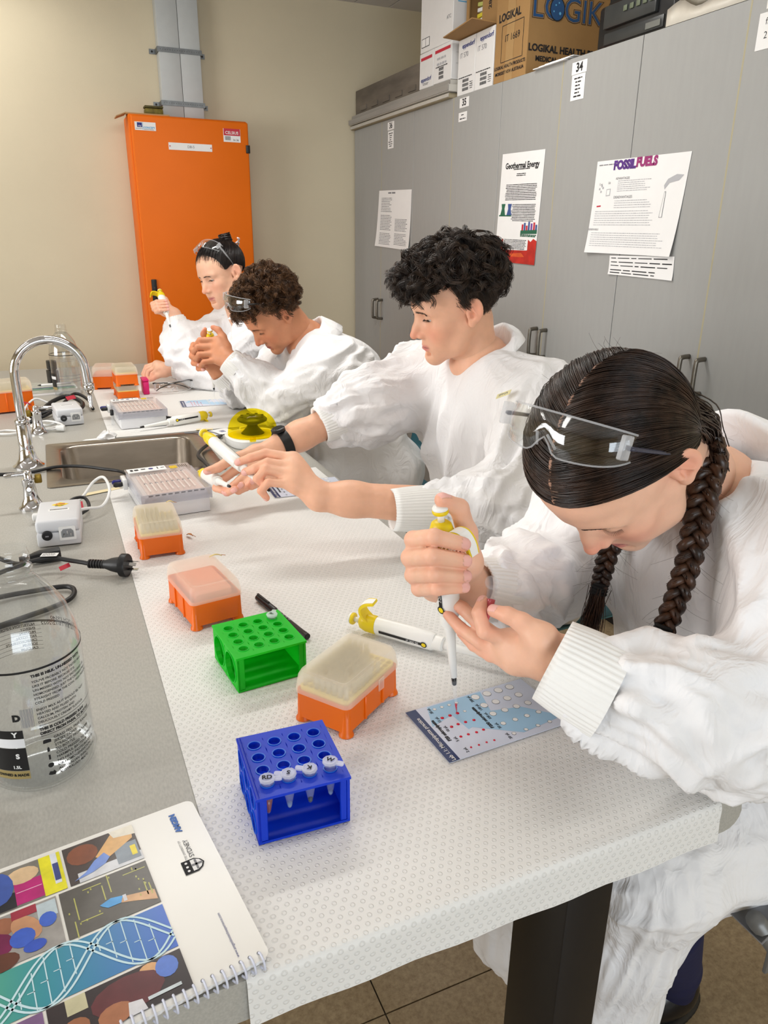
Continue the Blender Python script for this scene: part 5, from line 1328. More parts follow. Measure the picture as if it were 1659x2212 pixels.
sh = obj('sheet', prism([(-.05, -.03), (.045, -.035), (.05, .03), (-.04, .035)], 0, .0006), M_paper, t); lines_mesh('barcode', [(.01+i*.004, .0125+i*.004, .0, .02) for i in range(4)], Matrix.Identity(4), M_navy, sh, .0009)
t = thing('tissue_scrap', 'crumpled white tissue scrap on the bench behind the sink', 'tissue', (.115, 2.285, BZ))
V, F = lathe([(.001, 0.0005), (.02, .001), (.022, .008), (.014, .015), (.006, .02), (.0005, .017)], 14)
V = [(x*(1+.5*math.sin(9*i)), y*(1+.5*math.cos(7*i)), z*(1+.35*math.sin(5*i)) if z > .002 else z) for i, (x, y, z) in enumerate(V)]
obj('tissue', (V, F), M_paper, t); obj('tissue_tail', prism([(-.07, -.006), (-.01, -.012), (-.01, .01), (-.06, .006)], .0008, .002), M_paper, t)
# small vertical vial beside each gel tank
for (x, y, z, lab) in ((.145, 2.45, PZ, 'tiny clear vial with black cap left of the far gel tank'),):
    t = thing('glass_vial', lab, 'vial', (x, y, z)); obj('vial_wall', lathe([(.004, 0), (.005, .001), (.005, .030), (.0045, .031)], 14), M_tube, t, smooth=True); obj('vial_cap', lathe([(.0052, .031), (.0055, .032), (.0055, .047), (.004, .049)], 14), M_blk, t, auto=40)
# magazine and black holder behind the far bottle
t = thing('magazine', 'magazine with green and white cover lying behind the far bottle', 'magazine', (-.02, 3.17, BZ), R(6))
box2('pages', (-.085, -.12, .0004), (.085, .12, .008), M_paper, t); pgm = box2('cover', (-.086, -.121, .0082), (.086, .121, .009), mat('magazine_grey', (176, 178, 170), .4, var=.2, scale=40), t)
poly('cover_print', rect(-.08, -.06, .08, -.02), Matrix.Translation((0, 0, .0093)), mat('teal_print', (96, 140, 120), .4, var=.2), pgm); poly('cover_print', rect(-.08, -.018, .08, -.008), Matrix.Translation((0, 0, .0093)), M_navy, pgm)
t = thing('stapler', 'small black stapler standing upright behind the far bottle', 'stapler', (-.012, 3.26, BZ+.0), R(20))
box2('stapler_base', (-.018, -.02, .0004), (.018, .02, .06), M_blk, t, bev=.003); box2('stapler_arm', (-.015, -.018, .062), (.015, .018, .098), M_blk, t, bev=.004)
t = thing('ballpoint_pen', 'white pen lying on the magazine behind the far bottle', 'pen', (-.06, 3.20, BZ+.0125))
obj('barrel', xf(tube([(0, 0, 0), (.11, .02, 0)], .0038, 10), Matrix.Identity(4)), M_white, t, smooth=True); obj('pen_tip', tube([(-.012, -.002, 0), (0, 0, 0)], [.001, .0034], 8), M_blk, t)
t = thing('yellow_bottle', 'small yellow-capped bottle beside the far milk bottle', 'bottle', (.112, 3.22, PZ))
obj('bottle_wall', lathe([(.012, 0), (.014, .002), (.014, .035), (.008, .045)], 16), M_tube, t, smooth=True); obj('cap', lathe([(.009, .045), (.009, .06), (.007, .062)], 16), M_yel, t, auto=40)

# ------------------------------------------------------------------ dry leaves
M_dry = mat('dry_leaf_tan', (176, 116, 60), .8, var=.25, scale=80)
M_straw = mat('straw', (206, 182, 120), .8, var=.1)
def leaf(label, loc, rz, L=.024, W=.0035, tilt=0.0, m=None):
    t = thing('dry_leaf', label, 'leaf', loc, rz, group='dry leaf bits on the bench paper')
    V = []; F = []
    for i in range(9):
        a = i/8; w = W*math.sin(math.pi*min(1, a*1.15))**.8 if a < .87 else .0003
        x = L*(a-.5); z = .0015+.004*math.sin(a*3)+tilt*a
        V += [(x, -w, z), (x, 0, z+.0012), (x, w, z)]
    for i in range(8):
        for k in range(2): F.append([3*i+k, 3*i+k+1, 3*i+k+4, 3*i+k+3])
    n = len(V); V += [(x, y, z-.0005) for x, y, z in V]; F += [[q+n for q in reversed(f)] for f in F]
    obj('blade', (V, F), m or M_dry, t, smooth=True)
    obj('stalk', tube([(L*.45, 0, .004+tilt), (L*.8, .002, .002+tilt)], .0005, 5), M_dry, t)
leaf('curled tan leaf beside the small tip box with yellow insert', (.2015, 1.405, PZ), R(-68), tilt=.004)
leaf('straw-coloured leaf on the pinkish lid of the middle tip box', (.200, 1.128, PZ+.0685), R(-10), L=.020, W=.002, m=M_straw)
leaf('straw-coloured leaf on the lid of the small far tip box', (.172, 1.425, PZ+.0685), R(-30), L=.016, W=.0015, m=M_straw)

# ------------------------------------------------------------------ safety glasses lying on the far paper
M_lens = clear_plastic('clear_lens', (.96, .97, .97), .03, 1.5, 1.3, .02)
def spectacles(name, label, M, m_arm, folded=False, group='clear safety glasses', arms=True, parent=None):
    """wrap-round safety glasses; local: x across the face (+-.07), -y forward, z up, arms run to +y"""
    t = thing(name, label, 'safety glasses', (0, 0, 0), group=group); t.matrix_world = M
    n, k = 32, 6
    V = []; F = []
    for j in range(k+1):
        b = j/k
        for i in range(n+1):
            a = -1+2*i/n
            x = .071*math.sin(a*1.32)/math.sin(1.32); y = -.040*math.cos(a*1.45)+.012
            notch = .016*math.exp(-(a/.10)**2)
            top = .019-.003*a*a; bot = -.021+notch+.013*abs(a)**3
            z = bot+(top-bot)*b
            V.append((x, y+.004*(b-.5)**2*4-.002, z))
    for j in range(k):
        for i in range(n): q = j*(n+1)+i; F.append([q, q+1, q+n+2, q+n+1])
    m0 = len(V); c = np.array(V); 
    V2 = V+[(x*.985, y+.0018, z) for x, y, z in V]; F2 = F+[[q+m0 for q in reversed(f)] for f in F]
    obj('lens', (V2, F2), M_lens, t, smooth=True)
    edge = [V[i] for i in range(n+1)]
    obj('lens_edge', tube(np.array([V[k*(n+1)+i] for i in range(n+1)]), .0011, 6), M_rim, t, smooth=True)
    obj('lens_edge', tube(np.array(edge), .0009, 6), M_rim, t, smooth=True)
    for s in (-1, 1):
        box('hinge', .006, .012, .022, M_rim, t, c=(s*.0705, -.004, .004), bev=.001, seg=1)
        if folded:
            P = [(s*.072, -.002, .016), (s*.060, .010, .017+.001*s), (s*.0, .014+.004*s, .010), (-s*.045, .018, -.004), (-s*.062, .020, -.014)]
        else:
            P = [(s*.072, .0, .004), (s*.074, .03, .004), (s*.073, .075, .003), (s*.070, .105, -.004), (s*.066, .125, -.020)]
        obj('temple_arm', tube(spline([np.array(q) for q in P], 5), [(.0060 if folded else .0045)*(1-.45*i/20) for i in range(21)], 8, flat=.5), m_arm, t, smooth=True)
        obj('nose_pad', tube([(s*.006, -.030, -.002), (s*.011, -.020, -.014)], .0014, 6), M_rim, t, smooth=True)
    return t
M_rim = translucent('clear_rim_plastic', (226, 228, 232), .35, .1)
M_armg = translucent('smoky_grey_arm', (88, 88, 104), .85, .25)
spectacles('safety_glasses', 'folded clear safety glasses with black arms lying on the far paper', Matrix.Translation((.405, 2.915, PZ+.0255)) @ Matrix.Rotation(R(5), 4, 'Z') @ Matrix.Rotation(R(-8), 4, 'X'), M_blk, True)
# ------------------------------------------------------------------ soft-body modelling: signed distance shapes -> one continuous mesh
f32 = np.float32
def V3(*a): return np.array(a, dtype=float)
def nrm(v): v = np.asarray(v, float); return v/(np.linalg.norm(v)+1e-12)

class Shape:
    """a list of blended primitives"""
    def __init__(s): s.p = []
    def cap(s, a, b, ra, rb, k=.01, op=1):
        a = np.asarray(a, f32); b = np.asarray(b, f32); d = b-a; L2 = max(float(d@d), 1e-10)
        def fn(P):
            q = P-a; t = np.clip((q@d)/L2, 0, 1)
            w = q-t[:, None]*d
            return np.sqrt(np.einsum('ij,ij->i', w, w))-(ra+(rb-ra)*t)
        s.p.append((fn, k, op)); return s
    def chain(s, pts, rad, k=.01, op=1):
        for i in range(len(pts)-1): s.cap(pts[i], pts[i+1], rad[i], rad[i+1], k, op)
        return s
    def ell(s, c, r, Rm=None, k=.01, op=1):
        c = np.asarray(c, f32); r = np.asarray(r, f32); Rm = np.eye(3) if Rm is None else Rm; A = np.asarray(Rm, f32)
        def fn(P):
            q = (P-c)@A
            k0 = np.sqrt((((q/r)**2).sum(1)))+1e-9; k1 = np.sqrt((((q/(r*r))**2).sum(1)))+1e-9
            return k0*(k0-1)/k1
        s.p.append((fn, k, op)); return s
    def box(s, c, h, rad, Rm=None, k=.01, op=1):
        c = np.asarray(c, f32); h = np.asarray(h, f32)-rad; A = np.asarray(np.eye(3) if Rm is None else Rm, f32)
        def fn(P):
            q = np.abs((P-c)@A)-h
            return np.sqrt((np.maximum(q, 0)**2).sum(1))+np.minimum(q.max(1), 0)-rad
        s.p.append((fn, k, op)); return s
    def half(s, c, n, k=.003, op=-1):
        """cut away (op=-1) the half space on the side of n"""
        c = np.asarray(c, f32); n = np.asarray(nrm(n), f32)
        s.p.append((lambda P: -((P-c)@n), k, op)); return s
    def fn(s, fn, k=.01, op=1): s.p.append((fn, k, op)); return s

def _blend(d, e, k, op):
    if op == 1:
        h = np.maximum(k-np.abs(d-e), 0)/k; return np.minimum(d, e)-h*h*k*f32(.25)
    if op == -1:
        e = -e; h = np.maximum(k-np.abs(d-e), 0)/k; return np.maximum(d, e)+h*h*k*f32(.25)
    h = np.maximum(k-np.abs(d-e), 0)/k; return np.maximum(d, e)+h*h*k*f32(.25)

def mesh_shape(S_, lo, hi, h, B=8, relax=2):
    lo = np.asarray(lo, float); hi = np.asarray(hi, float)
    nb = np.ceil((hi-lo)/(h*B)).astype(int)
    g = np.stack(np.meshgrid(*[np.arange(n) for n in nb], indexing='ij'), -1).reshape(-1, 3)
    cen = (lo+(g+.5)*h*B).astype(f32)
    rad = h*B*.87
    per = [fn(cen) for fn, k, op in S_.p]
    d = np.full(len(cen), 1.0, f32)
    for e, (fn, k, op) in zip(per, S_.p): d = _blend(d, e.astype(f32), f32(k), op)
    act = np.abs(d) < rad*2.3
    g = g[act]; per = [e[act] for e in per]; nA = len(g)
    off = np.stack(np.meshgrid(*[np.arange(B+1)]*3, indexing='ij'), -1).reshape(-1, 3)
    vals = np.full((nA, len(off)), 1.0, f32)
    base = lo+g*(h*B)
    for (fn, k, op), e in zip(S_.p, per):
        m = np.abs(e) < rad*1.8+k+3*h if op == 1 else e < rad*1.8+k+3*h
        if op == 1: m = e < rad*2.6+2*k+4*h
        if op == -1: m = e < rad*2.6+2*k+4*h
        if op == 0: m = np.ones(nA, bool)
        if not m.any(): continue
        P = (base[m][:, None, :]+off[None]*h).reshape(-1, 3).astype(f32)
        vals[m] = _blend(vals[m].reshape(-1), fn(P).astype(f32), f32(k), op).reshape(-1, len(off))
    vals = vals.reshape(nA, B+1, B+1, B+1)
    sg = vals < 0
    cnt = np.zeros((nA, B, B, B), np.int8)
    for a in (0, 1):
        for b in (0, 1):
            for c in (0, 1): cnt += sg[:, a:a+B, b:b+B, c:c+B]
    bi, i, j, k = np.nonzero((cnt > 0) & (cnt < 8))
    cellg = g[bi]*B+np.stack([i, j, k], 1)
    N = nb*B
    cid = (cellg[:, 0].astype(np.int64)*(N[1]+2)+cellg[:, 1])*(N[2]+2)+cellg[:, 2]
    acc = np.zeros((len(bi), 3)); ac = np.zeros(len(bi))
    C8 = [(a, b, c) for a in (0, 1) for b in (0, 1) for c in (0, 1)]
    for p in C8:
        for ax in range(3):
            if p[ax]: continue
            q = list(p); q[ax] = 1
            v0 = vals[bi, i+p[0], j+p[1], k+p[2]]; v1 = vals[bi, i+q[0], j+q[1], k+q[2]]
            m = (v0 < 0) != (v1 < 0)
            t = v0[m]/(v0[m]-v1[m]+1e-12)
            pt = np.tile(np.array(p, float), (m.sum(), 1)); pt[:, ax] = t
            acc[m] += pt; ac[m] += 1
    verts = lo+(cellg+acc/ac[:, None])*h
    order = np.argsort(cid); cs = cid[order]
    faces = []
    def look(c):
        q = (c[:, 0].astype(np.int64)*(N[1]+2)+c[:, 1])*(N[2]+2)+c[:, 2]
        w = np.searchsorted(cs, q); w = np.clip(w, 0, len(cs)-1)
        return np.where(cs[w] == q, order[w], -1)
    for ax in range(3):
        sl0 = sg[:, :B, :B, :B]
        s1 = [slice(0, B)]*3; s1[ax] = slice(1, B+1)
        sl1 = sg[:, s1[0], s1[1], s1[2]]
        b_, i_, j_, k_ = np.nonzero(sl0 != sl1)
        cg = g[b_]*B+np.stack([i_, j_, k_], 1)
        u, w = [(1, 2), (2, 0), (0, 1)][ax]
        du = np.zeros(3, int); du[u] = 1; dw = np.zeros(3, int); dw[w] = 1
        q = np.stack([look(cg-du-dw), look(cg-dw), look(cg), look(cg-du)], 1)
        ok = (q >= 0).all(1)
        q = q[ok]; ins = sl0[b_, i_, j_, k_][ok]
        q[~ins] = q[~ins][:, ::-1]
        faces.append(q)
    faces = np.concatenate(faces) if faces else np.zeros((0, 4), int)
    for _ in range(relax): verts = smooth_verts(verts, faces, .5)
    return verts, faces

def smooth_verts(v, f, w=.5):
    n = len(v); acc = np.zeros_like(v); c = np.zeros(n)
    for a in range(4):
        b = (a+1) % 4
        for ax in range(3):
            acc[:, ax] += np.bincount(f[:, a], v[f[:, b], ax], n)+np.bincount(f[:, b], v[f[:, a], ax], n)
        c += np.bincount(f[:, a], minlength=n)+np.bincount(f[:, b], minlength=n)
    c = np.maximum(c, 1)
    return v*(1-w)+w*acc/c[:, None]

def vert_normals(v, f):
    a = v[f[:, 2]]-v[f[:, 0]]; b = v[f[:, 3]]-v[f[:, 1]]; n = np.cross(a, b); out = np.zeros_like(v)
    for i in range(4):
        for ax in range(3): out[:, ax] += np.bincount(f[:, i], n[:, ax], len(v))
    return out/(np.linalg.norm(out, axis=1)[:, None]+1e-12)

_rs = np.random.RandomState(11)
_perm = np.concatenate([_rs.permutation(256)]*3)
_grad = _rs.normal(size=(256, 3)); _grad /= np.linalg.norm(_grad, axis=1)[:, None]
def perlin(P):
    P = np.asarray(P, float); i = np.floor(P).astype(int); f = P-i; i &= 255
    u = f*f*f*(f*(f*6-15)+10); out = 0
    for a in (0, 1):
        for b in (0, 1):
            for c in (0, 1):
                h = _perm[_perm[_perm[(i[:, 0]+a) & 255]+((i[:, 1]+b) & 255)]+((i[:, 2]+c) & 255)]
                d = (_grad[h]*(f-np.array([a, b, c]))).sum(1)
                w = (u[:, 0] if a else 1-u[:, 0])*(u[:, 1] if b else 1-u[:, 1])*(u[:, 2] if c else 1-u[:, 2])
                out = out+w*d
    return out*1.6

def mesh_obj(name, v, f, m, parent, col=None, world=True, smooth=True):
    """mesh from arrays, vertices in world space"""
    me = bpy.data.meshes.new(name)
    L = np.array(parent.location) if (parent is not None and world) else np.zeros(3)
    v = np.asarray(v, float)-L; f = np.asarray(f, np.int32)
    me.vertices.add(len(v)); me.vertices.foreach_set('co', v.astype(f32).ravel())
    n = f.shape[1]
    me.loops.add(f.size); me.loops.foreach_set('vertex_index', f.ravel())
    me.polygons.add(len(f)); me.polygons.foreach_set('loop_start', np.arange(0, f.size, n, dtype=np.int32))
    me.update(calc_edges=True); me.validate()
    if col is not None and len(me.vertices) == len(v):
        at = me.color_attributes.new('Col', 'FLOAT_COLOR', 'POINT')
        at.data.foreach_set('color', np.concatenate([col, np.ones((len(col), 1))], 1).astype(f32).ravel())
    return link(name, me, m, parent, smooth)

# ------------------------------------------------------------------ materials of people
def skin_mat(name, rough=.48):
    m, nt, p = new_mat(name); N = nt.nodes; L = nt.links
    at = N.new('ShaderNodeAttribute'); at.attribute_name = 'Col'
    tc = N.new('ShaderNodeTexCoord'); n = N.new('ShaderNodeTexNoise'); n.inputs['Scale'].default_value = 55; n.inputs['Detail'].default_value = 5
    L.new(tc.outputs['Object'], n.inputs['Vector'])
    r = N.new('ShaderNodeMapRange'); r.inputs[3].default_value = .90; r.inputs[4].default_value = 1.10; L.new(n.outputs[0], r.inputs[0])
    mx = N.new('ShaderNodeMix'); mx.data_type = 'RGBA'; mx.blend_type = 'MULTIPLY'; mx.inputs[0].default_value = 1
    cb = N.new('ShaderNodeCombineColor'); L.new(r.outputs[0], cb.inputs[0]); L.new(r.outputs[0], cb.inputs[1]); L.new(r.outputs[0], cb.inputs[2])
    L.new(at.outputs['Color'], mx.inputs[6]); L.new(cb.outputs[0], mx.inputs[7]); L.new(mx.outputs[2], p.inputs['Base Color'])
    p.inputs['Roughness'].default_value = rough; p.inputs['Specular IOR Level'].default_value = .35
    p.inputs['Subsurface Weight'].default_value = .18; p.inputs['Subsurface Radius'].default_value = (.010, .004, .002); p.inputs['Subsurface Scale'].default_value = .6
    n2 = N.new('ShaderNodeTexNoise'); n2.inputs['Scale'].default_value = 700; L.new(tc.outputs['Object'], n2.inputs['Vector'])
    b = N.new('ShaderNodeBump'); b.inputs['Strength'].default_value = .12; b.inputs['Distance'].default_value = .001; L.new(n2.outputs[0], b.inputs['Height']); L.new(b.outputs[0], p.inputs['Normal'])
    return m
M_skin = skin_mat('skin')
def cloth_mat(name, col):
    m, nt, p = new_mat(name); N = nt.nodes; L = nt.links
    p.inputs['Roughness'].default_value = .85; p.inputs['Specular IOR Level'].default_value = .2; p.inputs['Sheen Weight'].default_value = .15
    tc = N.new('ShaderNodeTexCoord')
    n0 = N.new('ShaderNodeTexNoise'); n0.inputs['Scale'].default_value = 6; n0.inputs['Detail'].default_value = 3; L.new(tc.outputs['Object'], n0.inputs['Vector'])
    cr = N.new('ShaderNodeValToRGB'); c = lin(col); cr.color_ramp.elements[0].color = (*[v*.97 for v in c], 1); cr.color_ramp.elements[1].color = (*c, 1); L.new(n0.outputs[0], cr.inputs[0]); L.new(cr.outputs[0], p.inputs['Base Color'])
    # soft crumple creases
    mp = N.new('ShaderNodeMapping'); mp.inputs['Rotation'].default_value = (.4, .7, .2); mp.inputs['Scale'].default_value = (1, 1.6, .7); L.new(tc.outputs['Object'], mp.inputs[0])
    n1 = N.new('ShaderNodeTexNoise'); n1.inputs['Scale'].default_value = 16; n1.inputs['Detail'].default_value = 3; n1.inputs['Distortion'].default_value = 1.2; L.new(mp.outputs[0], n1.inputs['Vector'])
    s = N.new('ShaderNodeMath'); s.operation = 'SUBTRACT'; s.inputs[1].default_value = .5; L.new(n1.outputs[0], s.inputs[0])
    ab = N.new('ShaderNodeMath'); ab.operation = 'ABSOLUTE'; L.new(s.outputs[0], ab.inputs[0])
    b = N.new('ShaderNodeBump'); b.inputs['Strength'].default_value = .6; b.inputs['Distance'].default_value = .014; b.invert = True; L.new(ab.outputs[0], b.inputs['Height'])
    n3 = N.new('ShaderNodeTexNoise'); n3.inputs['Scale'].default_value = 900; L.new(tc.outputs['Object'], n3.inputs['Vector'])
    b3 = N.new('ShaderNodeBump'); b3.inputs['Strength'].default_value = .10; b3.inputs['Distance'].default_value = .001; L.new(n3.outputs[0], b3.inputs['Height']); L.new(b.outputs[0], b3.inputs['Normal']); L.new(b3.outputs[0], p.inputs['Normal'])
    return m
M_coat = cloth_mat('white_coat_cotton', (236, 235, 236))
M_cuff = mat('white_knit_cuff', (234, 233, 230), .9, var=.02, sheen=.1)
def hair_mat(name, col, col2, rough=.38):
    m, nt, p = new_mat(name); N = nt.nodes; L = nt.links
    tc = N.new('ShaderNodeTexCoord'); n = N.new('ShaderNodeTexNoise'); n.inputs['Scale'].default_value = 60; L.new(tc.outputs['Object'], n.inputs['Vector'])
    cr = N.new('ShaderNodeValToRGB'); cr.color_ramp.elements[0].position = .35; cr.color_ramp.elements[1].position = .7
    cr.color_ramp.elements[0].color = (*lin(col), 1); cr.color_ramp.elements[1].color = (*lin(col2), 1); L.new(n.outputs[0], cr.inputs[0]); L.new(cr.outputs[0], p.inputs['Base Color'])
    p.inputs['Roughness'].default_value = rough; p.inputs['Specular IOR Level'].default_value = .45
    return m

# ------------------------------------------------------------------ strands
def strands(paths, r0, r1=None, n=3):
    """paths (S,K,3) -> thin tubes; radius r0 at the root to r1 at the tip"""
    P = np.asarray(paths, float); S_, K, _ = P.shape
    r1 = r0*.4 if r1 is None else r1
    T = np.empty_like(P); T[:, 1:-1] = P[:, 2:]-P[:, :-2]; T[:, 0] = P[:, 1]-P[:, 0]; T[:, -1] = P[:, -1]-P[:, -2]
    T /= np.linalg.norm(T, axis=2)[..., None]+1e-12
    ref = np.array([.31, .52, .79]); A = np.cross(T, ref); A /= np.linalg.norm(A, axis=2)[..., None]+1e-9; Bn = np.cross(T, A)
    rad = np.linspace(1, 0, K)[None, :, None]*(np.asarray(r0)-r1)+r1
    rings = [P+rad*(math.cos(2*math.pi*k/n)*A+math.sin(2*math.pi*k/n)*Bn) for k in range(n)]
    V = np.stack(rings, 2).reshape(-1, 3)
    idx = np.arange(S_*K*n).reshape(S_, K, n)
    F = []
    for k in range(n):
        k2 = (k+1) % n
        F.append(np.stack([idx[:, :-1, k], idx[:, :-1, k2], idx[:, 1:, k2], idx[:, 1:, k]], -1).reshape(-1, 4))
    return V, np.concatenate(F)

def merge(parts):
    V = []; F = []; n = 0
    for v, f in parts:
        V.append(v); F.append(np.asarray(f)+n); n += len(v)
    return np.concatenate(V), np.concatenate(F)

# ------------------------------------------------------------------ head
class Head:
    def __init__(s, c, fwd, up, sc):
        s.c = np.array(c, float); f = nrm(fwd); u = np.array(up, float); u = nrm(u-f*(u@f))
        s.R = np.stack([f, np.cross(u, f), u], 1); s.s = sc
    def w(s, x, y, z): return s.c+s.s*(s.R@np.array([x, y, z]))
    def W(s, P): return s.c+s.s*(np.asarray(P)@s.R.T)
    def loc(s, P): return ((np.asarray(P)-s.c)@s.R)/s.s

def head_shape(H, female=False, lids=.55, jaw=1.0, nose=1.0):
    """H maps head space (x forward, y left, z up; eyes at z=0) to the world; lids: 0 open .. 1 shut"""
    S_ = Shape(); s = H.s; w = H.w; Rm = H.R
    def E(c, r, k, op=1, rot=None): S_.ell(w(*c), np.array(r)*s, Rm if rot is None else Rm@rot, k*s, op)
    def Cp(a, b, ra, rb, k, op=1): S_.cap(w(*a), w(*b), ra*s, rb*s, k*s, op)
    E((-.014, 0, .030), (.094, .0745, .083), .01)
    E((.026, 0, .022), (.061, .064, .070), .03)
    E((.030, 0, -.040), (.052, .0545, .066), .03)
    for y in (-1, 1):
        Cp((.000, y*.049, -.046), (.030, y*.041, -.082), .018*jaw, .015*jaw, .03)
        Cp((.030, y*.041, -.082), (.074, y*.010, -.100), .015*jaw, .0145, .025)
        E((.057, y*.040, -.026), (.020, y*.020, .018), .022)
        E((.062, y*.030, -.058), (.018, .020, .022), .025)
        Cp((.081, y*.012, .0165), (.068, y*.047, .0155), .0072 if not female else .0058, .006, .018)
    E((.073, 0, -.101), (.0155, .017, .014), .02)
    E((.072, 0, -.072), (.018, .026, .020), .02)
    for y in (-1, 1): E((.0905, y*.031, -.0005), (.016, .017, .0105), .016, -1)
    # nose
    E((.076, 0, -.030), (.019, .021, .028), .014)
    Cp((.079, 0, .008), (.098, 0, -.022), .0070, .0080, .012)
    Cp((.098, 0, -.022), (.1075*nose, 0, -.0355), .0082, .0098, .008)
    for y in (-1, 1):
        E((.0945, y*.0115, -.040), (.0095, .0070, .0075), .006)
        E((.0985, y*.0066, -.0475), (.0050, .0034, .0040), .003, -1)
    # eyelids: thin caps over the ball
    for y in (-1, 1):
        ec = (.0685, y*.031, -.001)
        ang = R(52-78*lids)                       # edge of the upper lid
        S2 = Shape()
        c = H.w(*ec); n_up = Rm@nrm([-.25-.2*lids, 0, 1.0]) 
        rl = .0143*s
        ed = c+(Rm@np.array([math.cos(ang), 0, math.sin(ang)]))*(.0135*s)
        nn = Rm@nrm([.12, 0, 1])
        cc = c.astype(f32); e1 = ed.astype(f32); n1 = nn.astype(f32)
        def up(P, cc=cc, e1=e1, n1=n1, rl=rl): return np.maximum(np.sqrt(((P-cc)**2).sum(1))-rl, -((P-e1)@n1))
        S_.fn(up, .0030*s, 1)
        e2 = (c+(Rm@np.array([0, 0, -1]))*(.0072*s)).astype(f32); n2 = (Rm@nrm([.25, 0, -1])).astype(f32)
        def dn(P, cc=cc, e2=e2, n2=n2, rl=rl): return np.maximum(np.sqrt(((P-cc)**2).sum(1))-rl*.985, -((P-e2)@n2))
        S_.fn(dn, .0035*s, 1)
    # mouth
    for y in (-1, 1): Cp((.0905, y*.004, -.0655), (.0815, y*.0215, -.0695), .0045, .0022, .005)
    Cp((.0885, -.009, -.0755), (.0885, .009, -.0755), .0055, .0055, .006)
    for y in (-1, 1): Cp((.0885, y*.009, -.0755), (.0815, y*.0205, -.0705), .0050, .002, .005)
    Cp((.0965, -.006, -.0703), (.0965, .006, -.0703), .0012, .0012, .003, -1)
    for y in (-1, 1): Cp((.0965, y*.006, -.0703), (.0855, y*.0215, -.0705), .0012, .0008, .003, -1)
    E((.086, 0, -.086), (.008, .016, .005), .010, -1)
    # ears
    for y in (-1, 1):
        t = -R(30)*y
        rz = np.array([[math.cos(t), -math.sin(t), 0], [math.sin(t), math.cos(t), 0], [0, 0, 1]])
        ry = np.array([[math.cos(R(-12)), 0, math.sin(R(-12))], [0, 1, 0], [-math.sin(R(-12)), 0, math.cos(R(-12))]])
        A = rz@ry
        o = np.array([-.012, y*.0815, -.008])
        def q(v): return tuple(o+A@np.array(v))
        E(q((-.002, 0, .004)), (.0195, .0066, .0290), .005, 1, A)
        E(q((.004, y*.001, -.024)), (.0085, .0050, .0110), .006, 1, A)
        E(q((-.0005, y*.0068, .0080)), (.0130, .0050, .0195), .003, -1, A)
        Cp(q((.004, y*.004, .012)), q((-.006, y*.0045, -.004)), .0026, .0030, .004)
        E(q((.004, y*.0050, -.006)), (.0072, .0068, .0085), .003, -1, A)
        Cp(q((.0115, y*.002, -.002)), q((.0095, y*.0035, -.010)), .0036, .0034, .004)
    return S_

def skin_cols(H, v, tone, lip, blush=.5, lipstrength=1.0, stubble=None):
    """skin colours: lips, cheeks, nose, ears, darker lids; painted shade in mouth line and nostrils"""
    L = H.loc(v); c = np.tile(np.array(lin(tone)), (len(v), 1))
    def mixc(w, col): nonlocal c; w = np.clip(w, 0, 1)[:, None]; c = c*(1-w)+w*np.array(lin(col))
    def g(p, r): return np.exp(-(((L-np.array(p))/np.array(r))**2).sum(1))
    red = tuple(int(a*b) for a, b in zip(tone, (1.0, .78, .76)))
    for y in (-1, 1): mixc(blush*.8*g((.070, y*.040, -.034), (.03, .024, .024)), red); mixc(blush*.7*g((-.012, y*.09, .0), (.03, .02, .035)), red)
    mixc(blush*1.0*g((.110, 0, -.036), (.018, .018, .016)), red)
    lipz = -.0690+.12*np.abs(L[:, 1])*0
    m = np.exp(-((L[:, 2]+.0710)/.0072)**4)*np.exp(-(L[:, 1]/.0215)**6)*(L[:, 0] > .072)
    mixc(lipstrength*m, lip)
    line = np.exp(-((L[:, 2]+.0703)/.0013)**2)*np.exp(-(L[:, 1]/.022)**6)*(L[:, 0] > .075); mixc(line*.7, tuple(int(a*.45) for a in lip))  # shade between the lips, painted into the colour
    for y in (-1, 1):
        mixc(.9*g((.0985, y*.0066, -.0480), (.006, .0032, .0028)), tuple(int(a*.35) for a in tone))  # nostril shade painted into the skin colour
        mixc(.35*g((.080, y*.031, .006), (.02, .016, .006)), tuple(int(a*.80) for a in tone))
    return c

def eyes(H, t, gaze, iris=(70, 46, 30)):
    """eyeballs with iris and pupil, looking along gaze (head space)"""
    gz = nrm(H.R@np.array(gaze))
    for y in (-1, 1):
        c = H.w(.0680, y*.031, -.001); r = .0126*H.s
        x = nrm(np.cross(gz, [0.1, .2, .97])); z = np.cross(x, gz)
        def cap(r_, a0, a1, n=18, k=8):
            V = []; F = []
            for i in range(k+1):
                a = a0+(a1-a0)*i/k
                for j in range(n):
                    b = 2*math.pi*j/n; V.append(c+r_*(math.cos(a)*gz+math.sin(a)*(math.cos(b)*x+math.sin(b)*z)))
            for i in range(k):
                for j in range(n): j2 = (j+1) % n; F.append([i*n+j, i*n+j2, (i+1)*n+j2, (i+1)*n+j])
            return np.array(V), np.array(F)
        e = mesh_obj('eyeball', *cap(r, .54, math.pi, 24, 12), M_eyew, t)
        mesh_obj('iris', *cap(r*1.005, .20, .56), mat('iris_%02x%02x%02x' % iris, iris, .15, var=.3, scale=900), t)
        mesh_obj('pupil', *cap(r*1.008, .001, .22), M_pupil, t)
M_eyew = mat('eye_white', (214, 208, 204), .18, var=.02); M_pupil = mat('pupil_black', (8, 8, 8), .08, var=0)

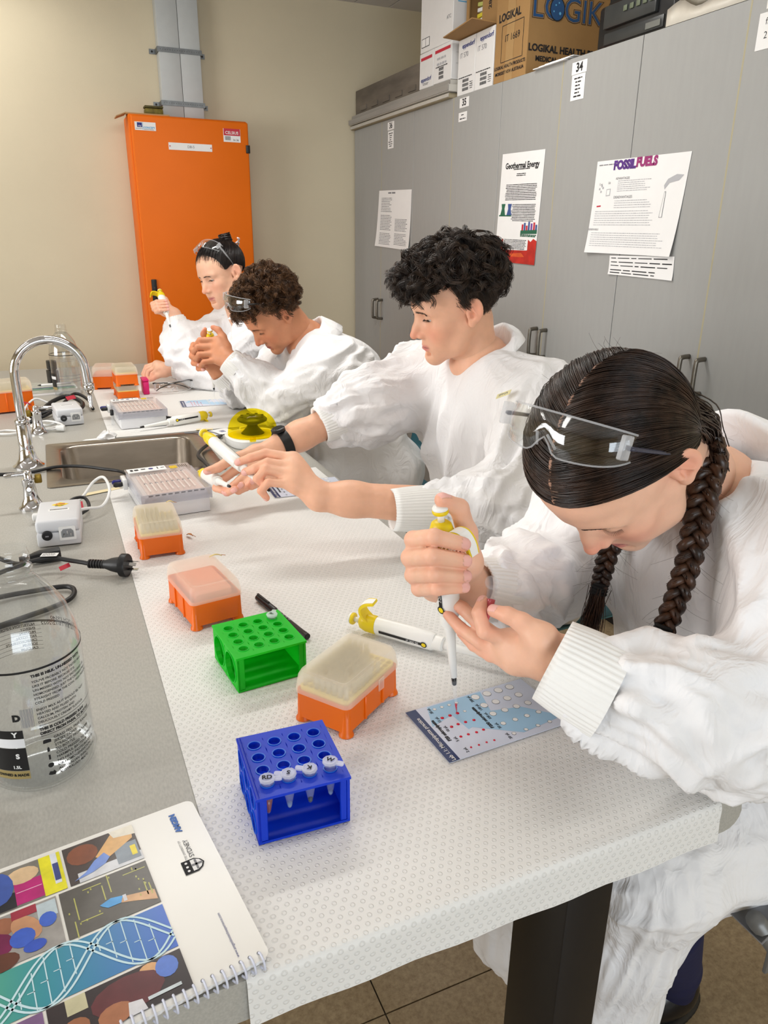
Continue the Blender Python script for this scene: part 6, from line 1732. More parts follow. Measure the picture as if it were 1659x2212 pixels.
def surf(H, S_, L, lift=0.0, it=8):
    """push head-space points onto the skin surface"""
    P = H.W(L).astype(f32); d0 = H.W(np.asarray(L)*np.array([.3, .3, .3])+np.array([0, 0, -.01]))
    D = P-d0; D /= np.linalg.norm(D, axis=1)[:, None]
    def f(P):
        d = np.full(len(P), 1.0, f32)
        for fn, k, op in S_.p: d = _blend(d, fn(P.astype(f32)).astype(f32), f32(k), op)
        return d
    for _ in range(it): P = P-(f(P)-lift)[:, None]*D*.9
    return P

def brows_lashes(H, S_, t, m, thick=1.0, seed=0, lids=.55):
    rg_ = np.random.RandomState(seed); paths = []
    for y in (-1, 1):
        for i in range(int(90*thick)):
            a = rg_.uniform(0, 1); yy = .013+.038*a; zz = .0200+.0045*math.sin(a*2.4)-.003*a+rg_.normal()*.0011*thick
            st = np.array([.11, y*yy, zz]); di = np.array([-.002, y*.0065, .0022*(1-a)-.0008]); n = 4
            paths.append(np.array([st+di*k/(n-1) for k in range(n)]))
    paths = np.array(paths); sh = paths.shape
    paths = surf(H, S_, paths.reshape(-1, 3), .0003).reshape(sh)+np.linspace(0, 1, n)[None, :, None]*(H.R@np.array([.0008, 0, .0004]))*H.s
    mesh_obj('eyebrows', *strands(np.array(paths), .00042*H.s, .0002*H.s), m, t)
    paths = []
    ang = R(52-78*lids)
    for y in (-1, 1):
        for i in range(34):
            b = -1.05+2.1*i/33; zz = math.sin(ang)*.0135-.0015*b*b
            r = .0146; cx = math.sqrt(max(1e-6, 1-(zz/r)**2))
            p0 = np.array([.0685+r*cx*math.cos(b), y*.031+y*r*cx*math.sin(b)*1.0, -.001+zz])
            dr = nrm([math.cos(b), y*math.sin(b), -.55+.35*(1-lids)])
            paths.append(np.array([H.w(*(p0+dr*l)) for l in (-.001, .0025, .0055)]))
    mesh_obj('eyelashes', *strands(np.array(paths), .00034*H.s, .00012*H.s), m, t)
# ------------------------------------------------------------------ building blocks of a figure
def lerp(a, b, t): return np.asarray(a, float)*(1-t)+np.asarray(b, float)*t

def folds(v, n, bones, seed=0, calm=()):
    """cloth folds: bones = (a, b, radius, fold density along, fold density around, amplitude, extra bunching near b)"""
    D = []; X = []
    for q, (a, b, r, fs, fa, amp, bunch) in enumerate(bones):
        a = np.asarray(a, float); b = np.asarray(b, float); d = b-a; L = np.linalg.norm(d); d /= L
        w = v-a; s = np.clip(w@d, 0, L); rad = w-s[:, None]*d; dist = np.linalg.norm(rad, axis=1)
        D.append(dist-r); X.append((a, d, L, s, rad, dist))
    D = np.stack(D, 1); W = np.exp(-(D-D.min(1, keepdims=True))/.03); W[W < .02] = 0; W /= W.sum(1, keepdims=True)
    amt = np.zeros(len(v))
    for q, (_, _, r, fs, fa, amp, bunch) in enumerate(bones):
        a, d, L, s, rad, dist = X[q]; mk = W[:, q] > 0
        if not mk.any(): continue
        s, rad, dist = s[mk], rad[mk], dist[mk]
        e1 = nrm(np.cross(d, [.3, .8, .5])); e2 = np.cross(d, e1)
        ca = (rad@e1)/(dist+1e-6); sa = (rad@e2)/(dist+1e-6)
        P = np.stack([s*fs+.6*ca, ca*fa+s*3, sa*fa+seed*7.3+q*3.1], 1)
        P = P+.35*np.stack([perlin(P*.7+11), perlin(P*.7+23), perlin(P*.7+37)], 1)
        sp = 3.2*ca+2.2*sa
        Q = np.stack([P[:, 0]*.55+sp*.30, P[:, 1]*1.05-P[:, 0]*.30, P[:, 2]*1.05+P[:, 0]*.22], 1)
        n1 = perlin(Q); ridge = np.clip(1-np.abs(n1)*3.0, -.35, 1)
        n3 = perlin(Q*1.7+17); ridge2 = np.clip(1-np.abs(n3)*3.2, -.3, 1)
        n2 = perlin(P*.8+5)
        f = 1.5*amp*(ridge*1.05*(.35+1.0*np.clip(n2+.5, 0, 1))+.30*ridge2+.8*n2-.25)
        if bunch:
            t = s/L; f += bunch*np.exp(-((t-1)/.22)**2)*np.sin(s*165+2.5*perlin(np.stack([ca*1.2, sa*1.2, s*6+seed], 1)))*.6
        amt[mk] += W[mk, q]*f
    for p, r in calm: amt = amt*np.clip((np.linalg.norm(v-np.asarray(p), axis=1)-r*.55)/(r*.6), .06, 1)
    return v+n*amt[:, None]

def cloth(name, S_, lo, hi, h, bones, m, t, seed=0, label=None, post=None, calm=()):
    v, f = mesh_shape(S_, lo, hi, h, relax=3)
    n = vert_normals(v, f); v = folds(v, n, bones, seed, calm); v = smooth_verts(v, f, .35)
    if post is not None: v = post(v)
    o = mesh_obj(name, v, f, m, t)
    if label: o['label'] = label
    return o

def bounds(pts, pad): P = np.array(pts); return P.min(0)-pad, P.max(0)+pad

def cuff(t, parent, a, b, ra, rb, ribs=44, flat=1.0, name='cuff', ref=None):
    """ribbed knit cuff from the wrist end a to the sleeve end b"""
    n = ribs*4; K = 9
    P = np.array([lerp(a, b, k/(K-1)) for k in range(K)])
    d = nrm(np.asarray(b)-np.asarray(a)); e1 = nrm(np.cross(d, ref if ref is not None else [.1, .2, .95])); e2 = np.cross(d, e1)
    V = []; F = []
    prof = [(-.30, .0, -.0035), (-.30, -.0, -.0005)]
    rings = [(0.03, -.004)]+[(k/(K-1), 0) for k in range(K)]
    for (u, off) in rings:
        c = lerp(a, b, u); r = ra+(rb-ra)*u+off+.0015*math.sin(u*math.pi*1.0)
        for i in range(n):
            q = 2*math.pi*i/n; rr = r+.0009*math.cos(ribs*q)*(1 if off == 0 else 0)+.0015*math.sin(3*q+1)
            V.append(c+rr*(math.cos(q)*e1+flat*math.sin(q)*e2))
    for k in range(len(rings)-1):
        for i in range(n): j = (i+1) % n; F.append([k*n+i, k*n+j, (k+1)*n+j, (k+1)*n+i])
    # inner lining towards the wrist
    m0 = len(V)
    for u in (.03, .6):
        c = lerp(a, b, u)
        for i in range(n):
            q = 2*math.pi*i/n; V.append(c+(ra-.0045)*(math.cos(q)*e1+flat*math.sin(q)*e2))
    for i in range(n): j = (i+1) % n; F.append([i, m0+i, m0+j, j]); F.append([m0+i, m0+n+i, m0+n+j, m0+j])
    return mesh_obj(name, np.array(V), np.array(F), M_cuff, parent if parent is not None else t)

def collar(t, c, up, back, r, hts, flare=.035, span=150, drop=.7, name='collar', n=40, wid=1.0):
    """turn-down collar: a stand round the neck that folds outward; hts = (height at the back, height at the front ends)"""
    up = nrm(up); back = nrm(np.asarray(back)-up*(np.asarray(back)@up)); side = np.cross(up, back); c = np.asarray(c, float)
    V = []; F = []
    prof = lambda h: [(0, -.012), (.001, h*.5), (.003, h*.92), (.007, h), (.012, h*.96), (.012+flare*.5, h*(1-drop*.5)), (.012+flare, h*(1-drop))]
    m = None
    for i in range(n+1):
        a = R(-span+2*span*i/n); e = (1+math.cos(a))/2; h = hts[1]+(hts[0]-hts[1])*e**.8
        dr = math.cos(a)*back+math.sin(a)*side*wid
        for (o, z) in prof(h): V.append(c+dr*(r+o+.003*math.sin(5*a))+up*(z+.0025*math.sin(7*a+o*80)))
    k = len(prof(.1))
    for i in range(n):
        for j in range(k-1): F.append([i*k+j, (i+1)*k+j, (i+1)*k+j+1, i*k+j+1])
    V = np.array(V); F = np.array(F); nn = vert_normals(V, F); m0 = len(V)
    V2 = np.concatenate([V, V-nn*.0016]); F2 = np.concatenate([F, F[:, ::-1]+m0])
    rim = [j for j in range(k)]+[i*k+k-1 for i in range(1, n+1)]+[n*k+j for j in range(k-2, -1, -1)]+[i*k for i in range(n-1, 0, -1)]
    E_ = np.array([[rim[i], rim[(i+1) % len(rim)], rim[(i+1) % len(rim)]+m0, rim[i]+m0] for i in range(len(rim))])
    return mesh_obj(name, V2, np.concatenate([F2, E_]), M_coat, t)

FING = ('index', 'middle', 'ring', 'pinky')
def hand_shape(elbow, wrist, fg, th, rf=.0092, rw=.024, rp=.0145, flat=None):
    """one hand and forearm: fg = four lists [MCP,PIP,DIP,TIP], th = [CMC,MCP,IP,TIP]"""
    S_ = Shape()
    wr = np.asarray(wrist, float)
    S_.cap(lerp(elbow, wrist, .1), lerp(elbow, wrist, .8), rw*1.42, rw*1.16, .02)
    S_.cap(lerp(elbow, wrist, .78), wrist, rw*1.16, rw, .02)
    sc = [1.0, 1.03, .97, .86]
    for i, f in enumerate(fg):
        S_.cap(wr, f[0], rw*.62, rp*sc[i], .016)
        if i: S_.cap(lerp(wr, fg[i-1][0], .85), lerp(wr, f[0], .85), rp*.9, rp*.88, .012)
    S_.cap(wr, th[0], rw*.66, rp*1.1, .016); S_.cap(th[0], lerp(fg[0][0], wr, .35), rp*.95, rp*.85, .014)
    S_.cap(th[0], th[1], rp*1.12, rf*1.22, .010); S_.cap(th[1], th[2], rf*1.2, rf*1.08, .006); S_.cap(th[2], th[3], rf*1.08, rf*.88, .004)
    for i, f in enumerate(fg):
        r = rf*sc[i]
        S_.cap(f[0], f[1], r*1.12, r*1.0, .007); S_.cap(f[1], lerp(f[1], f[2], .5), r*1.02, r*.94, .0022); S_.cap(lerp(f[1], f[2], .5), f[2], r*.94, r*.94, .0022); S_.cap(f[2], f[3], r*.93, r*.80, .0022)
    return S_

def hand_cols(v, n, fg, th, tone, nail=(232, 178, 168), rf=.0092):
    c = np.tile(np.array(lin(tone)), (len(v), 1))
    def mixc(w, col): nonlocal c; w = np.clip(w, 0, 1)[:, None]; c = c*(1-w)+w*np.array(lin(col))
    red = tuple(int(a*b) for a, b in zip(tone, (1.0, .82, .80)))
    for f in list(fg)+[th]:
        f = [np.asarray(q, float) for q in f]
        for j in (1, 2): mixc(.45*np.exp(-(np.linalg.norm(v-f[j], axis=1)/.010)**2), red)
        mixc(.6*np.exp(-(np.linalg.norm(v-f[3], axis=1)/.012)**2), red)
        dor = f[2]-(f[1]+f[3])/2
        if np.linalg.norm(dor) < 1e-4: continue
        dor = nrm(dor); ax = nrm(f[3]-f[2]); dor = nrm(dor-ax*(dor@ax))
        q = v-(f[3]+ax*rf*.15); lat = np.cross(ax, dor)
        w = ((q@ax)/(rf*.78))**4+((q@lat)/(rf*.62))**4
        m = (w < 1) & (n@dor > .25) & (np.linalg.norm(q, axis=1) < rf*1.9)
        mixc(m*.95, nail)
        mixc(((w < 1.5) & (w >= 1) & (n@dor > .2) & (np.linalg.norm(q, axis=1) < rf*2)).astype(float)*.5, tuple(int(a*.78) for a in tone))
    return c

def hand_mesh(elbow, wrist, fg, th, tone, h=.0016, rf=.0092, rw=.024, rp=.0145):
    S_ = hand_shape(elbow, wrist, fg, th, rf, rw, rp)
    pts = [lerp(elbow, wrist, .1), wrist]+[p for f in fg for p in f]+list(th)
    lo, hi = bounds(pts, rw*1.8)
    v, f = mesh_shape(S_, lo, hi, h, relax=2)
    n = vert_normals(v, f)
    d = perlin(v*130)*.00025; v = v+n*d[:, None]
    return v, f, hand_cols(v, n, fg, th, tone, rf=rf)

def body_mesh(parts):
    V, F, Cc = [], [], []; n = 0
    for v, f, c in parts: V.append(v); F.append(f+n); Cc.append(c); n += len(v)
    return np.concatenate(V), np.concatenate(F), np.concatenate(Cc)

def head_part(H, S_, neck, rneck, tone, lip, h, **k):
    """head and neck in one surface; neck = list of world points from the skull base to the chest"""
    pts = [H.w(-.032, 0, -.055)]+list(neck); rs = [rneck*.98]+[rneck]*(len(neck)-1)+[rneck*1.35]
    S_.chain(pts, rs, .016)
    lo, hi = bounds([H.w(a, b, c) for a in (-.11, .12) for b in (-.1, .1) for c in (-.12, .12)]+list(neck), .03)
    hi = hi+.03; lo = lo-.03
    v, f = mesh_shape(S_, lo, hi, h, relax=1)
    return v, f, skin_cols(H, v, tone, lip, **k)

def trunk_part(nb, shL, shR, elL, elR, hip, kneeL, kneeR, ankL, ankR, tone, wrL=None, wrR=None):
    """the clothed part of the body"""
    S_ = Shape()
    mid = lerp(shL, shR, .5)
    S_.chain([nb, lerp(nb, hip, .4), hip], [.07, .095, .10], .04); S_.cap(shL, shR, .05, .05, .05)
    for s_, e_ in ((shL, elL), (shR, elR)): S_.cap(s_, e_, .045, .036, .03)
    for e_, w_ in ((elL, wrL), (elR, wrR)):
        if w_ is not None: S_.cap(e_, lerp(e_, w_, .9), .036, .022, .02)
    for kk, aa in ((kneeL, ankL), (kneeR, ankR)): S_.cap(hip, kk, .075, .052, .04); S_.cap(kk, aa, .05, .034, .03)
    lo, hi = bounds([nb, shL, shR, elL, elR, hip, kneeL, kneeR, ankL, ankR]+[w for w in (wrL, wrR) if w is not None], .12)
    v, f = mesh_shape(S_, lo, hi, .014, relax=2)
    return v, f, np.tile(np.array(lin(tone)), (len(v), 1))

SK_C = np.array([-.014, 0, .030]); SK_R = np.array([.094, .0745, .083])
def skull(L, lift=0.0):
    """head-space directions/points pushed to the cranium ellipsoid, lifted outward"""
    q = (np.asarray(L)-SK_C)/SK_R; q /= np.linalg.norm(q, axis=-1, keepdims=True)
    p = SK_C+q*SK_R; nn = q/SK_R; nn /= np.linalg.norm(nn, axis=-1, keepdims=True)
    return p+nn*np.asarray(lift)[..., None] if np.ndim(lift) else p+nn*lift, nn

def curls(H, t, m, roots, comb, length, lift, nclump=300, per=16, K=14, curl=.006, turns=1.6, r=.00055, seed=1, spread=.006, name='hair', free=None):
    """locks of wavy hair: roots(rg)->head-space root, comb(root)->head-space direction, length(root), lift(root)"""
    rg_ = np.random.RandomState(seed); out = []
    s = np.linspace(0, 1, K)
    for c in range(nclump):
        q = roots(rg_)
        if q is None: continue
        cm = comb(q, rg_); ln = length(q)*rg_.uniform(.75, 1.2); lf = lift(q)*rg_.uniform(.8, 1.15); ph = rg_.uniform(0, 6.28); tn = turns*rg_.uniform(.7, 1.3)*rg_.choice([-1, 1]); ca = curl*rg_.uniform(.6, 1.35)
        p0, n0 = skull(q[None]); p0 = p0[0]; n0 = n0[0]
        tan = cm-n0*(cm@n0); tan = nrm(tan)
        base = p0+np.outer(s*ln, tan)
        hgt = lf*np.sin(np.minimum(1, s*1.9)*math.pi/2)*(1-.28*s**2)+.0015
        G, nn = skull(base, hgt)
        if free is not None:
            nn = np.tile(n0, (K, 1)); G = p0+np.outer(s*ln, nrm(cm))+np.outer(np.sin(s*1.5)*lf, n0)+np.outer(s**2.2, free)
        # let the ends fall off the skull once they pass its edge
        tt = np.gradient(G, axis=0); tt /= np.linalg.norm(tt, axis=1)[:, None]+1e-9; bb = np.cross(tt, nn)
        w = ca*s**.8
        G = G+nn*(w*np.cos(ph+tn*6.28*s))[:, None]+bb*(w*1.2*np.sin(ph+tn*6.28*s))[:, None]
        o = rg_.normal(size=(per, 3))*spread; o -= (o@n0)[:, None]*n0*.5
        conv = (1-.65*s)[None, :, None]
        jit = rg_.normal(size=(per, 1, 3))*.0022*s[None, :, None]
        out.append(G[None]+o[:, None, :]*conv+jit)
    P = np.concatenate(out)
    return mesh_obj(name, *strands(H.W(P.reshape(-1, 3)).reshape(P.shape), r*H.s, r*.35*H.s), m, t)

def cap_shape(H, cuts, scale=1.045, extra=None):
    """close hair layer on the cranium, cut back to the hairline; cuts = (point, normal to remove)"""
    S_ = Shape(); S_.ell(H.W(SK_C), SK_R*scale*H.s, H.R, .005)
    if extra: 
        for c, r in extra: S_.ell(H.w(*c), np.array(r)*H.s, H.R, .02)
    for p, n in cuts: S_.half(H.w(*p), H.R@np.array(n, float), .006)
    lo, hi = bounds([H.w(a, b, c) for a in (-.12, .12) for b in (-.1, .1) for c in (-.1, .13)], .02)
    return S_, lo, hi

def person(label, base):
    return thing('person', label, 'person', base, group='students in white lab coats')

M_hair_dk = hair_mat('dark_brown_hair', (30, 19, 14), (62, 42, 31), .34)
M_hair_b1 = hair_mat('near_black_wavy_hair', (24, 17, 13), (66, 50, 38), .40)
M_hair_b2 = hair_mat('brown_curly_hair', (54, 34, 19), (112, 76, 44), .45)
M_hair_g2 = hair_mat('black_brown_tied_hair', (20, 14, 13), (42, 30, 26), .36)
M_tie = mat('black_hair_tie', (12, 12, 14), .8, var=.1)

# ================================================================== the girl with braids (nearest)
def girl_with_braids():
    H = Head((.561, .6314, 1.0859), (-.444, -.071, -.893), (-.866, -.222, .448), .97)
    t = person('girl with two dark braids bending over the practice card, pipette in hand', (.80, .66, 0))
    tone, lip = (232, 184, 156), (206, 128, 118)
    nb = V3(.750, .665, 1.005)
    shL, shR = V3(.765, .485, .955), V3(.735, .845, .955)
    elL, elR = V3(.625, .450, .835), V3(.640, .845, .835)
    hip = V3(1.0, .66, .50); kL, kR = V3(.645, .565, .515), V3(.60, .765, .515); aL, aR = V3(.862, .662, .10), V3(.80, .86, .10)
    HS = head_shape(H, True, lids=.92)
    hp = head_part(H, HS, [V3(.700, .655, 1.045), nb, V3(.80, .668, .95)], .049, tone, lip, .0021, blush=.75)
    # right hand: fist round the pipette, thumb on the plunger
    y = [1148, 1193, 1233, 1266]
    fgR = [[U(930, 1172, .850), U(893, 1166, .795), U(938, 1160, .767), U(1002, 1176, .780)],
           [U(922, 1208, .853), U(886, 1205, .797), U(934, 1202, .764), U(1004, 1212, .780)],
           [U(925, 1242, .856), U(893, 1242, .800), U(938, 1240, .768), U(1005, 1245, .784)],
           [U(935, 1274, .858), U(905, 1272, .806), U(945, 1271, .776), U(1003, 1268, .790)]]
    thR = [U(1010, 1215, .846), U(1008, 1150, .836), U(992, 1098, .816), U(955, 1080, .800)]
    wrR = U(1010, 1268, .890)
    hR = hand_mesh(lerp(elR, wrR, .25), wrR, fgR, thR, tone, .0015, rf=.0097, rw=.0245, rp=.0135)
    # left hand: palm up, two fingers steady the pipette, index and thumb pinch a tube
    fgL = [[U(1098, 1386, .808), U(1046, 1364, .794), U(1034, 1324, .798), U(1043, 1298, .808)],
           [U(1098, 1394, .812), U(1036, 1348, .832), U(1000, 1314, .846), U(970, 1295, .853)],
           [U(1102, 1414, .808), U(1040, 1389, .822), U(996, 1358, .840), U(968, 1328, .850)],
           [U(1112, 1430, .800), U(1058, 1416, .818), U(1022, 1394, .836), U(996, 1368, .848)]]
    thL = [U(1168, 1378, .768), U(1128, 1345, .771), U(1097, 1329, .776), U(1066, 1319, .785)]
    wrL = U(1186, 1420, .778)
    hL = hand_mesh(lerp(elL, wrL, .35), wrL, fgL, thL, tone, .0015, rf=.0080, rw=.0235, rp=.0125)
    tr = trunk_part(nb, shL, shR, elL, elR, hip, kL, kR, aL, aR, tone)
    v, f, c = body_mesh([hp, hR, hL, tr])
    mesh_obj('body', v, f, M_skin, t, c)
    eyes(H, t, (.75, 0, -.6)); brows_lashes(H, HS, t, M_hair_dk, .9, 3, .92)
    # ---- coat
    S_ = Shape()
    S_.ell((.80, .665, .90), (.135, .205, .14), None, .05)
    S_.ell((.88, .66, .74), (.150, .200, .19), None, .08)
    S_.ell((.98, .66, .55), (.165, .205, .14), None, .08)
    S_.cap(shL, shR, .075, .075, .06)
    S_.cap(lerp(nb, shL, .3), shL, .062, .07, .05); S_.cap(lerp(nb, shR, .3), shR, .062, .07, .05)
    cfL0, cfL1 = U(1192, 1428, .775), U(1322, 1500, .755); cfR0, cfR1 = U(1024, 1268, .893), U(1085, 1282, .925)
    S_.cap(shL, elL, .078, .070, .05); S_.chain([elL, lerp(elL, cfL1, .55), cfL1], [.070, .064, .047], .04)
    S_.cap(shR, elR, .078, .068, .05); S_.chain([elR, lerp(elR, cfR1, .55), cfR1], [.068, .060, .043], .04)
    # gown over thighs and hanging from the knees
    S_.cap(V3(.98, .585, .50), kL, .095, .078, .06); S_.cap(V3(.98, .74, .50), kR, .095, .076, .06)
    S_.chain([kL+V3(.01, 0, 0), V3(.655, .60, .36), V3(.690, .635, .14)], [.074, .068, .080], .05)
    S_.chain([kR+V3(-.01, -.02, 0), V3(.575, .735, .38), V3(.580, .735, .26)], [.074, .072, .078], .05)
    S_.cap(V3(.80, .56, .47), V3(.74, .60, .33), .050, .030, .06)
    # open neck
    S_.cap(V3(.690, .655, 1.075), V3(.752, .665, .985), .066, .058, .02, -1)
    bones = [(nb, (.98, .66, .50), .19, 3.5, 1.5, .011, 0), (shL, elL, .075, 14, 1.6, .009, .005), (elL, cfL1, .06, 17, 1.5, .008, .004), (shR, elR, .075, 14, 1.6, .009, .005), (elR, cfR1, .058, 18, 1.5, .007, .003),
             ((.98, .585, .50), kL, .085, 4, 1.4, .005, 0), (kL, (.69, .635, .14), .07, 2, 2.2, .005, 0), ((.98, .74, .5), kR, .085, 4, 1.4, .005, 0), (kR, (.58, .735, .26), .075, 2, 2.2, .005, 0)]
    ct = cloth('lab_coat', S_, (.40, .30, .10), (1.22, 1.02, 1.12), .0046, bones, M_coat, t, 1, calm=[(nb, .13)])
    cuff(t, ct, cfL0, cfL1, .0445, .0500, 46, 1.0); cuff(t, ct, cfR0, cfR1, .0335, .0410, 40, 1.0)
    collar(ct, (.768, .668, .978), (-.45, -.05, .89), (.88, .1, .45), .082, (.098, .030), .060, 140, .72, wid=1.08)
    # shirt collar band round the neck opening
    # ---- hair: centre parting, two smooth sides drawn back behind the ears
    cen = np.array([-.010, 0, .018]); rad = np.array([.1030, .0845, .0985])
    def part_pt(u):
        a = R(30+u*167)      # angle in the sagittal plane from forward
        return cen+rad*np.array([math.cos(a), .010*(1-u), math.sin(a)])
    def side(sg, nu, nv, off=0.0, us=None):
        G_ = np.array([-.060, sg*.070, -.040])
        us = np.linspace(0, 1, nu) if us is None else us
        out = np.zeros((len(us), nv, 3))
        for i, u in enumerate(us):
            p = part_pt(u); a = (p-cen)/rad; b = (G_-cen)/rad; a = nrm(a); b = nrm(b); om = math.acos(np.clip(a@b, -1, 1))
            for j, w in enumerate(np.linspace(0, 1, nv)):
                q = (math.sin((1-w)*om)*a+math.sin(w*om)*b)/math.sin(om)
                q = q+np.array([-.16*(1-u)*w, sg*.04, .37*(1-u)**1.5])*math.sin(math.pi*w)*(1-.3*u)
                q = nrm(q)*(1+.012*math.sin(math.pi*w)-.018*math.exp(-(w/.06)**2)+.02*w)
                out[i, j] = cen+rad*q
        return out
    hr = thing_child('hair', t)
    rgn = np.random.RandomState(5)
    for sg in (-1, 1):
        G_ = side(sg, 40, 30)
        # keep the ear free: draw the hair slightly up and in near the ear
        P = H.W(G_.reshape(-1, 3)); idx = np.arange(40*30).reshape(40, 30)
        F = np.stack([idx[:-1, :-1], idx[1:, :-1], idx[1:, 1:], idx[:-1, 1:]], -1).reshape(-1, 4)
        if sg > 0: F = F[:, ::-1]
        mesh_obj('hair_layer', P, F, M_hair_dk, hr)
        us = np.sort(rgn.uniform(0, 1, 1500)**1.15); Q = side(sg, 0, 18, us=us)
        n = Q-cen; n /= np.linalg.norm(n, axis=2)[..., None]
        wv = rgn.normal(size=(len(us), 1, 1))*.0011+.0014
        Q = Q+n*wv+n*(.0009*np.sin(rgn.uniform(0, 6, (len(us), 1))+np.linspace(0, 7, 18)[None])[..., None])
        mesh_obj('hair_strands', *strands(H.W(Q.reshape(-1, 3)).reshape(Q.shape), .00060, .00045), M_hair_dk, hr)
        # stray hairs along the forehead and nape
        st = []
        for k in range(16):
            b0 = H.w(*(part_pt(rgn.uniform(.1, .8))+np.array([0, sg*rgn.uniform(.0, .03), .002]))); d = H.R@nrm([rgn.normal()*.4-.5, sg*.8, .5+rgn.normal()*.4])
            l = rgn.uniform(.006, .018); cr = rgn.normal(size=3)*.008
            st.append([b0+d*l*q+cr*q*q for q in np.linspace(0, 1, 7)])
        mesh_obj('stray_hairs', *strands(np.array(st), .00022, .0001), M_hair_dk, hr)
    pt = np.array([H.w(*(part_pt(u)*np.array([1, 1, 1])+(cen-part_pt(u))*.006)) for u in np.linspace(.0, .62, 30)])
    tv = tube(pt, [.0030*(.75+.25*math.sin(i*1.7)) for i in range(30)], 8)
    mesh_obj('parting', np.array(tv[0]), np.array(tv[1][:-2]), mat('scalp_parting', (168, 130, 110), .6, var=.25, scale=300), hr)
    # hair drawn from the back of the head into the near braid
    bk = side(1, 0, 12, us=rgn.uniform(.25, 1.0, 420)); e1_, e2_ = U(1526, 950, .880), U(1534, 1000, .864); cn = []
    for q in range(420):
        a_ = H.W(bk[q, rgn.randint(7, 10)]); j_ = rgn.normal(size=3)*.005
        cn.append(spline([a_, lerp(a_, e1_, .6)+j_+H.R@np.array([-.006, .004, 0]), e1_+j_*1.3, e2_+j_*1.5], 4))
    mesh_obj('hair_strands', *strands(np.array(cn), .0009, .0008), M_hair_dk, hr)
    # braids
    def braid(P, wid, turns, tie_at, tail, nm):
        P = spline(P, 14); K = len(P); s = np.linspace(0, 1, K); T, A, B = frames(P)
        # keep the weave facing the room
        A = np.cross(T, [.75, .62, .1]); A /= np.linalg.norm(A, axis=1)[:, None]; B = np.cross(T, A)
        w = wid*(1-.35*s)
        parts = []
        for k in range(3):
            ph = 2*math.pi*turns*s+2*math.pi*k/3
            c = P+A*(w*.62*np.sin(ph))[:, None]+B*(w*.42*np.sin(2*ph))[:, None]
            rr = w*.42
            for q in range(20):
                a = 2*math.pi*rgn.uniform(); ra = math.sqrt(rgn.uniform())*.95
                off = A*(rr*ra*np.cos(a+ph*.5))[:, None]+B*(rr*ra*np.sin(a+ph*.5))[:, None]
                parts.append(c+off*.9)
            parts_core = tube(c, rr*.86, 8, True)
            mesh_obj('braid_lock', np.array(parts_core[0]), np.array(parts_core[1][:-2]), M_hair_braid, nm)
        mesh_obj('braid_strands', *strands(np.array(parts), .0013, .0010, 4), M_hair_braid, nm)
        e = P[-1]
        for j in range(4):
            ringv = tube(np.array([e+T[-1]*(.004*j-.004)+(A[-1]*math.cos(q)+B[-1]*math.sin(q))*wid*.50 for q in np.linspace(0, 6.283, 20)]), .0024, 6)
            mesh_obj('hair_tie', np.array(ringv[0]), np.array(ringv[1][:-2]), M_tie, nm)
        tl = []
        for q in range(260):
            d0 = A[-1]*rgn.normal()*wid*.22+B[-1]*rgn.normal()*wid*.22; d1 = A[-1]*rgn.normal()*wid*.40+B[-1]*rgn.normal()*wid*.40
            m = spline([e+d0, lerp(e, tail, .5)+d0*.8+d1*.6, np.asarray(tail)+d1+T[-1]*rgn.normal()*.012], 4); tl.append(m)
        mesh_obj('braid_tail', *strands(np.array(tl), .0006, .0002), M_hair_braid, nm)
        # flyaways
        fl = []
        for q in range(70):
            i = rgn.randint(4, K-2); d = A[i]*rgn.choice([-1, 1])*.9+B[i]*rgn.normal()*.4+T[i]*.6; l = rgn.uniform(.008, .028)
            b0 = P[i]+A[i]*w[i]*rgn.choice([-1, 1])*.6; cv = rgn.normal(size=3)*.01
            fl.append([b0+d*l*x+cv*x*x for x in np.linspace(0, 1, 6)])
        mesh_obj('stray_hairs', *strands(np.array(fl), .0002, .0001), M_hair_braid, nm)
    bl = thing_child('braid', t); br = thing_child('braid', t)
    gL = H.w(-.050, .083, -.040); gR = H.w(-.045, -.080, -.046)
    braid([U(1512, 925, .890), U(1536, 985, .868), U(1524, 1050, .852), U(1506, 1130, .850), U(1487, 1215, .855), U(1462, 1290, .858), U(1434, 1362, .860)], .0208, 5.6, 0, U(1452, 1440, .862), bl)
    braid([gR, U(1330, 1130, .955), U(1316, 1185, .96), U(1303, 1235, .965), U(1295, 1268, .968)], .0185, 3.2, 0, U(1268, 1385, .965), br)
    # ---- shoe
    sh = thing_child('shoe', t)
    S2 = Shape(); c0 = np.array([.885, .665, .0])
    S2.ell((.845, .672, .042), (.095, .042, .040), None, .02); S2.ell((.905, .662, .055), (.055, .040, .05), None, .02); S2.half((.86, .67, .008), (0, 0, -1)); S2.ell((.915, .660, .110), (.040, .030, .045), None, .006, -1)
    so_ = V3(-.038, .002, 0); v, f = mesh_shape(S2, (.73, .60, -.01), (.99, .73, .14), .0035); mesh_obj('upper', v+so_, f, mat('black_leather', (14, 14, 17), .28, var=.1), sh)
    so = Shape(); so.ell((.865, .668, .010), (.118, .047, .012), None, .005); so.half((.86, .67, .0005), (0, 0, -1)); v, f = mesh_shape(so, (.73, .60, -.01), (1.0, .73, .03), .003); mesh_obj('sole', v+so_, f, M_blk, sh)
    sk = Shape(); sk.chain([(.905, .660, .07), (.890, .656, .13), (.790, .612, .33)], [.038, .046, .060]); v, f = mesh_shape(sk, (.68, .52, .02), (.97, .74, .42), .006); mesh_obj('sock', v+so_, f, mat('navy_sock', (20, 22, 60), .9, var=.1), sh)
    return t, H, dict(fgR=fgR, fgL=fgL)

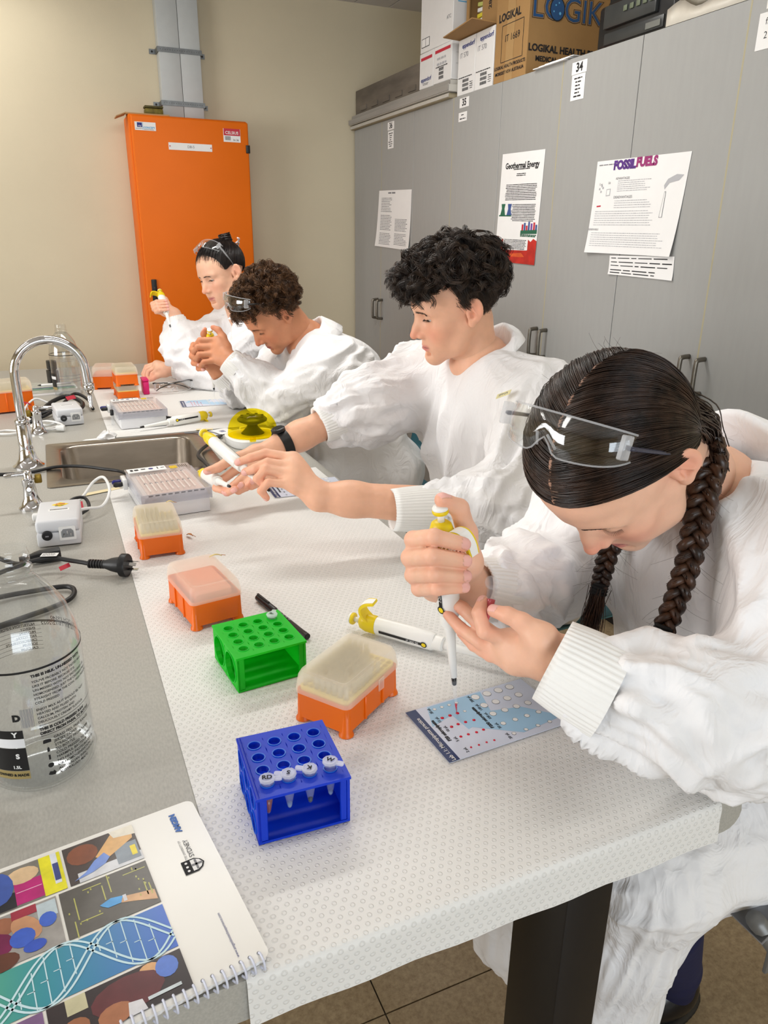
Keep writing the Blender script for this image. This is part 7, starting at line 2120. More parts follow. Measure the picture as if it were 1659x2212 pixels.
def thing_child(name, parent):
    """an empty that groups the pieces of one part"""
    o = bpy.data.objects.new(name, None); C.objects.link(o); o.parent = parent; o.empty_display_size = .02
    class _P: pass
    return o
_old_mesh_obj = mesh_obj
def mesh_obj(name, v, f, m, parent, col=None, world=True, smooth=True):
    """vertices in world space; parent may be a person, a part of it or a group of pieces inside it"""
    q = parent; L = np.zeros(3)
    while q is not None: L = L+np.array(q.location); q = q.parent
    o = _old_mesh_obj(name, np.asarray(v, float)-L, f, m, parent, col, False, smooth)
    return o
M_hair_braid = hair_mat('brown_braid_hair', (30, 18, 12), (78, 50, 32), .38)
def fist(c, a, k, n, wrist, sc=1.0, up_thumb=True):
    """hand closed round an axis a through c; k points to the knuckles, n to the palm side away from the fingertips"""
    a, k, n = nrm(a), nrm(k), nrm(n); fg = []
    for i in range(4):
        o = np.asarray(c)+a*(.034-.0205*i)*sc
        fg.append([o+(k*.018+n*.040)*sc, o+(k*.046+n*.004)*sc, o+(k*.022-n*.030)*sc, o+(-k*.016-n*.026)*sc])
    fg[3] = [lerp(p, np.asarray(c)-a*.0275*sc, .12) for p in fg[3]]
    c = np.asarray(c)
    th = [lerp(wrist, c+n*.03*sc, .55)+a*.004, c+(-k*.012+n*.026)*sc+a*.036*sc, c+(-k*.012+n*.008)*sc+a*.060*sc, c+(k*.004-n*.006)*sc+a*.068*sc]
    return fg, th

# ================================================================== the boy with the wristwatch
def boy_with_watch():
    H = Head((.794, 1.439, 1.187), (-.928, .143, -.345), (-.36, -.09, .928), .95)
    t = person('dark wavy-haired boy leaning across the bench with two pipettes', (1.0, 1.44, 0))
    tone, lip = (230, 178, 148), (204, 122, 112)
    nb = V3(.868, 1.440, 1.055)
    shL, shR = V3(.900, 1.245, .985), V3(.860, 1.635, .985)
    elL, elR = U(1105, 1105, 1.415), U(800, 872, 1.76)
    hip = V3(1.07, 1.45, .50); kL, kR = V3(.70, 1.34, .50), V3(.70, 1.56, .50); aL, aR = V3(.78, 1.34, .08), V3(.78, 1.56, .08)
    HS = head_shape(H, False, lids=.70, jaw=.92)
    hp = head_part(H, HS, [V3(.848, 1.440, 1.09), nb, V3(.90, 1.442, .98)], .0475, tone, lip, .0024, blush=.6)
    wrL = U(690, 1073, 1.365)
    fgL = [[U(634, 990, 1.385), U(574, 979, 1.385), U(541, 989, 1.378), U(514, 999, 1.380)],
           [U(630, 1008, 1.372), U(578, 1000, 1.366), U(552, 1012, 1.364), U(529, 1020, 1.372)],
           [U(628, 1027, 1.360), U(574, 1014, 1.352), U(556, 1034, 1.352), U(572, 1050, 1.358)],
           [U(628, 1046, 1.352), U(580, 1042, 1.344), U(564, 1060, 1.345), U(576, 1076, 1.352)]]
    thL = [U(660, 1042, 1.392), U(606, 1024, 1.412), U(566, 1020, 1.420), U(536, 1014, 1.412)]
    hL = hand_mesh(lerp(elL, wrL, .25), wrL, fgL, thL, tone, .0021, rf=.0092, rw=.0265, rp=.0130)
    wrR = U(612, 958, 1.668)
    fgR = [[U(522, 1006, 1.630), U(478, 1038, 1.605), U(467, 1054, 1.590), U(488, 1062, 1.575)],
           [U(542, 1016, 1.628), U(505, 1050, 1.592), U(490, 1063, 1.575), U(507, 1057, 1.560)],
           [U(558, 1022, 1.630), U(531, 1052, 1.594), U(515, 1060, 1.578), U(522, 1047, 1.566)],
           [U(574, 1020, 1.636), U(556, 1045, 1.604), U(543, 1051, 1.590), U(547, 1038, 1.580)]]
    thR = [U(552, 978, 1.640), U(500, 992, 1.610), U(472, 1010, 1.590), U(447, 1018, 1.578)]
    hR = hand_mesh(lerp(elR, wrR, .15), wrR, fgR, thR, tone, .0022, rf=.0095, rw=.0275, rp=.0140)
    tr = trunk_part(nb, shL, shR, elL, elR, hip, kL, kR, aL, aR, tone)
    mesh_obj('body', *(lambda b: (b[0], b[1], M_skin, t, b[2]))(body_mesh([hp, hL, hR, tr])))
    eyes(H, t, (.80, .18, -.25), (52, 36, 26)); brows_lashes(H, HS, t, M_hair_b1, 1.35, 7, .70)
    # ---- coat
    cfL0, cfL1 = U(846, 1103, 1.352), U(952, 1100, 1.372); cfR0, cfR1 = U(690, 920, 1.690), U(735, 900, 1.705)
    S_ = Shape()
    S_.ell((.92, 1.44, .90), (.135, .215, .15), None, .05); S_.ell((.97, 1.44, .72), (.165, .215, .20), None, .08); S_.ell((1.03, 1.45, .55), (.18, .21, .14), None, .08)
    S_.cap(shL, shR, .080, .080, .06); S_.cap(lerp(nb, shL, .35), shL, .06, .07, .06); S_.cap(lerp(nb, shR, .35), shR, .06, .07, .06)
    S_.cap(shL, elL, .085, .074, .06); S_.chain([elL, lerp(elL, cfL1, .6), cfL1], [.072, .062, .044], .05)
    S_.cap(shR, elR, .088, .078, .06); S_.chain([elR, lerp(elR, cfR1, .5), cfR1], [.076, .070, .050], .05)
    S_.cap(V3(1.0, 1.36, .5), kL, .10, .085, .06); S_.cap(V3(1.0, 1.54, .5), kR, .10, .085, .06); S_.cap(kL, V3(.70, 1.34, .28), .085, .09, .05); S_.cap(kR, V3(.70, 1.56, .28), .085, .09, .05)
    S_.cap(V3(.840, 1.440, 1.13), V3(.866, 1.440, 1.058), .064, .054, .015, -1)
    bones = [(nb, (1.03, 1.45, .5), .2, 3, 1.3, .013, 0), (shL, elL, .08, 12, 1.6, .012, .005), (elL, cfL1, .06, 18, 1.5, .009, .004), (shR, elR, .08, 12, 1.6, .012, .005), (elR, cfR1, .07, 18, 1.6, .010, .006)]
    ct = cloth('lab_coat', S_, (.45, 1.0, .18), (1.25, 1.84, 1.13), .0056, bones, M_coat, t, 4, calm=[(nb, .14)])
    cuff(t, ct, cfL0, cfL1, .0375, .0440, 44); cuff(t, ct, cfR0, cfR1, .0415, .0480, 44)
    collar(ct, (.876, 1.440, 1.040), (-.22, -.03, .97), (1, .02, .2), .068, (.082, .010), .018, 135, .22)
    tp = obj('name_tape', prism(rect(-.016, -.007, .016, .007), 0, .0008), mat('yellow_name_tape', (226, 218, 168), .7), t); p = U(1088, 852, 1.437)-np.array(t.location)
    tp.location = tuple(p); tp.rotation_euler = (R(30), R(-25), R(-60)); text('handwriting', 'IPNA', .010, M_inkgrey, tp, Matrix.Translation((0, 0, .0011)))
    # ---- hair
    S2, lo, hi = cap_shape(H, [((.058, 0, .062), (1, 0, -.25)), ((0, 0, .020), (.25, 0, -1))], 1.05)
    v, f = mesh_shape(S2, lo, hi, .004); hr = thing_child('hair', t); mesh_obj('hair_layer', v, f, M_hair_b1, hr)
    S3, lo, hi = cap_shape(H, [((.018, 0, .02), (1, 0, -.35)), ((0, 0, -.045), (-.5, 0, -1)), ((.0, 0, -.02), (.9, 0, -.6))], 1.022, [((-.062, 0, -.030), (.045, .056, .05))])
    v, f = mesh_shape(S3, lo, hi, .004); mesh_obj('short_sides', v, f, mat('short_shaved_hair', (52, 42, 36), .8, var=.3, scale=400), hr)
    def roots(rg_):
        while True:
            d = rg_.normal(size=3); d /= np.linalg.norm(d); q = SK_C+d*SK_R
            if q[2] > .058+.008*(q[0] < .03)-.02*(q[0] < -.03) and q[0] < .074: return q
    def comb(q, rg_):
        return np.array([1.0*(q[0]+.055)/.06, q[1]/.05*.75, -.25-(q[0] < -.04)*.5])+rg_.normal(size=3)*.55
    curls(H, hr, M_hair_b1, roots, comb, lambda q: (.062-.034*(q[0] > .025))*(1-.55*np.clip((abs(q[1])-.035)/.03, 0, 1)), lambda q: .028+.012*(q[2] > .085)+.010*(q[0] > .03), 420, 22, 16, .0105, 1.0, .00070, 12, .0042)
    # fringe falling over the forehead
    def roots2(rg_):
        q = np.array([rg_.uniform(.030, .064), rg_.uniform(-.058, .058), .085]); return SK_C+nrm((q-SK_C)/SK_R)*SK_R
    curls(H, hr, M_hair_b1, roots2, lambda q, rg_: np.array([1.0, q[1]*8, .05])+rg_.normal(size=3)*.30, lambda q: .052, lambda q: .022, 130, 22, 16, .0100, 1.2, .00070, 15, .0042, free=np.array([0, 0, -.026]))
    def roots3(rg_):
        while True:
            d = rg_.normal(size=3); d /= np.linalg.norm(d); q = SK_C+d*SK_R
            if q[0] < .012 and -.02 < q[2] < .06 and (q[0] < -.035 or q[2] > .012): return q
    curls(H, hr, M_hair_b1, roots3, lambda q, rg_: np.array([-.5, 0, -1.0])+rg_.normal(size=3)*.25, lambda q: .022+.02*(q[2] > .03), lambda q: .004+.012*np.clip((q[2]-.015)/.04, 0, 1), 420, 12, 8, .0012, .8, .00045, 17, .006, name='short_strands')
    # ---- wristwatch: a thing of its own on the wrist
    w = thing('wristwatch', 'black wristwatch on the far wrist of the wavy-haired boy', 'watch', tuple(U(606, 962, 1.668)))
    d = nrm(wrR-elR); e1 = nrm(np.cross(d, [0, 0, 1])); e2 = np.cross(d, e1); cc = U(611, 960, 1.670)-np.array(w.location)
    V = []; F = []; n = 40
    for (o, r) in ((-.011, .0300), (-.011, .0345), (.011, .0355), (.011, .0310)):
        for i in range(n): q = 2*math.pi*i/n; V.append(cc-d*.002+d*o+(math.cos(q)*e1+math.sin(q)*e2*.98)*r)
    for k in range(4):
        for i in range(n): j = (i+1) % n; F.append([k*n+i, k*n+j, ((k+1) % 4)*n+j, ((k+1) % 4)*n+i])
    obj('strap', (V, F), mat('black_watch_strap', (16, 16, 18), .45, var=.1), w, auto=50)
    f_ = obj('case', lathe([(.014, 0), (.016, .001), (.016, .007), (.013, .009)], 24), M_blk, w, auto=50); up = nrm(-e2) if e2[2] < 0 else nrm(e2)
    MW = Matrix.Translation(cc+up*.0325) @ Vector((0, 0, 1)).rotation_difference(Vector(up)).to_matrix().to_4x4(); f_.matrix_local = MW
    g_ = obj('watch_glass', lathe([(.012, .0091), (.0115, .0096)], 24), mat('dark_watch_glass', (10, 10, 12), .08), w); g_.matrix_local = MW
    return t, H

# ================================================================== the curly boy bent over his hands
def curly_boy():
    H = Head((.648, 2.36, 1.093), (-.69, -.07, -.72), (-.70, -.2, .68), .94)
    t = person('curly brown-haired boy bowed over his clasped hands at the far paper', (.95, 2.37, 0))
    tone, lip = (206, 142, 106), (184, 100, 86)
    nb = V3(.765, 2.375, 1.000)
    shL, shR = V3(.815, 2.200, .930), V3(.785, 2.560, .930)
    elL, elR = U(606, 868, 2.36), V3(.62, 2.62, .80)
    hip = V3(1.02, 2.37, .50); kL, kR = V3(.70, 2.27, .50), V3(.70, 2.47, .50); aL, aR = V3(.76, 2.27, .08), V3(.76, 2.47, .08)
    HS = head_shape(H, False, lids=.85)
    hp = head_part(H, HS, [V3(.725, 2.37, 1.045), nb, V3(.80, 2.38, .93)], .049, tone, lip, .003, blush=.5)
    wrL = U(490, 775, 2.335)
    fgL = [[U(470, 735, 2.345), U(432, 735, 2.325), U(424, 745, 2.345), U(434, 750, 2.375)],
           [U(466, 750, 2.340), U(427, 750, 2.318), U(420, 760, 2.342), U(432, 766, 2.372)],
           [U(466, 765, 2.336), U(430, 766, 2.316), U(424, 776, 2.342), U(436, 780, 2.370)],
           [U(470, 778, 2.334), U(440, 782, 2.318), U(434, 790, 2.342), U(446, 792, 2.368)]]
    thL = [U(488, 750, 2.350), U(482, 728, 2.355), U(472, 713, 2.352), U(460, 707, 2.350)]
    hL = hand_mesh(lerp(elL, wrL, .5), wrL, fgL, thL, tone, .003, rf=.0096, rw=.027, rp=.0135)
    wrR = U(470, 800, 2.47)
    fgR = [[U(440, 752, 2.43), U(418, 745, 2.40), U(414, 755, 2.375), U(428, 760, 2.355)],
           [U(440, 765, 2.43), U(417, 760, 2.40), U(414, 770, 2.372), U(428, 775, 2.352)],
           [U(442, 778, 2.43), U(420, 775, 2.40), U(418, 785, 2.37), U(432, 788, 2.352)],
           [U(446, 788, 2.43), U(428, 790, 2.40), U(428, 797, 2.372), U(440, 798, 2.355)]]
    thR = [U(462, 760, 2.43), U(446, 736, 2.41), U(440, 722, 2.39), U(442, 712, 2.375)]
    hR = hand_mesh(lerp(elR, wrR, .5), wrR, fgR, thR, tone, .003, rf=.0096, rw=.027, rp=.0135)
    tr = trunk_part(nb, shL, shR, elL, elR, hip, kL, kR, aL, aR, tone)
    mesh_obj('body', *(lambda b: (b[0], b[1], M_skin, t, b[2]))(body_mesh([hp, hL, hR, tr])))
    eyes(H, t, (.8, .05, -.5)); brows_lashes(H, HS, t, M_hair_b2, 1.3, 9, .85)
    cfL0, cfL1 = U(492, 778, 2.338), U(518, 800, 2.345); cfR0, cfR1 = U(474, 802, 2.475), U(500, 825, 2.51)
    S_ = Shape()
    S_.ell((.86, 2.375, .88), (.15, .205, .13), None, .05); S_.ell((.93, 2.375, .72), (.165, .21, .20), None, .08); S_.ell((1.0, 2.375, .55), (.18, .21, .14), None, .08)
    S_.cap(shL, shR, .075, .075, .06); S_.cap(lerp(nb, shL, .3), shL, .06, .07, .06); S_.cap(lerp(nb, shR, .3), shR, .06, .07, .06)
    S_.cap(shL, elL, .080, .072, .06); S_.chain([elL, lerp(elL, cfL1, .6), cfL1], [.070, .058, .042], .05)
    S_.cap(shR, elR, .080, .070, .06); S_.chain([elR, lerp(elR, cfR1, .6), cfR1], [.068, .056, .042], .05)
    S_.cap(V3(1.0, 2.28, .5), kL, .10, .085, .06); S_.cap(V3(1.0, 2.46, .5), kR, .10, .085, .06); S_.cap(kL, V3(.72, 2.27, .28), .085, .09, .05); S_.cap(kR, V3(.72, 2.47, .28), .085, .09, .05)
    S_.cap(V3(.715, 2.37, 1.06), V3(.768, 2.375, .985), .060, .052, .02, -1)
    bones = [(nb, (1.0, 2.375, .5), .2, 3, 1.4, .013, 0), (shL, elL, .08, 12, 1.6, .011, .005), (elL, cfL1, .06, 16, 1.5, .010, .004), (shR, elR, .08, 12, 1.6, .011, .005), (elR, cfR1, .06, 16, 1.6, .009, .004)]
    ct = cloth('lab_coat', S_, (.42, 1.98, .18), (1.22, 2.78, 1.08), .0070, bones, M_coat, t, 8, calm=[(nb, .13)])
    cuff(t, ct, cfL0, cfL1, .0390, .0450, 36); cuff(t, ct, cfR0, cfR1, .0390, .0450, 36)
    collar(ct, (.778, 2.376, .980), (-.45, -.02, .9), (1, 0, .45), .070, (.062, .020), .045, 150, .85)
    S2, lo, hi = cap_shape(H, [((.060, 0, .062), (1, 0, -.25)), ((0, 0, .014), (.45, 0, -1))], 1.05)
    v, f = mesh_shape(S2, lo, hi, .0045); hr = thing_child('hair', t); mesh_obj('hair_layer', v, f, M_hair_b2, hr)
    S3, lo, hi = cap_shape(H, [((.022, 0, .02), (1, 0, -.3)), ((0, 0, -.050), (-.5, 0, -1)), ((.0, 0, -.02), (.9, 0, -.6))], 1.03, [((-.062, 0, -.030), (.045, .056, .05))])
    v, f = mesh_shape(S3, lo, hi, .0045); mesh_obj('short_sides', v, f, mat('short_brown_hair', (66, 46, 30), .8, var=.3, scale=400), hr)
    def roots(rg_):
        while True:
            d = rg_.normal(size=3); d /= np.linalg.norm(d); q = SK_C+d*SK_R
            if q[2] > .058-.05*(q[0] < .01)*np.clip((.01-q[0])/.03, 0, 1) and q[0] < .070: return q
    curls(H, hr, M_hair_b2, roots, lambda q, rg_: np.array([.5*(q[0]+.02)/.06, q[1]/.05*.6, -.3])+rg_.normal(size=3)*.8, lambda q: .036-.012*(q[0] > .02), lambda q: .026+.016*np.clip(q[2]/.1, 0, 1), 460, 14, 13, .0085, 1.9, .00090, 21, .005)
    def roots3(rg_):
        while True:
            d = rg_.normal(size=3); d /= np.linalg.norm(d); q = SK_C+d*SK_R
            if q[0] < .012 and -.02 < q[2] < .05 and (q[0] < -.035 or q[2] > .012): return q
    curls(H, hr, M_hair_b2, roots3, lambda q, rg_: np.array([-.5, 0, -1.0])+rg_.normal(size=3)*.3, lambda q: .022, lambda q: .008, 220, 10, 7, .002, .8, .0007, 23, .006, name='short_strands')
    return t, H

# ================================================================== the girl at the back
def back_girl():
    H = Head((.626, 2.968, 1.187), (-.856, -.398, -.331), (-.342, -.044, .939), .95)
    t = person('girl with tied-up dark hair at the back holding a pipette aloft', (.92, 2.99, 0))
    tone, lip = (226, 178, 150), (190, 112, 106)
    nb = V3(.705, 2.985, 1.060)
    shL, shR = V3(.755, 2.835, .985), V3(.715, 3.140, .985)
    elL, elR = V3(.600, 2.945, .800), U(398, 762, 2.95)
    hip = V3(.97, 2.99, .50); kL, kR = V3(.68, 2.90, .5), V3(.68, 3.08, .5); aL, aR = V3(.74, 2.9, .08), V3(.74, 3.08, .08)
    HS = head_shape(H, True, lids=.70)
    hp = head_part(H, HS, [V3(.680, 2.98, 1.10), nb, V3(.73, 2.99, .99)], .047, tone, lip, .003, blush=.5)
    wrR = U(376, 678, 2.935)
    nz_, tp_ = U(371, 716, 2.80), U(345, 628, 2.96); a0 = nrm(tp_-nz_); c0 = nz_+a0*.160
    fgR, thR = fist(c0, a0, nrm(U(330, 655, 2.89)-U(357, 652, 2.905)), nrm(U(364, 660, 2.98)-U(357, 652, 2.905)), wrR, .92)
    hR = hand_mesh(lerp(elR, wrR, .4), wrR, fgR, thR, tone, .003, rf=.0090, rw=.0225, rp=.0125)
    wrL = U(366, 796, 2.925)
    fgL = [[U(338, 785, 2.955), U(316, 792, 2.965), U(309, 808, 2.965), U(312, 822, 2.960)],
           [U(337, 788, 2.940), U(316, 798, 2.945), U(312, 812, 2.945), U(318, 822, 2.940)],
           [U(338, 793, 2.925), U(320, 803, 2.928), U(318, 815, 2.928), U(326, 820, 2.925)],
           [U(342, 798, 2.912), U(328, 807, 2.912), U(326, 815, 2.912), U(333, 817, 2.912)]]
    thL = [U(356, 806, 2.92), U(340, 812, 2.91), U(330, 818, 2.91), U(322, 822, 2.915)]
    hL = hand_mesh(lerp(elL, wrL, .4), wrL, fgL, thL, tone, .003, rf=.0086, rw=.0225, rp=.0120)
    tr = trunk_part(nb, shL, shR, elL, elR, hip, kL, kR, aL, aR, tone)
    mesh_obj('body', *(lambda b: (b[0], b[1], M_skin, t, b[2]))(body_mesh([hp, hL, hR, tr])))
    eyes(H, t, (.8, .05, -.5)); brows_lashes(H, HS, t, M_hair_g2, .9, 13, .70)
    cfR0, cfR1 = U(377, 684, 2.935), U(386, 712, 2.945); cfL0, cfL1 = U(373, 797, 2.925), U(400, 798, 2.93)
    S_ = Shape()
    S_.ell((.80, 2.985, .91), (.125, .175, .13), None, .05); S_.ell((.87, 2.985, .73), (.15, .18, .2), None, .08); S_.ell((.95, 2.99, .55), (.16, .19, .14), None, .08)
    S_.cap(shL, shR, .066, .066, .06); S_.cap(lerp(nb, shL, .3), shL, .055, .06, .06); S_.cap(lerp(nb, shR, .3), shR, .055, .06, .06)
    S_.cap(shL, elL, .072, .066, .06); S_.chain([elL, lerp(elL, cfL1, .6), cfL1], [.064, .056, .042], .05)
    S_.cap(shR, elR, .074, .068, .06); S_.chain([elR, lerp(elR, cfR1, .6), cfR1], [.066, .054, .040], .05)
    S_.cap(V3(.95, 2.9, .5), kL, .09, .08, .06); S_.cap(V3(.95, 3.07, .5), kR, .09, .08, .06)
    S_.cap(V3(.672, 2.975, 1.12), V3(.706, 2.985, 1.04), .060, .052, .02, -1)
    bones = [(nb, (.95, 2.99, .5), .18, 4, 2.2, .012, 0), (shL, elL, .07, 12, 1.6, .010, .005), (elL, cfL1, .055, 16, 1.5, .009, .004), (shR, elR, .07, 12, 1.6, .010, .005), (elR, cfR1, .055, 16, 1.6, .009, .004)]
    ct = cloth('lab_coat', S_, (.35, 2.65, .36), (1.16, 3.36, 1.14), .0074, bones, M_coat, t, 12, calm=[(nb, .12)])
    cuff(t, ct, cfR0, cfR1, .0345, .0400, 34); cuff(t, ct, cfL0, cfL1, .0345, .0405, 34)
    collar(ct, (.714, 2.986, 1.030), (-.2, -.03, .95), (1, 0, .2), .064, (.030, .006), .02, 150, .3)
    # tied-up hair
    hr = thing_child('hair', t)
    cen = np.array([-.012, 0, .026]); rad = np.array([.0985, .080, .0895]); bun = np.array([-.074, 0, .106])
    def hl(a):      # hairline round the face and nape, a in -1..1
        th = a*math.pi
        p = np.array([.086*math.cos(th)-.012, .079*math.sin(th), .066-.108*abs(a)**1.4-.022*math.exp(-((abs(a)-.36)/.08)**2)])
        return p
    us = np.linspace(-1, 1, 61)
    def pth(a, K, tw=0):
        p = nrm((hl(a)-cen)/rad); b = nrm((bun-cen)/rad); om = math.acos(np.clip(p@b, -1, 1)); out = []
        for w in np.linspace(0, 1, K):
            q = (math.sin((1-w)*om)*p+math.sin(w*om)*b)/math.sin(om); out.append(cen+rad*nrm(q)*(1+.05*math.sin(min(1, w*1.5)*math.pi*.5)+.03*w))
        return np.array(out)
    Gd = np.array([pth(a, 14) for a in us]); idx = np.arange(61*14).reshape(61, 14)
    F = np.stack([idx[:-1, :-1], idx[1:, :-1], idx[1:, 1:], idx[:-1, 1:]], -1).reshape(-1, 4)
    mesh_obj('hair_layer', H.W(Gd.reshape(-1, 3)), F, M_hair_g2, hr)
    rg_ = np.random.RandomState(3); Q = np.array([pth(a, 12) for a in rg_.uniform(-1, 1, 900)]); n = Q-cen; n /= np.linalg.norm(n, axis=2)[..., None]; Q = Q+n*(rg_.normal(size=(900, 1, 1))*.0016+.0015)
    mesh_obj('hair_strands', *strands(H.W(Q.reshape(-1, 3)).reshape(Q.shape), .0003, .0010), M_hair_g2, hr)
    bn = []
    for k in range(120):
        a0_ = rg_.uniform(0, 6.28); r0 = rg_.uniform(.012, .024); z0 = rg_.normal()*.007; q = np.linspace(0, 4.5, 16)
        bn.append(np.stack([bun[0]-.006+r0*np.cos(a0_+q), r0*np.sin(a0_+q), bun[2]+.006+z0+.004*np.sin(q*2+a0_)], 1))
    bn = np.array(bn); mesh_obj('hair_bun', *strands(H.W(bn.reshape(-1, 3)).reshape(bn.shape), .0022, .0014, 4), M_hair_g2, hr)
    clip = thing('hair_clip', 'pale claw clip at the back of the tied-up hair', 'hair clip', tuple(H.w(-.10, .035, .07)))
    for k in range(3):
        P = [H.w(-.095-.006*k, .045-.02*k, .095-.016*k)-np.array(clip.location)+H.R@np.array(q) for q in ((0, .012, .006), (-.010, .006, .0), (-.010, -.006, -.008), (0, -.012, -.012))]
        obj('clip_prong', tube(spline(P, 4), .0034, 7), mat('pale_pink_plastic', (226, 208, 204), .35), clip, smooth=True)
    return t, H

# ================================================================== seats
def chair(label, loc, rz, m, mleg, seat_h=.45, crossed=False):
    """moulded plastic chair: local -x is the front"""
    t = thing('school_chair', label, 'chair', loc, rz, group='school chairs at the bench')
    V = []; F = []; nx, ny = 16, 12
    def grid(fn, name):
        V = [fn(i/nx, j/ny) for j in range(ny+1) for i in range(nx+1)]; F = [[j*(nx+1)+i, j*(nx+1)+i+1, (j+1)*(nx+1)+i+1, (j+1)*(nx+1)+i] for j in range(ny) for i in range(nx)]
        V = np.array(V); F = np.array(F); n = vert_normals(V, F); m0 = len(V); V2 = np.concatenate([V, V-n*.006])
        rim = [i for i in range(nx+1)]+[j*(nx+1)+nx for j in range(1, ny+1)]+[ny*(nx+1)+i for i in range(nx-1, -1, -1)]+[j*(nx+1) for j in range(ny-1, 0, -1)]
        E_ = np.array([[rim[i], rim[(i+1) % len(rim)], rim[(i+1) % len(rim)]+m0, rim[i]+m0] for i in range(len(rim))])
        return obj(name, (V2, np.concatenate([F, F[:, ::-1]+m0, E_])), m, t, smooth=True)
    grid(lambda a, b: (-.20+.40*a, (-.20+.40*b)*(1-.10*a), seat_h-.02*math.sin(math.pi*a)*math.sin(math.pi*b)-.03*max(0, .15-a)/.15), 'seat')
    grid(lambda a, b: (.20+.06*b+.03*math.sin(math.pi*a)*1.0, (-.19+.38*a), seat_h+.10+.26*b), 'backrest')
    for s in (-1, 1):
        fx, bx_ = (.02, .02) if crossed else (-.20, .22)
        if crossed:
            obj('leg', tube([(-.20, s*.185, seat_h-.005), (.13, s*.20, .012)], .0125, 10), mleg, t, smooth=True); obj('leg', tube([(.16, s*.185, seat_h-.015), (-.19, s*.215, .012)], .0125, 10), mleg, t, smooth=True)
            box2('side_plate', (-.16, s*.188-.003, seat_h-.12), (-.10, s*.188+.003, seat_h+.06), mleg, t, bev=.002)
        else:
            obj('leg', tube([(-.14, s*.17, seat_h-.015), (-.20, s*.21, .012)], .011, 10), mleg, t, smooth=True); obj('leg', tube([(.14, s*.17, seat_h-.015), (.22, s*.21, .012)], .011, 10), mleg, t, smooth=True)
        obj('back_strut', tube(spline([(.10, s*.15, seat_h-.02), (.20, s*.155, seat_h+.0), (.225, s*.155, seat_h+.14), (.25, s*.155, seat_h+.24)], 4), .010, 10), mleg, t, smooth=True)
        for x in ((.13, -.19) if crossed else (-.20, .22)): obj('foot_cap', xf(lathe([(.013, 0), (.013, .016), (.010, .018)], 12), Matrix.Translation((x, s*.21, 0))), M_blk, t, auto=40)
    obj('seat_rail', tube([(0, -.17, seat_h-.03), (0, .17, seat_h-.03)], .009, 8), mleg, t, smooth=True)
    return t
G1, HG1, G1J = girl_with_braids()
B1, HB1 = boy_with_watch()
B2, HB2 = curly_boy()
G2, HG2 = back_girl()
T0 = np.array([.406, .684, PZ+.0016]); T1 = U(951, 1101, .802); ax_ = nrm(T1-T0)
pipette('micropipette held upright in the fist of the girl with braids', tuple(T0+ax_*.045), tuple(T1), tip=.045, tipfill=.014, hook=_rt*.65-_fw*.75)
def pip2(label, noz, top, roll=0, **k):
    a = np.asarray(noz); d = nrm(np.asarray(top)-a); return pipette(label, tuple(a), tuple(a+d*.245), roll, **k)
pip2('micropipette in the near hand of the wavy-haired boy', U(582, 1060, 1.345), U(447, 942, 1.48), hook=_fw*.9+_up*.2-_rt*.3)
pip2('micropipette in the far hand of the wavy-haired boy, pointing at the camera', U(497, 1051, 1.50), U(437, 1024, 1.70), hook=_fw*.3-_up)
b = U(453, 712, 2.365); a = b+nrm(U(463, 852, 2.56)-b)*.245; pip2('micropipette held upright in the clasped hands of the curly boy', a, b, tip=.040, hook=-_fw-_rt*.3)
b = U(345, 628, 2.96); a = b+nrm(U(371, 716, 2.80)-b)*.245; pip2('micropipette raised in the fist of the girl at the back', a, b, tip=.030, hook=-_rt-_fw*.5)
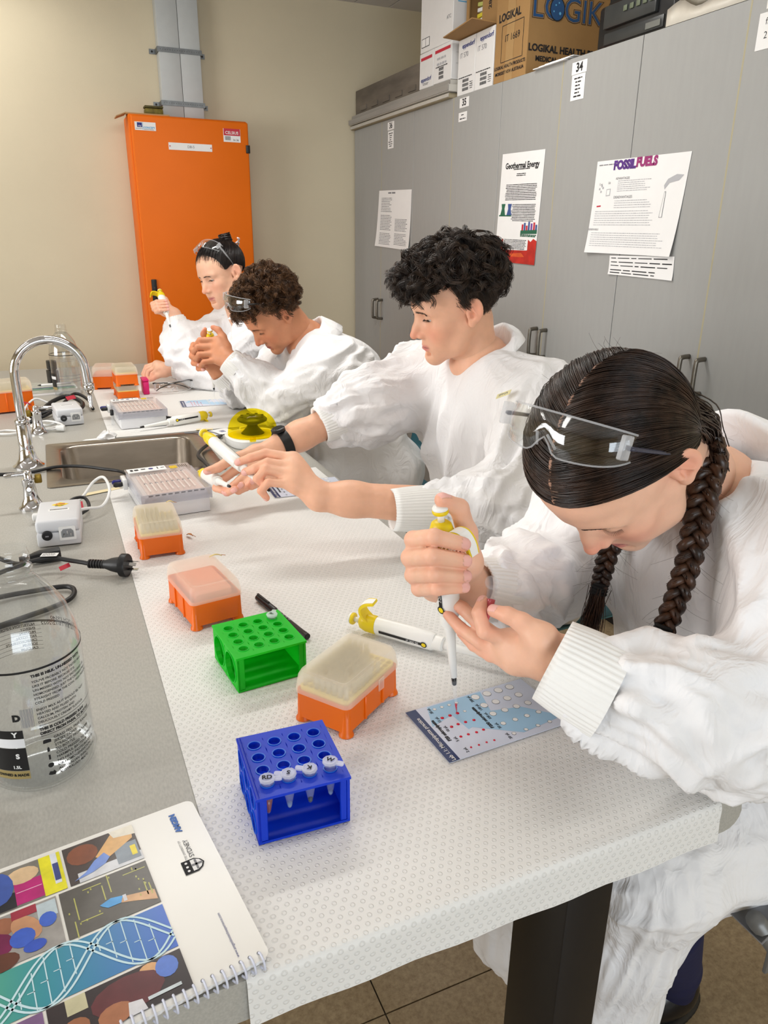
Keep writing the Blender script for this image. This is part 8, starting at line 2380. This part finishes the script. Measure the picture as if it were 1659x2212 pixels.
# tube pinched by the girl with braids
tb = thing('microtube', 'red-filled microtube pinched between finger and thumb of the girl with braids', 'tube', tuple(U(1053, 1338, .803)), group='microtubes in the racks')
tb.matrix_world = axis_frame(U(1052, 1346, .800), U(1060, 1296, .806))
obj('tube_wall', lathe([(.0010, 0), (.0022, .002), (.0048, .017), (.0054, .020), (.0056, .0385), (.0074, .0388), (.0074, .0402)], 18, True, False), M_tube, tb, smooth=True)
obj('liquid', lathe([(.0008, .0012), (.0042, .017), (.0050, .026)], 14), mat('red_dye_drop', (196, 10, 44), .2, var=0), tb, smooth=True)
obj('cap', xf(lathe([(.0050, 0), (.0078, .001), (.0080, .004), (.006, .0045)], 14), Matrix.Translation((0, .012, .041)) @ Matrix.Rotation(R(50), 4, 'X')), M_tube, tb, auto=40)
# glasses pushed up on the heads
def worn(label, H, bridge, beta, m_arm, sc=1.0):
    f = H.R@np.array([math.cos(R(beta)), 0, math.sin(R(beta))]); l = H.R@np.array([0, 1, 0]); u = np.cross(l, -f)
    u = np.cross(f, l); o = H.w(*bridge)+f*(-.028)
    M = Matrix(((l[0], -f[0], u[0], o[0]), (l[1], -f[1], u[1], o[1]), (l[2], -f[2], u[2], o[2]), (0, 0, 0, 1))) @ Matrix.Scale(sc, 4)
    return spectacles('safety_glasses', label, M, m_arm)
worn('clear safety glasses with smoky arms on the head of the girl with braids', HG1, (.014, 0, .132), 76, M_armg, 1.10)
worn('clear safety glasses with black arms in the hair of the curly boy', HB2, (.078, 0, .138), 46, M_blk, 1.08)
worn('clear safety glasses on top of the tied-up dark hair', HG2, (.030, 0, .130), 70, M_rim, 1.05)
M_teal = mat('teal_chair_plastic', (54, 104, 116), .45, var=.04); M_gtube = mat('grey_painted_tube', (120, 120, 118), .4, .3, var=.04); M_gplast = mat('grey_chair_plastic', (132, 132, 134), .5, var=.04)
chair('grey chair of the girl with braids at the right edge', (.955, .66, 0), 0, M_gplast, M_gtube, .475, True)
chair('teal chair under the wavy-haired boy', (1.09, 1.45, 0), 0, M_teal, M_gtube)
chair('teal chair under the curly boy', (1.04, 2.36, 0), 0, M_teal, M_gtube)
chair('teal chair under the girl at the back', (.99, 2.99, 0), 0, M_teal, M_gtube)
